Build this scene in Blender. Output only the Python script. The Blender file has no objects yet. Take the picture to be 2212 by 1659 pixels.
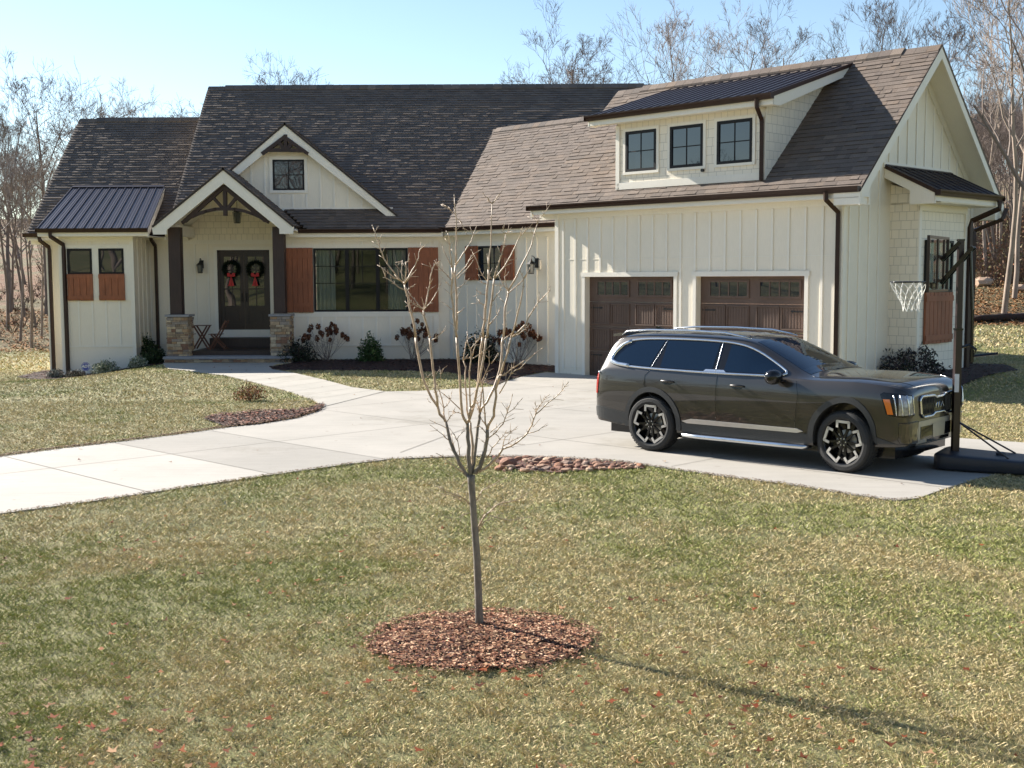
import bpy, bmesh, math, random
import numpy as np
from mathutils import Vector, Matrix
from mathutils.bvhtree import BVHTree
from mathutils.geometry import delaunay_2d_cdt
R = math.radians
random.seed(7); rng = np.random.default_rng(7)
sc = bpy.context.scene
col = sc.collection
R2 = 2 ** -.5
# ------------------------------------------------------------------ camera (surveyed from the house's own right angles)
FOC, CX, CY, PITCH, ROLL, HC = 2606., 1106., 829.5, R(5.08), -0.0045, 2.45
def ray(x, y):
    u = (x - CX) / FOC; v = -(y - CY) / FOC
    c, s = math.cos(ROLL), math.sin(ROLL)
    u2 = u * c - v * s; v2 = u * s + v * c
    return Vector((u2, math.cos(PITCH) + v2 * math.sin(PITCH), -math.sin(PITCH) + v2 * math.cos(PITCH)))
def hit(x, y, n, d0):
    d = ray(x, y); n = Vector(n); o = Vector((0, 0, HC))
    return o + d * ((d0 - n.dot(o)) / n.dot(d))
def PY(x, y, Y): return hit(x, y, (0, 1, 0), Y)
def PB(x, y, b): return hit(x, y, (R2, R2, 0), b)
def PA(x, y, a): return hit(x, y, (R2, -R2, 0), a)
def PZ(x, y, z=0.): return hit(x, y, (0, 0, 1), z)
cd = bpy.data.cameras.new('camera'); cam = bpy.data.objects.new('camera', cd); col.objects.link(cam)
cd.sensor_width = 36; cd.lens = 36 * FOC / 2212; cd.clip_end = 3000; cd.clip_start = .1
cam.matrix_world = Matrix.Translation((0, 0, HC)) @ Matrix.Rotation(R(90) - PITCH, 4, 'X') @ Matrix.Rotation(ROLL, 4, 'Z')
sc.camera = cam
# ------------------------------------------------------------------ frames
def FM(a, b, z): return Vector((a, b, z))                 # main house: x along the front, y back
def FG(a, b, z): return Vector(((a + b) * R2, (b - a) * R2, z))   # garage wing, turned 45 degrees
# ------------------------------------------------------------------ ground height
def sm(t):
    t = np.clip(t, 0, 1); return t * t * (3 - 2 * t)
def ground(x, y):
    x = np.asarray(x, float); y = np.asarray(y, float)
    h = -.42 * sm((-9.5 - x) / 3.5) * sm((y - 27) / 8)
    d = np.hypot(x - 10.6, y - 27.2)
    h = h + .32 * sm((4.6 - d) / 3.2)
    h = h + .3 * sm((x - 6) / 10) * sm((y - 34) / 10)
    k = sm((x + 8) / 16)
    rise = np.maximum(0, y - 43)
    h = h + rise * (.062 + .035 * k) * sm(rise / 8) * np.where(y > 95, 1, 1)
    h = h + .09 * np.maximum(0, -14 - y) + .1 * np.maximum(0, -44 - x) * sm((60 - y) / 20)
    h = h + .25 * np.sin(x * .11 + 1.3) * np.cos(y * .09) * sm((y - 48) / 15)
    return h
def gz(x, y): return float(ground(x, y))
# ------------------------------------------------------------------ mesh builder
ORG = {}
class MB:
    def __init__(s): s.v = []; s.f = []; s.c = []
    def poly(s, pts, c=None):
        n = len(s.v); s.v += [tuple(p) for p in pts]; s.f.append(tuple(range(n, n + len(pts)))); s.c.append(c)
    def prism(s, pts, vec, c=None):
        pts = [Vector(p) for p in pts]; vec = Vector(vec); q = [p + vec for p in pts]
        n = len(s.v); k = len(pts); s.v += [tuple(p) for p in pts + q]
        s.f.append(tuple(range(n + k - 1, n - 1, -1))); s.f.append(tuple(range(n + k, n + 2 * k)))
        for i in range(k): j = (i + 1) % k; s.f.append((n + i, n + j, n + k + j, n + k + i))
        s.c += [c] * (k + 2)
    def box(s, F, a0, a1, b0, b1, z0, z1, c=None):
        s.prism([F(a0, b0, z0), F(a1, b0, z0), F(a1, b1, z0), F(a0, b1, z0)], F(a0, b0, z1) - F(a0, b0, z0), c)
    def beam(s, p, q, w, h, up=(0, 0, 1), c=None):
        p = Vector(p); q = Vector(q); d = (q - p).normalized(); up = Vector(up)
        sd = d.cross(up).normalized() * (w / 2); u = sd.cross(d).normalized() * (h / 2)
        s.prism([p - sd - u, p + sd - u, p + sd + u, p - sd + u], q - p, c)
    def tube(s, path, rad, n=8, caps=True, c=None, up=None):
        path = [Vector(p) for p in path]
        if not hasattr(rad, '__len__'): rad = [rad] * len(path)
        N = len(s.v); prev = Vector(up) if up else None
        for i, p in enumerate(path):
            a = path[max(i - 1, 0)]; b = path[min(i + 1, len(path) - 1)]; d = b - a
            d = d.normalized() if d.length > 1e-9 else Vector((0, 0, 1))
            if prev is None: prev = Vector((0, 1, 0)) if abs(d.y) < .8 else Vector((1, 0, 0))
            x = (prev - d * prev.dot(d))
            if x.length < 1e-5: x = Vector((1, 0, .3)) - d * d.dot(Vector((1, 0, .3)))
            x.normalize(); prev = x; y = d.cross(x)
            off = math.pi / n if n == 4 else 0
            for k in range(n):
                t = 2 * math.pi * k / n + off; s.v.append(tuple(p + (x * math.cos(t) + y * math.sin(t)) * rad[i]))
        for i in range(len(path) - 1):
            for k in range(n):
                k2 = (k + 1) % n; s.f.append((N + i * n + k, N + i * n + k2, N + (i + 1) * n + k2, N + (i + 1) * n + k)); s.c.append(c)
        if caps:
            s.f.append(tuple(N + k for k in range(n - 1, -1, -1))); s.c.append(c)
            s.f.append(tuple(N + (len(path) - 1) * n + k for k in range(n))); s.c.append(c)
    def lathe(s, prof, F=lambda p: p, n=24, c=None):       # prof: (r, h) about local z, F maps local vector to world
        N = len(s.v)
        for r_, h in prof:
            for k in range(n):
                t = 2 * math.pi * k / n; s.v.append(tuple(F(Vector((r_ * math.cos(t), r_ * math.sin(t), h)))))
        for i in range(len(prof) - 1):
            for k in range(n):
                k2 = (k + 1) % n; s.f.append((N + i * n + k, N + i * n + k2, N + (i + 1) * n + k2, N + (i + 1) * n + k)); s.c.append(c)
    def build(s, name, mat, parent=None, smooth=False, uv=True):
        me = bpy.data.meshes.new(name)
        o = ORG.get(parent.name, Vector((0, 0, 0))) if parent else Vector((0, 0, 0))
        if not parent and s.v:
            a = np.array(s.v); o = Vector(((a[:, 0].min() + a[:, 0].max()) / 2, (a[:, 1].min() + a[:, 1].max()) / 2, a[:, 2].min()))
        me.from_pydata([tuple(Vector(p) - o) for p in s.v], [], s.f)
        me.materials.append(mat)
        if any(c is not None for c in s.c):
            at = me.attributes.new('Col', 'FLOAT_COLOR', 'CORNER'); arr = []
            for f, c in zip(s.f, s.c):
                c = c if c is not None else (1, 1, 1); arr += [c[0], c[1], c[2], 1.] * len(f)
            at.data.foreach_set('color', arr)
        if uv:
            ul = me.uv_layers.new(name='UVMap'); arr = []
            for f in s.f:
                ps = [Vector(s.v[i]) for i in f]
                n = Vector((0, 0, 0))
                for i in range(1, len(ps) - 1): n += (ps[i] - ps[0]).cross(ps[i + 1] - ps[0])
                n = n.normalized() if n.length > 1e-12 else Vector((0, 0, 1))
                u = Vector((0, 0, 1)).cross(n); u = u.normalized() if u.length > .02 else Vector((1, 0, 0)); v = n.cross(u)
                for p in ps: arr += [p.dot(u), p.dot(v)]
            ul.data.foreach_set('uv', arr)
        if smooth: me.polygons.foreach_set('use_smooth', [True] * len(me.polygons))
        me.validate(); me.update()
        ob = bpy.data.objects.new(name, me); col.objects.link(ob)
        if parent: ob.parent = parent; ORG[ob.name] = Vector(o)
        else: ob.location = o; ORG[ob.name] = Vector(o)
        return ob
def tag(o, label=None, cat=None, group=None, kind=None):
    if label: o['label'] = label
    if cat: o['category'] = cat
    if group: o['group'] = group
    if kind: o['kind'] = kind
    return o
def thing(name, loc, label, cat, group=None):
    o = bpy.data.objects.new(name, None); col.objects.link(o); o.location = loc; ORG[o.name] = Vector(loc)
    o.empty_display_size = .2
    return tag(o, label, cat, group)
def copy_tree(o, parent=None):
    c = o.copy(); col.objects.link(c)
    if parent: c.parent = parent
    for ch in o.children: copy_tree(ch, c)
    return c
# ------------------------------------------------------------------ materials
def newmat(name):
    m = bpy.data.materials.new(name); m.use_nodes = True; nt = m.node_tree; nt.nodes.clear()
    out = nt.nodes.new('ShaderNodeOutputMaterial'); p = nt.nodes.new('ShaderNodeBsdfPrincipled'); nt.links.new(p.outputs[0], out.inputs[0])
    return m, nt, p
def nd(nt, t, **kw):
    n = nt.nodes.new(t)
    for k, v in kw.items():
        if k in n.inputs: n.inputs[k].default_value = v
        else: setattr(n, k, v)
    return n
def mixc(nt, fac, a, b, mode='MIX'):
    n = nt.nodes.new('ShaderNodeMix'); n.data_type = 'RGBA'; n.blend_type = mode
    for i, x in ((0, fac), (6, a), (7, b)):
        if hasattr(x, 'is_output') or isinstance(x, bpy.types.NodeSocket): nt.links.new(x, n.inputs[i])
        elif i == 0: n.inputs[0].default_value = x
        else: n.inputs[i].default_value = (*x, 1)
    return n.outputs[2]
def coords(nt, kind='Object', scale=(1, 1, 1), rot=(0, 0, 0)):
    tc = nt.nodes.new('ShaderNodeTexCoord'); mp = nt.nodes.new('ShaderNodeMapping'); nt.links.new(tc.outputs[kind], mp.inputs[0])
    mp.inputs['Scale'].default_value = scale; mp.inputs['Rotation'].default_value = rot
    return mp.outputs[0]
def noise(nt, vec, scale, detail=4, rough=.55):
    n = nd(nt, 'ShaderNodeTexNoise', Scale=scale, Detail=detail, Roughness=rough); nt.links.new(vec, n.inputs['Vector']); return n.outputs['Fac']
def ramp(nt, fac, stops):
    n = nt.nodes.new('ShaderNodeValToRGB'); e = n.color_ramp.elements
    while len(e) < len(stops): e.new(.5)
    for i, (p, c) in enumerate(stops): e[i].position = p; e[i].color = (*c, 1) if len(c) == 3 else c
    nt.links.new(fac, n.inputs[0]); return n.outputs[0]
def bump(nt, p, h, strength=.3, dist=.01):
    b = nd(nt, 'ShaderNodeBump', Strength=strength, Distance=dist); nt.links.new(h, b.inputs['Height']); nt.links.new(b.outputs[0], p.inputs['Normal']); return b
def setp(p, **kw):
    for k, v in kw.items():
        p.inputs[k.replace('_', ' ')].default_value = v if not (isinstance(v, tuple) and len(v) == 3) else (*v, 1)
def simple(name, c, rough=.6, metal=0., var=.12, vs=6., bs=0., bsc=40., kind='Object', vscale=(1, 1, 1), **kw):
    m, nt, p = newmat(name); vec = coords(nt, kind, vscale); f = noise(nt, vec, vs)
    a = tuple(x * (1 - var) for x in c); b = tuple(min(1, x * (1 + var)) for x in c)
    nt.links.new(ramp(nt, f, [(.3, a), (.7, b)]), p.inputs['Base Color']); setp(p, Roughness=rough, Metallic=metal, **kw)
    if bs: bump(nt, p, noise(nt, vec, bsc, 5), bs, .01)
    return m
def attr_mat(name, rough=.8, var=.2, vs=30., bs=.3, bsc=120., **kw):
    m, nt, p = newmat(name); a = nd(nt, 'ShaderNodeAttribute', attribute_name='Col'); vec = coords(nt)
    f = noise(nt, vec, vs); g = ramp(nt, f, [(.25, (1 - var,) * 3), (.75, (1 + var,) * 3)])
    nt.links.new(mixc(nt, 1., a.outputs['Color'], g, 'MULTIPLY'), p.inputs['Base Color']); setp(p, Roughness=rough, **kw)
    if bs: bump(nt, p, noise(nt, vec, bsc, 5), bs, .006)
    return m
MT = {}
CREAM = (.86, .785, .65)
def siding(name, c=CREAM):
    m, nt, p = newmat(name); vec = coords(nt, 'UV', (14, 1.1, 1)); f = noise(nt, vec, 5, 6); g = noise(nt, coords(nt), .7, 3)
    c1 = ramp(nt, f, [(.3, tuple(x * .93 for x in c)), (.7, c)])
    nt.links.new(mixc(nt, 1., c1, ramp(nt, g, [(.3, (.93, .93, .92)), (.7, (1, 1, 1))]), 'MULTIPLY'), p.inputs['Base Color'])
    setp(p, Roughness=.55); bump(nt, p, f, .25, .004); return m
MT['siding'] = siding('cream_siding')
MT['trim'] = siding('white_trim', (.87, .815, .71))
def shake():
    m, nt, p = newmat('cream_shake'); vec = coords(nt, 'UV')
    b = nd(nt, 'ShaderNodeTexBrick', Scale=1., **{'Mortar Size': .0045, 'Brick Width': .17, 'Row Height': .19, 'Mortar Smooth': .1, 'Bias': 0.}); b.offset = .37; b.offset_frequency = 2; b.squash = 1.35; b.squash_frequency = 3
    nt.links.new(vec, b.inputs['Vector']); b.inputs['Color1'].default_value = (*[x * 1.0 for x in CREAM], 1); b.inputs['Color2'].default_value = (*[x * .93 for x in CREAM], 1)
    b.inputs['Mortar'].default_value = (.50, .465, .385, 1)
    nt.links.new(b.outputs['Color'], p.inputs['Base Color']); setp(p, Roughness=.6)
    inv = nd(nt, 'ShaderNodeMath', operation='SUBTRACT'); inv.inputs[0].default_value = 1; nt.links.new(b.outputs['Fac'], inv.inputs[1])
    bump(nt, p, inv.outputs[0], .6, .008); return m
MT['shake'] = shake()
MT['shingle'] = attr_mat('asphalt_shingle', .85, .25, 60, .5, 250, **{'Specular_IOR_Level': .3})
MT['bronze'] = simple('bronze_gutter', (.038, .019, .014), .42, **{'Specular_IOR_Level': .3})
MT['metalroof'] = simple('bronze_metal_roof', (.085, .075, .085), .38, .55, .08)
def wood(name, c, rough=.6, var=.35):
    m, nt, p = newmat(name); vec = coords(nt, 'UV', (22, 1.2, 1)); f = noise(nt, vec, 2.2, 8, .6); g = noise(nt, coords(nt), 1.6, 3)
    c1 = ramp(nt, f, [(.3, tuple(x * (1 - var) for x in c)), (.7, tuple(x * (1 + var * .6) for x in c))])
    nt.links.new(mixc(nt, 1., c1, ramp(nt, g, [(.3, (.75, .75, .75)), (.7, (1.1, 1.1, 1.1))]), 'MULTIPLY'), p.inputs['Base Color'])
    setp(p, Roughness=rough); bump(nt, p, f, .3, .004); return m
MT['cedar'] = wood('stained_cedar', (.32, .105, .045), .6)
MT['darkwood'] = wood('dark_stained_timber', (.042, .022, .017), .6)
MT['doorwood'] = wood('dark_door_wood', (.03, .015, .011), .4)
MT['deck'] = wood('dark_deck_board', (.05, .03, .022), .55)
MT['teak'] = wood('folding_furniture_wood', (.16, .06, .03), .5)
MT['garagedoor'] = wood('brown_garage_panel', (.12, .073, .052), .6, .08)
MT['black'] = simple('black_frame', (.010, .009, .010), .5, **{'Specular_IOR_Level': .25})
MT['iron'] = simple('black_iron', (.01, .01, .01), .45)
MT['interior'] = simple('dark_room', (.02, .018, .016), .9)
MT['curtain'] = simple('pale_curtain', (.27, .28, .26), .9, 0, .1, 9, 0, 40, 'Object', (6, 6, .3))
MT['reflection_board'] = simple('pale_reflection', (.85, .85, .82), .8)  # white board colour that stands in for a pale reflection in the panes
def glass_dark():
    m, nt, p = newmat('window_glass'); setp(p, Base_Color=(.010, .016, .026), Roughness=.012, IOR=1.9)
    n = noise(nt, coords(nt), .9, 1); bump(nt, p, n, .05, .08); return m
MT['glass'] = glass_dark()
def front_fresnel(nt, ior):
    fr = nd(nt, 'ShaderNodeFresnel', IOR=ior); ge = nt.nodes.new('ShaderNodeNewGeometry'); s = nd(nt, 'ShaderNodeMath', operation='SUBTRACT'); s.inputs[0].default_value = 1; nt.links.new(ge.outputs['Backfacing'], s.inputs[1])
    k = nd(nt, 'ShaderNodeMath', operation='MULTIPLY'); nt.links.new(fr.outputs[0], k.inputs[0]); nt.links.new(s.outputs[0], k.inputs[1]); return k.outputs[0]
def glass_clear():
    m = bpy.data.materials.new('clear_pane'); m.use_nodes = True; nt = m.node_tree; nt.nodes.clear(); out = nt.nodes.new('ShaderNodeOutputMaterial')
    t = nt.nodes.new('ShaderNodeBsdfTransparent'); t.inputs[0].default_value = (.8, .84, .82, 1); g = nd(nt, 'ShaderNodeBsdfGlossy', Roughness=.01)
    fr = front_fresnel(nt, 1.95); mx = nt.nodes.new('ShaderNodeMixShader'); nt.links.new(fr, mx.inputs[0]); nt.links.new(t.outputs[0], mx.inputs[1]); nt.links.new(g.outputs[0], mx.inputs[2]); nt.links.new(mx.outputs[0], out.inputs[0]); return m
MT['clear'] = glass_clear()
def concrete():
    m, nt, p = newmat('concrete'); vec = coords(nt, 'Object'); a = nd(nt, 'ShaderNodeAttribute', attribute_name='Col')
    f = noise(nt, vec, .8, 6, .6); g = noise(nt, coords(nt, 'Object', (1, 9, 1), (0, 0, R(45))), 1.4, 4); h = noise(nt, vec, 60, 4)
    c = mixc(nt, 1., a.outputs['Color'], ramp(nt, f, [(.3, (.86, .86, .85)), (.7, (1.04, 1.03, 1.02))]), 'MULTIPLY')
    c = mixc(nt, 1., c, ramp(nt, g, [(.3, (.93, .93, .93)), (.7, (1.03, 1.03, 1.03))]), 'MULTIPLY')
    c = mixc(nt, 1., c, ramp(nt, h, [(.3, (.93, .93, .93)), (.6, (1.02, 1.02, 1.02))]), 'MULTIPLY')
    s = noise(nt, vec, .33, 7, .72); c = mixc(nt, 1., c, ramp(nt, s, [(.40, (1, 1, 1)), (.56, (1, 1, 1)), (.66, (.80, .79, .76)), (.70, (.93, .93, .92))]), 'MULTIPLY')
    sp_ = noise(nt, vec, 7., 2, .5); c = mixc(nt, 1., c, ramp(nt, sp_, [(.70, (1, 1, 1)), (.78, (.72, .70, .67))]), 'MULTIPLY')
    nt.links.new(c, p.inputs['Base Color']); setp(p, Roughness=.85); bump(nt, p, h, .2, .004); return m
MT['concrete'] = concrete()
MT['joint'] = simple('dark_joint', (.2, .185, .16), .9)  # dark colour of the joints between concrete slabs
MT['stonecap'] = simple('grey_stone_cap', (.25, .25, .26), .8, 0, .1, 8, .3)
MT['stone'] = attr_mat('ledgestone', .85, .3, 14, .8, 45)
MT['rock'] = attr_mat('field_rock', .85, .35, 7, .8, 22)
MT['leafc'] = attr_mat('coloured_leaf', .75, .12, 20, 0, **{'Specular_IOR_Level': .12})
def grassmat():
    m, nt, p = newmat('grass_blade'); a = nd(nt, 'ShaderNodeAttribute', attribute_name='Col')
    nt.links.new(a.outputs['Color'], p.inputs['Base Color']); setp(p, Roughness=.7, Specular_IOR_Level=.12)
    return m
MT['grass'] = grassmat()
def lawn():
    m, nt, p = newmat('lawn_ground'); vec = coords(nt); f = noise(nt, vec, .35, 5, .6); g = noise(nt, vec, 9, 5, .7); h = noise(nt, vec, 55, 4, .7)
    c = ramp(nt, f, [(.35, (.18, .19, .07)), (.55, (.25, .235, .11)), (.72, (.32, .26, .145))])
    c = mixc(nt, 1., c, ramp(nt, g, [(.3, (.6, .62, .55)), (.7, (1.25, 1.2, 1.1))]), 'MULTIPLY')
    c = mixc(nt, 1., c, ramp(nt, h, [(.3, (.55, .55, .5)), (.7, (1.3, 1.3, 1.25))]), 'MULTIPLY')
    nt.links.new(c, p.inputs['Base Color']); setp(p, Roughness=.9); bump(nt, p, h, .9, .03); return m
MT['lawn'] = lawn()
def hill():
    m, nt, p = newmat('leaf_strewn_hill'); vec = coords(nt); f = noise(nt, vec, .12, 6, .65); g = noise(nt, vec, 2.6, 6, .7); h = noise(nt, vec, 9, 5, .7)
    c = ramp(nt, f, [(.34, (.20, .105, .05)), (.46, (.21, .125, .06)), (.52, (.15, .13, .055)), (.7, (.13, .135, .05))])
    c = mixc(nt, 1., c, ramp(nt, g, [(.3, (.55, .5, .5)), (.7, (1.35, 1.25, 1.2))]), 'MULTIPLY')
    c = mixc(nt, 1., c, ramp(nt, h, [(.3, (.5, .48, .45)), (.7, (1.4, 1.35, 1.3))]), 'MULTIPLY')
    nt.links.new(c, p.inputs['Base Color']); setp(p, Roughness=.95); bump(nt, p, g, 1., .25); return m
MT['hill'] = hill()
def mulch(name, c):
    m, nt, p = newmat(name); vec = coords(nt); v = nd(nt, 'ShaderNodeTexVoronoi', Scale=38.); nt.links.new(vec, v.inputs['Vector'])
    c1 = mixc(nt, .75, c, mixc(nt, 1., v.outputs['Color'], c, 'MULTIPLY')); nt.links.new(c1, p.inputs['Base Color']); setp(p, Roughness=.9); bump(nt, p, v.outputs['Distance'], .8, .02); return m
MT['mulch'] = mulch('dark_mulch', (.055, .028, .022)); MT['mulchred'] = mulch('red_mulch', (.13, .055, .035))  # second mulch is redder and lighter, for tree ring and rock bed
def bark(name, c, vs=9., stretch=.25):
    m, nt, p = newmat(name); vec = coords(nt, 'Object', (1, 1, stretch)); f = noise(nt, vec, vs, 6, .7)
    nt.links.new(ramp(nt, f, [(.3, tuple(x * .55 for x in c)), (.7, tuple(x * 1.35 for x in c))]), p.inputs['Base Color']); setp(p, Roughness=.85); bump(nt, p, f, .7, .03); return m
MT['bark'] = bark('grey_brown_bark', (.2, .155, .125), 3.); MT['twig'] = simple('bare_twig', (.19, .15, .13), .8)
MT['palebark'] = bark('pale_bark', (.30, .235, .185), 3.)
MT['saplingbark'] = bark('sapling_bark', (.22, .19, .155), 30.); MT['saplingstem'] = simple('sapling_stem', (.46, .34, .23), .5, 0, .3, 25.)
# ================================================================== SKY AND SUN
AZ, EL = R(52), R(28)
sdir = Vector((-math.sin(AZ) * math.cos(EL), math.cos(AZ) * math.cos(EL), math.sin(EL)))
w = bpy.data.worlds.new('World'); sc.world = w; w.use_nodes = True; nt = w.node_tree
bg = nt.nodes['Background']; sky = nt.nodes.new('ShaderNodeTexSky'); sky.sky_type = 'NISHITA'; sky.sun_disc = False
sky.sun_elevation = EL; sky.sun_rotation = -AZ; sky.air_density = 1.0; sky.dust_density = .15; sky.ozone_density = 1.3; sky.altitude = 300
nt.links.new(sky.outputs[0], bg.inputs[0]); bg.inputs[1].default_value = .068
sl = bpy.data.lights.new('sun', 'SUN'); sl.energy = 5.0; sl.angle = R(.5); sl.color = (1, .935, .84)
so = bpy.data.objects.new('sun', sl); col.objects.link(so); so.rotation_euler = sdir.to_track_quat('Z', 'Y').to_euler(); so.location = sdir * 60
sc.view_settings.view_transform = 'Standard'; sc.view_settings.look = 'None'; sc.view_settings.exposure = 1.46; sc.view_settings.gamma = 1
# ================================================================== HOUSE
H = thing('farmhouse', (-3, 38, 0), 'cream board-and-batten farmhouse with dark shingle roofs and attached garage wing', 'house')
def part(mb, name, mat, parent=None, label=None, smooth=False):
    o = mb.build(name, MT[mat] if isinstance(mat, str) else mat, parent or H, smooth)
    if label: o['label'] = label
    return o
def wall_rects(F, a0, a1, z0, z1, holes, b, th, zf0=None):
    """a wall of thickness th behind plane b with rectangular openings; F(a, b, z)"""
    m = MB(); xs = sorted({a0, a1, *[h[0] for h in holes], *[h[1] for h in holes]}); zs = sorted({z0, z1, *[h[2] for h in holes], *[h[3] for h in holes]})
    for i in range(len(xs) - 1):
        for j in range(len(zs) - 1):
            cx = (xs[i] + xs[i + 1]) / 2; cz = (zs[j] + zs[j + 1]) / 2
            if any(h[0] < cx < h[1] and h[2] < cz < h[3] for h in holes): continue
            m.poly([F(xs[i], b, zs[j]), F(xs[i + 1], b, zs[j]), F(xs[i + 1], b, zs[j + 1]), F(xs[i], b, zs[j + 1])])
    for h in holes:
        m.poly([F(h[0], b, h[2]), F(h[0], b + th, h[2]), F(h[0], b + th, h[3]), F(h[0], b, h[3])]); m.poly([F(h[1], b, h[2]), F(h[1], b + th, h[2]), F(h[1], b + th, h[3]), F(h[1], b, h[3])])
        m.poly([F(h[0], b, h[3]), F(h[1], b, h[3]), F(h[1], b + th, h[3]), F(h[0], b + th, h[3])]); m.poly([F(h[0], b, h[2]), F(h[1], b, h[2]), F(h[1], b + th, h[2]), F(h[0], b + th, h[2])])
    return m
def battens(F, a0, a1, b, ztop, zbot, step=.405, skip=(), w=.052, d=.02, first=.2):
    m = MB(); a = a0 + first
    while a < a1 - .03:
        segs = [(zbot(a) if callable(zbot) else zbot, ztop(a) if callable(ztop) else ztop)]
        for s in skip:
            n = []
            for z0, z1 in segs:
                if s[0] - .04 < a < s[1] + .04 and s[3] > z0 and s[2] < z1:
                    if s[2] > z0: n.append((z0, s[2]))
                    if s[3] < z1: n.append((s[3], z1))
                else: n.append((z0, z1))
            segs = n
        for z0, z1 in segs:
            if z1 - z0 > .08: m.box(F, a - w / 2, a + w / 2, b - d, b + .004, z0, z1)
        a += step
    return m
SHC = [(.156, .124, .102), (.135, .106, .088), (.178, .140, .113), (.115, .094, .080), (.145, .115, .098), (.165, .122, .092)]
def shingles(name, O, U, V, L, u0, u1, tex=.142, tabw=.27, seed=1, ridge=True, dark=1., hole=None, tk=(.012, .014, .020, .024)):
    """laid roof: every course is built of separate tabs of varying thickness"""
    O = Vector(O); U = Vector(U).normalized(); V = Vector(V).normalized(); N = U.cross(V).normalized()
    if N.z < 0: N = -N
    rd = random.Random(seed); m = MB(); rows = int(math.ceil(L / tex))
    A = (u0(0), u1(0)); Bq = (u0(L), u1(L))
    if not hole: m.prism([O + U * A[0], O + U * A[1], O + U * Bq[1] + V * L, O + U * Bq[0] + V * L], -N * .05, (.05, .04, .035))
    for r_ in range(rows):
        v0 = r_ * tex; v1 = min(v0 + tex + .03, L); a0 = u0(v0); a1 = u1(v0); u = a0 - rd.random() * tabw
        ph = rd.choice(SHC); hl = hole(v0) if hole else None
        if hole:
            for s_, e_ in (((a0, hl[0]), (hl[1], a1)) if hl else ((a0, a1),)):
                if e_ > s_: m.prism([O + U * s_ + V * v0, O + U * e_ + V * v0, O + U * e_ + V * (v0 + tex), O + U * s_ + V * (v0 + tex)], -N * .04, (.05, .04, .035))
        while u < a1:
            wd = tabw * rd.choice((.45, .6, .8, 1., 1.2)); s = max(u, a0); e = min(u + wd, a1); u += wd
            if hl and s < hl[1] and e > hl[0]:
                if s < hl[0] and hl[0] - s > .03: e = hl[0]
                elif e > hl[1] and e - hl[1] > .03: s = hl[1]
                else: continue
            if e - s < .02: continue
            t = rd.choice(tk); c = rd.choice(SHC); kq = rd.uniform(.86, 1.12) * dark; c = tuple((x * .45 + y * .25 + z_ * .3) * kq for x, y, z_ in zip(c, ph, (.145, .113, .092)))
            skew = .0
            p = [O + U * s + V * (v0 - .002 * rd.random()), O + U * e + V * v0, O + U * e + V * v1, O + U * s + V * v1]
            q = [p[0] + N * t, p[1] + N * t, p[2] + N * .0035, p[3] + N * .0035]
            m.poly(q, c); m.poly([p[0], p[1], q[1], q[0]], tuple(x * .6 for x in c))  # butt face coloured darker to paint in the course shadow
            m.poly([p[0], q[0], q[3], p[3]], c); m.poly([p[1], p[2], q[2], q[1]], c)
    return part(m, name, 'shingle')
def gutter(F, a0, a1, b, z, name='gutter'):
    """K-style trough along a, hung on the outer side of plane b; z = top"""
    m = MB(); pr = [(b, z - .12), (b - .07, z - .12), (b - .085, z - .07), (b - .12, z - .03), (b - .125, z), (b - .105, z), (b - .1, z - .03), (b - .02, z - .06), (b, z - .04)]
    m.prism([F(a0, p[0], p[1]) for p in pr], F(a1, b, z) - F(a0, b, z)); m.box(F, a0 - .004, a0, b - .125, b, z - .12, z); m.box(F, a1, a1 + .004, b - .125, b, z - .12, z)
    return part(m, name, 'bronze')
def downspout(pts, w=.062):
    m = MB(); m.tube(pts, w, 4, up=(1, 0, 0)); 
    return part(m, 'downspout', 'bronze')
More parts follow.
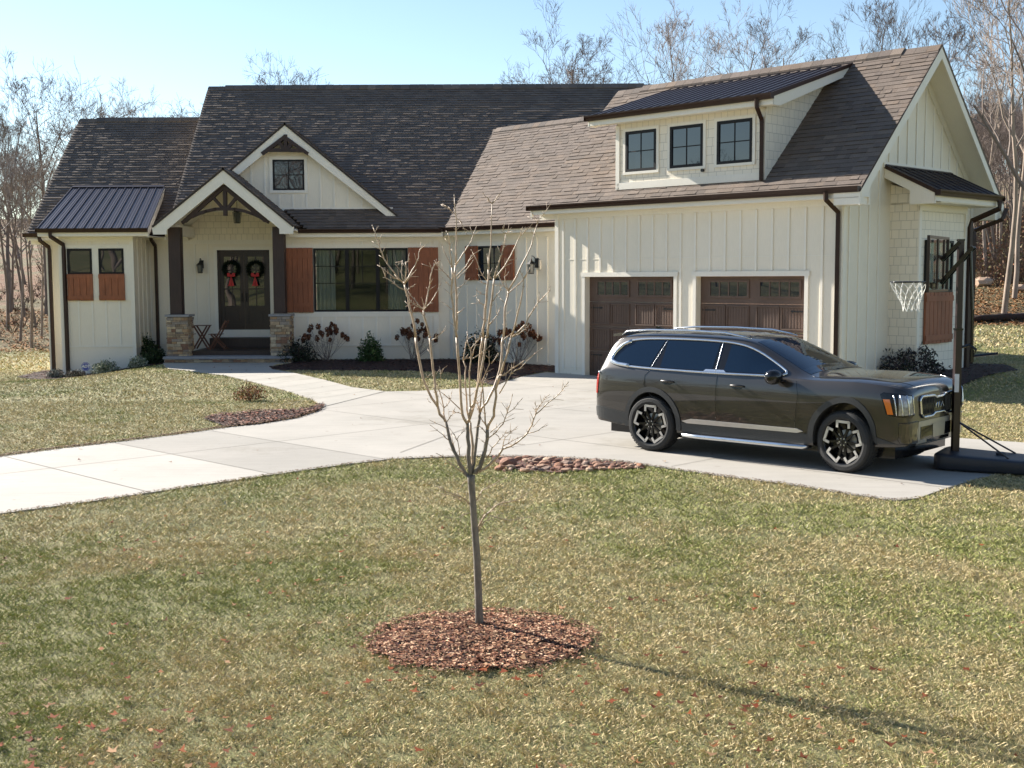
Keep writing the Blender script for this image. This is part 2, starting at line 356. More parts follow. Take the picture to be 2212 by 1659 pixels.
def window(F, a0, a1, z0, z1, b, nx=1, nz=1, fw=.055, clear=False, trim=.09, curtains=(), split=None, parent=None, muntin_rows=None):
    """frame stands 3 cm proud of wall plane b"""
    m = MB(); f = b - .03; k = b + .02
    m.box(F, a0, a1, f, k, z0, z0 + fw); m.box(F, a0, a1, f, k, z1 - fw, z1)
    m.box(F, a0, a0 + fw, f, k, z0 + fw, z1 - fw); m.box(F, a1 - fw, a1, f, k, z0 + fw, z1 - fw)
    cells = [(a0 + fw, a1 - fw)]
    if split:
        cells = []; x = a0 + fw
        for s in split: m.box(F, s - .055, s + .055, f, k, z0 + fw, z1 - fw); cells.append((x, s - .055)); x = s + .055
        cells.append((x, a1 - fw))
    for c0, c1 in cells:
        for i in range(1, nx):
            x = c0 + (c1 - c0) * i / nx; zlo = z0 + fw if not muntin_rows else muntin_rows[0]; m.box(F, x - .011, x + .011, f + .015, f + .035, zlo, z1 - fw)
        zz = muntin_rows if muntin_rows else [z0 + (z1 - z0) * j / nz for j in range(1, nz)]
        for z in zz: m.box(F, c0, c1, f + .013, f + .033, z - .011, z + .011)
    fo = part(m, 'window', 'black', parent)
    g = MB(); g.prism([F(a0 + fw, b - .004, z0 + fw), F(a1 - fw, b - .004, z0 + fw), F(a1 - fw, b - .004, z1 - fw), F(a0 + fw, b - .004, z1 - fw)], F(0, .004, 0) - F(0, 0, 0))
    part(g, 'pane', 'clear' if clear else 'glass', fo)
    for c0, c1 in curtains:
        q = MB(); n = int((c1 - c0) / .03); P0 = []
        for i in range(n + 1): P0.append((c0 + (c1 - c0) * i / n, b + .12 + .025 * math.sin(i * 1.7) + .01 * math.sin(i * .6)))
        for i in range(n): q.poly([F(*P0[i], z0 + .02), F(*P0[i + 1], z0 + .02), F(*P0[i + 1], z1 - .03), F(*P0[i], z1 - .03)])
        part(q, 'curtain', 'curtain', fo)
    if trim:
        t = MB(); d = b - .022
        t.box(F, a0 - trim, a1 + trim, d, b + .004, z1, z1 + trim); t.box(F, a0 - trim, a1 + trim, d - .01, b + .004, z0 - trim * .8, z0)
        t.box(F, a0 - trim, a0, d, b + .004, z0, z1); t.box(F, a1, a1 + trim, d, b + .004, z0, z1); part(t, 'window_trim', 'trim', parent)
    return fo
def shutter(F, a0, a1, z0, z1, b, n=5, rails=(.12, .5, .88), name='shutter'):
    m = MB(); w = (a1 - a0) / n
    for i in range(n): m.box(F, a0 + i * w + .008, a0 + (i + 1) * w - .008, b - .05, b, z0 + random.uniform(0, .012), z1)
    m.box(F, a0 + .01, a1 - .01, b - .03, b, z0 + .02, z1 - .01)
    for r_ in rails:
        z = z0 + (z1 - z0) * r_; m.box(F, a0 + .004, a1 - .004, b - .07, b - .044, z - .06, z + .06)
    return part(m, name, 'cedar')
# ---- walls, main block
YM, YW = 35.84, 37.5
XR = -2.30
mw = (PY(678, 600, YM).x, PY(881, 600, YM).x, 1.44, 3.31)
part(wall_rects(FM, -6.95, -1.2, -.1, 3.72, [mw], YM, .1), 'wall', 'siding')
skirt = MB(); skirt.box(FM, -6.95, -2.2, YM - .03, YM - .002, .42, .46); part(skirt, 'skirt_board', 'trim')
ban = MB(); ban.box(FM, -6.95, -2.2, YM - .022, YM - .002, 3.32, 3.42); ban.box(FM, -6.95, -2.2, YM - .022, YM - .002, 1.29, 1.4); part(ban, 'trim_board', 'trim')
part(battens(FM, -6.95, -2.15, YM, 3.5, .46, skip=[(mw[0] - .0, mw[1] + .0, 1.30, 3.42), (-6.95, -2.15, 1.29, 1.4), (-6.95, -2.15, 3.32, 3.42)], step=.405, first=.1), 'batten', 'trim')
m = MB(); m.box(FM, -2.30, -2.16, YM - .028, YM - .001, .0, 3.6); part(m, 'corner_board', 'trim')
m = MB(); m.box(FM, -7.0, -6.95, YM - .02, YW, -.1, 3.9); part(m, 'wall', 'siding')
sp = [mw[0] + (mw[1] - mw[0]) * .355, mw[0] + (mw[1] - mw[0]) * .68]
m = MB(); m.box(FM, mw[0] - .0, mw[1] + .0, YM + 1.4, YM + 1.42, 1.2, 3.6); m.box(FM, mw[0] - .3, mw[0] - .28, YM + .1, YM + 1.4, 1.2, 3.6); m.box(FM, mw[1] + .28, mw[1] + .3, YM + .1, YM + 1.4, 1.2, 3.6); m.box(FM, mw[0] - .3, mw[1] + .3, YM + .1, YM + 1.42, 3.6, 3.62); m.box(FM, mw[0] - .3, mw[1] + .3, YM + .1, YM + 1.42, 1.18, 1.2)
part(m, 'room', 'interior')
window(FM, mw[0], mw[1], mw[2], mw[3], YM, nx=2, fw=.06, clear=True, split=sp, trim=.0, curtains=[(mw[0] + .06, mw[0] + .62), (mw[1] - .6, mw[1] - .06)], muntin_rows=[2.28, 2.78])
t = MB(); t.box(FM, mw[0] - .03, mw[1] + .03, YM - .03, YM, 1.39, 1.44); part(t, 'window_trim', 'trim')
shutter(FM, PY(611, 600, YM).x, mw[0] - .012, 1.42, 3.325, YM - .023, 6)
shutter(FM, mw[1] + .012, -2.155, 1.42, 3.325, YM - .023, 6)
# ---- recessed wing wall (also the back wall of the porch)
DX0, DX1, DZ0, DZ1 = PY(470, 600, YW).x, PY(583, 600, YW).x, .85, 3.31
part(wall_rects(FM, -14.36, -7.0, -.5, 3.74, [(DX0, DX1, DZ0, DZ1)], YW, .12), 'wall', 'siding')
part(battens(FM, -14.36, -9.25, YW, 3.49, .46, first=.12), 'batten', 'trim')
m = MB(); m.box(FM, -14.36, -9.95, YW - .026, YW - .002, .42, .46); part(m, 'skirt_board', 'trim')
m = MB(); m.box(FM, -14.38, -14.2, YW - .028, YW - .001, -.5, 3.6); part(m, 'corner_board', 'trim')
m = MB(); m.prism([FM(-14.36, YW, -.5), FM(-14.36, 45.3, -.5), FM(-14.36, 45.3, 3.7), FM(-14.36, 42.1, 7.4), FM(-14.36, YW, 3.7)], (.1, 0, 0)); part(m, 'wall', 'siding')
# shake panel in the porch gable
m = MB(); m.prism([FM(-9.95, YW - .012, 3.62), FM(-7.0, YW - .012, 3.62), FM(-7.0, YW - .012, 4.52), FM(-8.19, YW - .012, 5.48), FM(-9.95, YW - .012, 4.06)], (0, .01, 0)); part(m, 'shake_panel', 'shake')
m = MB(); m.box(FM, -9.95, -7.0, YW - .035, YW - .002, 3.5, 3.62); part(m, 'trim_board', 'trim')
# ---- left bay with metal roof
BX0, BX1 = -13.36, -11.17
part(wall_rects(FM, BX0, BX1, -.6, 3.72, [], YM, .1), 'wall', 'siding')
for x, s in ((BX0, 1), (BX1, -1)):
    m = MB(); m.prism([FM(x, YM, -.6), FM(x, YW, -.6), FM(x, YW, 3.9), FM(x, YM, 3.72)], (.02 * s, 0, 0)); part(m, 'wall', 'siding')
m = battens(lambda a, b, z: Vector((-b, a, z)), YM, YW, -BX1, 3.7, .46, first=.4); part(m, 'batten', 'trim')
part(battens(FM, BX0, BX1, YM, 3.54, .46, skip=[(-13.2, -11.35, 1.8, 3.46)], first=.12), 'batten', 'trim')
m = MB(); m.box(FM, BX0, BX1, YM - .026, YM - .002, .42, .46); m.box(FM, BX0 + .1, BX1 - .1, YM - .022, YM - .002, 3.34, 3.45); m.box(FM, -12.39, -12.19, YM - .022, YM - .002, 1.8, 3.34)
m.box(FM, BX0 + .1, -13.12, YM - .022, YM - .002, 1.8, 3.34); m.box(FM, -11.45, BX1 - .1, YM - .022, YM - .002, 1.8, 3.34); part(m, 'trim_board', 'trim')
m = MB(); m.box(FM, BX0 - .01, BX0 + .1, YM - .03, YM, -.6, 3.6); part(m, 'corner_board', 'trim')
m = MB(); m.box(FM, BX1 - .1, BX1 + .01, YM - .03, YM, -.3, 3.6); part(m, 'corner_board', 'trim')
for x0, x1 in ((-13.12, -12.39), (-12.19, -11.45)):
    window(FM, x0, x1, 2.58, 3.33, YM - .01, fw=.06, trim=0); shutter(FM, x0 - .01, x1 + .02, 1.8, 2.59, YM - .024, 4, (.12, .9))
# ---- link wall (45 degrees) and garage walls
BL, BG, AL, AR = 24.056, 22.373, -20.79, -12.79
m = wall_rects(FG, -26.62, AL, -.1, 3.75, [], BL, .1); part(m, 'wall', 'siding')
part(battens(FG, -26.62, AL, BL, 3.53, .1, skip=[(-25.9, -23.9, 2.2, 3.45)], first=.3), 'batten', 'trim')
m = MB(); m.box(FG, -26.62, -26.48, BL - .03, BL - .001, 0, 3.62); part(m, 'trim_board', 'trim')
m = MB(); m.box(FG, -25.42, -24.38, BL - .024, BL - .001, 3.33, 3.44); part(m, 'trim_board', 'trim')
m = MB(); m.box(FG, -25.42, -24.38, BL - .03, BL - .001, 2.26, 2.35); part(m, 'trim_board', 'trim')
window(FG, -25.37, -24.43, 2.35, 3.33, BL, nx=2, nz=2, trim=0, clear=False)
shutter(FG, -25.9, -25.385, 2.35, 3.34, BL - .024, 4, (.15, .85)); shutter(FG, -24.415, -23.9, 2.35, 3.34, BL - .024, 4, (.15, .85))
D1, D2 = (-19.80, -17.07), (-16.44, -13.64); DH = 2.44
part(wall_rects(FG, AL, AR, -.1, 4.15, [(D1[0], D1[1], -.1, DH), (D2[0], D2[1], -.1, DH)], BG, .22), 'wall', 'siding')
part(battens(FG, AL, AR, BG, 3.87, .13, skip=[(D1[0] - .1, D1[1] + .1, 0, DH + .12), (D2[0] - .1, D2[1] + .1, 0, DH + .12)], first=.26, step=.405, d=.024), 'batten', 'trim')
m = MB()
for d in (D1, D2):
    m.box(FG, d[0] - .09, d[0], BG - .03, BG - .001, 0, DH); m.box(FG, d[1], d[1] + .09, BG - .03, BG - .001, 0, DH); m.box(FG, d[0] - .12, d[1] + .12, BG - .036, BG - .001, DH, DH + .11)
part(m, 'door_trim', 'trim')
m = MB(); m.box(FG, AL - .01, AL + .11, BG - .03, BG - .001, 0, 4.08); part(m, 'corner_board', 'trim')
m = MB(); m.box(FG, AR - .11, AR + .01, BG - .03, BG - .001, 0, 4.08); part(m, 'corner_board', 'trim')
m = MB(); m.box(FG, AL, AR, BG - .008, BG - .001, 2.86, 2.872); m.box(FG, AL, D1[0] - .09, BG - .014, BG - .001, .20, .215); part(m, 'seam_flashing', 'trim')
ZR, BR = 7.38, 25.40                                      # ridge of the garage roof
def rise(b): return 4.14 + .955 * ((b - 22.02) if b < BR else (2 * BR - 22.02 - b))
def gable_wall(a, th):
    m = MB(); m.prism([FG(a, BG, -.1), FG(a, 28.4, -.1), FG(a, 28.4, rise(28.4) - .08), FG(a, BR, rise(BR) - .08), FG(a, BG, rise(BG) - .08)], FG(th, 0, 0) - FG(0, 0, 0)); return m
part(gable_wall(AR, -.1), 'wall', 'siding'); part(gable_wall(AL, .1), 'wall', 'siding')
FR = lambda a, b, z: FG(-b, a, z)                         # right side wall: a runs back, b = -outwards
part(battens(FR, BG, 28.4, -AR, lambda b: rise(b) - .28, lambda b: 4.86 if 24.0 < b < 27.3 else .3, first=.26, d=.024), 'batten', 'trim')
m = MB(); m.box(FR, BG - .0, BG + .11, -AR - .028, -AR, .0, 4.1); part(m, 'trim_board', 'trim')
m = MB(); m.box(FR, 28.29, 28.4, -AR - .028, -AR, .0, 4.1); part(m, 'trim_board', 'trim')
m = MB(); m.box(FR, 24.0, 27.2, -AR - .03, -AR - .001, 4.74, 4.86); part(m, 'trim_board', 'trim')
m = MB()                                                  # frieze boards under the rakes
for s in (1, -1):
    e = BG if s == 1 else 28.4
    p = FR(e, -AR - .02, rise(e) - .2); q = FR(BR, -AR - .02, rise(BR) - .2); m.beam(p, q, .04, .16, up=(0, 0, 1))
part(m, 'frieze_board', 'trim')
# ---- roofs
SM = .82; lm = math.hypot(1, SM)
def porch_hole(v):
    z = 3.80 + v * SM / lm; k = (5.57 - z) / .80
    return (max(0, -8.19 + 10.06 - k), -8.19 + 10.06 + k) if k > .05 else None
shingles('roof', FM(-10.06, 35.44, 3.80), (1, 0, 0), (0, 1, SM), 6.20 * lm, lambda v: -.2 * v / (6.2 * lm), lambda v: 15.2, seed=2, hole=porch_hole, tk=(.019, .023, .027, .031))
m = MB(); m.prism([FM(-10.26, 41.64, 8.86), FM(5.1, 41.64, 8.86), FM(5.1, 47.8, 3.8), FM(-10.1, 47.8, 3.8)], (0, 0, -.06), (.15, .12, .1)); part(m, 'roof', 'shingle')
SW = .82; lw = math.hypot(1, SW)
shingles('roof', FM(-14.83, 37.12, 3.80), (1, 0, 0), (0, 1, SW), 4.98 * lw, lambda v: 0, lambda v: 4.78 if v < 1.2 else 5.6, seed=3, tk=(.019, .023, .027, .031))
m = MB(); m.prism([FM(-14.83, 42.1, 7.86), FM(-9, 42.1, 7.86), FM(-9, 47, 3.8), FM(-14.83, 47, 3.8)], (0, 0, -.06), (.15, .12, .1)); part(m, 'roof', 'shingle')
SG = .955; lg = math.hypot(1, SG)
gd = lambda a, b, z: FG(a, b, z) - FG(0, 0, 0)
shingles('roof', FG(-21.33, 22.02, 4.16), gd(1, 0, 0), gd(0, 1, SG), 3.38 * lg, lambda v: 0, lambda v: 9.12, seed=4, tabw=.3, dark=.98)
m = MB(); m.prism([FG(-21.33, BR, ZR), FG(-12.2, BR, ZR), FG(-12.2, 28.75, 4.16), FG(-21.33, 28.75, 4.16)], (0, 0, -.06), (.16, .13, .1)); part(m, 'roof', 'shingle')
SL = .86; ll = math.hypot(1, SL)
shingles('roof', FG(-26.9, 23.70, 3.84), gd(1, 0, 0), gd(0, 1, SL), 3.86 * ll, lambda v: -.05 - 2.0 * v / (3.86 * ll), lambda v: 8.0, seed=5, tabw=.3, dark=.98)
m = MB(); m.prism([FG(-28.8, 27.56, 7.13), FG(-18.5, 27.56, 7.13), FG(-18.5, 31.4, 3.84), FG(-28.8, 31.4, 3.84)], (0, 0, -.06), (.16, .13, .1)); part(m, 'roof', 'shingle')
# ridge vents / caps
def ridge(p, q, w=.16, h=.05, inset=.4):
    m = MB(); p = Vector(p); q = Vector(q); d = (q - p).normalized(); s = Vector((-d.y, d.x, 0)); n = max(1, int((q - p).length / .28)); L_ = (q - p).length
    for i in range(n):
        a = p + d * (L_ * i / n); b = p + d * (L_ * (i + 1) / n - .006); kq = random.uniform(.85, 1.1); c = tuple(x * kq for x in random.choice(SHC)); t = random.uniform(0, .006)
        hh = h if inset < (a - p).length and (q - b).length > inset else .012
        m.prism([a + s * w + Vector((0, 0, -w * .9 + hh)), a + Vector((0, 0, hh + t)), a - s * w + Vector((0, 0, -w * .9 + hh)), a - s * w + Vector((0, 0, -w * .9 - .03)), a + Vector((0, 0, -.03)), a + s * w + Vector((0, 0, -w * .9 - .03))], b - a, c)
    part(m, 'ridge_cap', 'shingle')
ridge(FM(-10.24, 41.64, 8.91), FM(5.1, 41.64, 8.91)); ridge(FM(-14.8, 42.1, 7.91), FM(-10.1, 42.1, 7.91))
ridge(FG(-21.3, BR, ZR + .02), FG(-12.22, BR, ZR + .02), inset=.6); ridge(FG(-28.75, 27.56, 7.18), FG(-22, 27.56, 7.18))
# ---- eaves: fascia, soffit, gutter
def eave(F, a0, a1, bw, be, z, name=None):
    """soffit from wall bw to eave edge be, fascia, gutter; z = roof edge height"""
    m = MB(); m.box(F, a0, a1, be + .001, be + .024, z - .21, z - .02); m.box(F, a0, a1, be + .024, bw, z - .2, z - .185); m.box(F, a0, a1, bw - .02, bw - .001, z - .33, z - .2)
    part(m, 'soffit', 'trim')
eave(FM, -7.0, -2.0, YM, 35.47, 3.84); gutter(FM, -6.2, -2.05, 35.465, 3.86)
eave(FM, -14.83, -9.9, YW, 37.15, 3.83); gutter(FM, -14.9, -13.6, 37.145, 3.84); gutter(FM, -11.2, -10.2, 37.145, 3.84)
eave(FG, -26.75, AL, BL, 23.73, 3.87); gutter(FG, -26.85, AL - .02, 23.725, 3.89)
eave(FG, -21.33, -12.2, BG, 22.05, 4.21); gutter(FG, -21.4, -12.22, 22.045, 4.22)
# ---- rakes (garage right end)
def rake(F, a, b0, z0, b1, z1, w=.2, t=.03, sof=None, sh=.015, name='rake_board'):
    """board in plane a from (b0,z0) up to (b1,z1), top edge on the line"""
    m = MB(); m.prism([F(a, b0, z0), F(a, b1, z1), F(a, b1, z1 - w), F(a, b0, z0 - w)], F(t, 0, 0) - F(0, 0, 0)); part(m, name, 'trim')
    e = MB(); e.prism([F(a - .01 * (1 if t > 0 else -1), b0, z0 + .035), F(a - .01 * (1 if t > 0 else -1), b1, z1 + .035), F(a - .01 * (1 if t > 0 else -1), b1, z1 + .002), F(a - .01 * (1 if t > 0 else -1), b0, z0 + .002)], F(t * 1.5, 0, 0) - F(0, 0, 0), (.07, .05, .04)); part(e, 'drip_edge', 'shingle')
    if sof is not None:
        s = MB(); s.prism([F(a, b0, z0 - .09), F(sof, b0, z0 - .09), F(sof, b1, z1 - .09), F(a, b1, z1 - .09)], (0, 0, -.02)); part(s, 'soffit', 'trim')
RZ = ZR - .03
rake(FG, -12.235, 22.0, 4.10, BR, RZ + .02, .26, .03, AR); rake(FG, -12.235, 28.8, 4.10, BR, RZ + .02, .26, .03, AR)
m = MB(); m.prism([FG(-12.236, 22.0, 4.12), FG(-12.236, 22.0, 3.86), FG(-12.236, 22.45, 3.86), FG(-12.236, 22.45, 4.45)], gd(-.55, 0, 0)); part(m, 'rake_return', 'trim')
m = MB(); m.prism([FG(-12.236, 28.8, 4.10), FG(-12.236, 28.8, 3.74), FG(-12.236, 28.4, 3.74), FG(-12.236, 28.4, 4.45)], gd(-.55, 0, 0)); part(m, 'rake_return', 'trim')
m = MB(); m.prism([FG(-21.33, 22.02, 4.12), FG(-21.33, BR, RZ), FG(-21.33, BR, RZ - .2), FG(-21.33, 22.02, 3.9)], gd(.03, 0, 0)); part(m, 'rake_board', 'trim')
# main block left rake and wing left rake
for (x, y0, z0, y1, z1, xs) in ((-10.1, 35.44, 3.78, 41.64, 8.86, -9.7), (-14.8, 37.12, 3.78, 42.1, 7.86, -14.36)):
    m = MB(); m.prism([FM(x, y0, z0), FM(x, y1, z1), FM(x, y1, z1 - .22), FM(x, y0, z0 - .22)], (.03, 0, 0)); part(m, 'rake_board', 'trim')
    m = MB(); m.prism([FM(x, y0, z0 - .1), FM(xs, y0, z0 - .1), FM(xs, y1, z1 - .1), FM(x, y1, z1 - .1)], (0, 0, -.02)); part(m, 'soffit', 'trim')
m = MB(); m.prism([FM(-10.0, YW, 3.7), FM(-10.0, 47.4, 3.8), FM(-10.0, 41.64, 8.7)], (.1, 0, 0)); part(m, 'wall', 'siding')
# ---- metal-seam roofs
def metal_roof(P0, P1, P2, P3, ribs, name='metal_roof'):
    """P0,P1 eave left/right, P2,P3 top right/left"""
    P0, P1, P2, P3 = map(Vector, (P0, P1, P2, P3)); n = (P1 - P0).cross(P3 - P0).normalized(); n = n if n.z > 0 else -n
    m = MB(); m.prism([P0, P1, P2, P3], -n * .02)
    for i in range(ribs + 1):
        t = i / ribs; a = P0.lerp(P1, t); b = P3.lerp(P2, t); m.beam(a + n * .012, b + n * .012, .025, .034, up=n)
        if i < ribs:
            for k in (.33, .66):
                t2 = (i + k) / ribs; m.beam(P0.lerp(P1, t2) + n * .002, P3.lerp(P2, t2) + n * .002, .04, .01, up=n)
    m.beam(P3 + n * .03, P2 + n * .03, .12, .03, up=n)
    return part(m, name, 'metalroof')
e0, e1 = PY(80, 492, 35.42), PY(318, 494, 35.42); e0.z = e1.z = 3.90
t0, t1 = PY(157, 407, 38.95), PY(355, 408, 38.95); t0.z = t1.z = 5.35
metal_roof(e0, e1, t1, t0, 12)
m = MB(); m.prism([e1 + Vector((0, 0, -.02)), t1 + Vector((0, 0, -.02)), t1 + Vector((0, 0, -.22)), e1 + Vector((0, .0, -.26))], (.025, 0, 0)); m.prism([e0 + Vector((0, 0, -.02)), t0 + Vector((0, 0, -.02)), t0 + Vector((0, 0, -.2)), e0 + Vector((0, 0, -.2))], (.025, 0, 0)); part(m, 'rake_board', 'trim')
m = MB(); m.prism([e0 + Vector((0, 0.02, -.2)), e1 + Vector((0, .02, -.2)), FM(e1.x, YW, 3.7), FM(e0.x, YW, 3.7)], (0, 0, -.02)); m.box(FM, e0.x, e1.x, 35.43, 35.45, 3.7, 3.89); m.box(FM, BX0, BX1, YM - .02, YM, 3.55, 3.7); part(m, 'soffit', 'trim')
gutter(FM, e0.x - .02, e1.x + .01, 35.43, 3.91)
# dormer
DA0, DA1, DB = -18.80, -14.65, BG + .01
part(wall_rects(FG, DA0, DA1, 4.4, 6.1, [], DB - .015, .1), 'dormer_wall', 'shake')
for a, s in ((DA0, 1), (DA1, -1)):
    m = MB(); m.prism([FG(a, DB - .015, 4.4), FG(a, 25.0, 7.0), FG(a, 25.0, 7.05), FG(a, DB - .015, 6.12)], gd(.03 * s, 0, 0)); part(m, 'dormer_wall', 'shake')
DW = [(-18.515, -17.60), (-17.20, -16.28), (-15.90, -14.98)]
for a0, a1 in DW: window(FG, a0, a1, 4.90, 5.84, DB - .02, nx=2, nz=2, fw=.065, trim=.075)
m = MB(); m.box(FG, DA0 - .01, DA0 + .1, DB - .05, DB - .02, 4.5, 6.0); part(m, 'trim_board', 'trim')
m = MB(); m.box(FG, DA1 - .1, DA1 + .01, DB - .05, DB - .02, 4.5, 6.0); part(m, 'trim_board', 'trim')
m = MB(); m.box(FG, DA0, DA1, DB - .05, DB - .02, 4.5, 4.66); part(m, 'trim_board', 'trim')
g0, g1, h1, h0 = FG(-19.42, 22.03, 6.24), FG(-14.27, 22.03, 6.24), FG(-14.27, 25.28, 7.23), FG(-19.42, 25.28, 7.23)
metal_roof(g0, g1, h1, h0, 19, 'metal_roof')
m = MB()
for a in (-19.42, -14.30): m.prism([FG(a, 22.03, 6.22), FG(a, 25.2, 7.19), FG(a, 25.2, 7.0), FG(a, 22.3, 6.02), FG(a, 22.03, 6.02)], gd(.03, 0, 0))
m.box(FG, -19.42, -14.27, 22.035, 22.06, 6.03, 6.22); m.prism([FG(-19.4, 22.06, 6.04), FG(-14.3, 22.06, 6.04), FG(-14.3, 22.36, 6.06), FG(-19.4, 22.36, 6.06)], (0, 0, -.02))
for a0, a1 in ((-19.4, DA0), (DA1, -14.3)): m.prism([FG(a0, 22.3, 6.05), FG(a1, 22.3, 6.05), FG(a1, 25.0, 6.95), FG(a0, 25.0, 6.95)], (0, 0, -.02))
part(m, 'soffit', 'trim')
m = MB(); m.prism([FG(-14.245, 22.0, 6.28), FG(-14.245, 25.28, 7.27), FG(-14.245, 25.28, 7.19), FG(-14.245, 22.0, 6.18)], gd(-.03, 0, 0)); part(m, 'drip_edge', 'bronze')
gutter(FG, -19.45, -14.25, 22.035, 6.26)
m = MB(); m.tube([FG(-16.27, DB - .03, 4.80), FG(-16.27, DB - .09, 4.80)], .035, 10); part(m, 'vent_pipe', 'iron')
# skirt roof over the side bay
BB0, BB1, ABY = 24.37, 26.67, -12.141
m = MB(); m.prism([FG(AR, BB0, -.1), FG(ABY, BB0, -.1), FG(ABY, BB0, 4.2), FG(AR, BB0, 4.4)], gd(0, .02, 0)); part(m, 'bay_wall', 'shake')
part(wall_rects(FR, BB0, BB1, -.1, 4.15, [], -ABY, .1), 'bay_wall', 'shake')
m = MB(); m.prism([FG(AR, BB1, -.1), FG(ABY, BB1, -.1), FG(ABY, BB1, 4.2), FG(AR, BB1, 4.4)], gd(0, -.02, 0)); part(m, 'bay_wall', 'shake')
k0, k1, k2, k3 = FG(-11.62, 24.05, 4.20), FG(-11.62, 27.15, 4.20), FG(AR + .01, 27.15, 4.77), FG(AR + .01, 24.05, 4.77)
metal_roof(k0, k1, k2, k3, 8)
m = MB(); m.prism([k0 + Vector((0, 0, -.03)), k3 + Vector((0, 0, -.03)), k3 + Vector((0, 0, -.25)), FG(ABY - .05, 24.05, 4.22), FG(ABY - .05, 24.05, 3.93), FG(-11.62, 24.05, 3.93)], gd(0, .025, 0)); part(m, 'rake_board', 'trim')
m = MB(); m.prism([k0 + Vector((0, 0, .03)) + gd(0, -.02, 0), k3 + Vector((0, 0, .03)) + gd(0, -.02, 0), k3 + Vector((0, 0, -.05)) + gd(0, -.02, 0), k0 + Vector((0, 0, -.06)) + gd(0, -.02, 0)], gd(0, .05, 0)); part(m, 'drip_edge', 'bronze')
FS = lambda a, b, z: FG(-b, a, z)
m = MB(); m.box(FS, 24.05, 27.15, 11.63, 11.65, 3.98, 4.2); m.box(FS, 24.37, 27.15, 11.65, -AR - .03, 3.96, 3.98); m.box(FS, BB0, BB1, -ABY - .025, -ABY, 3.82, 3.96); part(m, 'soffit', 'trim')
gutter(FS, 24.02, 27.2, 11.62, 4.21)
m = MB(); m.box(FS, 24.7, 25.9, -ABY - .012, -ABY - .008, 2.1, 3.17); part(m, 'reflection_board', 'reflection_board'); window(FS, 24.66, 25.95, 2.07, 3.2, -ABY - .03, nx=3, nz=1, trim=.0, clear=True); shutter(FS, 24.68, 25.98, .95, 2.07, -ABY - .012, 7, (.12, .88))  # board added behind the clear panes to imitate their pale reflection
m = MB(); m.box(FS, BB0, BB0 + .1, -ABY - .03, -ABY, .1, 3.9); part(m, 'corner_board', 'trim')
m = MB(); m.box(FS, BB1 - .1, BB1, -ABY - .03, -ABY, .1, 3.9); part(m, 'corner_board', 'trim')
# ---- upper gable on the main roof
YG = 36.28
gp, gf = PY(615, 268, 35.98), PY(865, 472, 35.98); hw = gf.x - gp.x; gl = Vector((gp.x - hw, gf.y, gf.z)); sg = (gp.z - gf.z) / hw
def uz(x): return gp.z - sg * abs(x - gp.x)
zb = 4.47
m = MB(); m.prism([FM(gp.x - (gp.z - zb) / sg, YG, zb), FM(gp.x + (gp.z - zb) / sg, YG, zb), FM(gp.x, YG, gp.z)], (0, .05, 0)); part(m, 'gable_wall', 'siding')
uw = (PY(590, 400, YG).x, PY(658, 400, YG).x, PY(620, 411, YG).z, PY(620, 345, YG).z)
part(battens(FM, gl.x, gf.x, YG, lambda x: uz(x) - .28, zb + .06, step=.41, first=.23, skip=[(uw[0] - .1, uw[1] + .1, uw[2] - .12, uw[3] + .14)]), 'batten', 'trim')
window(FM, *uw, YG - .005, nx=2, nz=2, fw=.05, trim=.1)
m = MB(); m.box(FM, gl.x + .25, gf.x - .25, YG - .03, YG - .001, zb - .06, zb + .06); part(m, 'trim_board', 'trim')
def gable_rakes(pk, lf, rf, wid, yth=.04, back=None, drop=0.):
    for f in (lf, rf):
        m = MB(); m.prism([pk, f, f + Vector((0, 0, -drop)) if drop else f + Vector(((.0), 0, -.0)), *( [f + Vector(((pk.x - f.x) / abs(pk.x - f.x) * .36, 0, -drop))] if drop else [] ), pk + Vector((0, 0, -wid)) + (f - pk) * 0] if drop else
                         [pk, f, f + Vector(((pk.x - f.x) / abs(pk.x - f.x) * wid * .9, 0, 0)), pk + Vector((0, 0, -wid))], (0, yth, 0)); part(m, 'rake_board', 'trim')
gable_rakes(gp, gl, gf, .36)
def gable_roof(pk, f, yb, seed):
    U = Vector((0, 1, 0)); V = (pk - f).normalized(); L = (pk - f).length
    O = Vector((f.x, f.y - .03, f.z + .03)); shingles('roof', O, U, V, L + .01, lambda v: 0, lambda v: yb - f.y + .03, seed=seed)
gable_roof(gp, gf, 39.7, 21); gable_roof(gp, gl, 39.7, 22)
m = MB()
for f in (gf, gl): m.prism([FM(f.x, 36.0, f.z - .06), FM(gp.x, 36.0, gp.z - .06), FM(gp.x, YG, gp.z - .06), FM(f.x, YG, f.z - .06)], (0, 0, -.02))
part(m, 'soffit', 'trim')
def timber(name, lines, Y, w, th=.12):
    m = MB()
    for i, l in enumerate(lines):
        pts = [PY(x, y, Y) for x, y in l]
        for a, b in zip(pts, pts[1:]):
            d = (b - a).normalized(); m.beam(a - d * .015, b + d * .015, th - .004 * i, w if not isinstance(w, dict) else w.get(i, w[0]), up=(0, -d.z, 0) if False else Vector((-d.z, 0, d.x)))
    return part(m, name, 'darkwood')
timber('gable_truss', [[(615, 296), (567, 332)], [(615, 296), (665, 332)], [(617, 292), (617, 325)], [(603, 307), (614, 324)], [(631, 308), (620, 324)], [(578, 324), (655, 325)]], 36.0, .1)
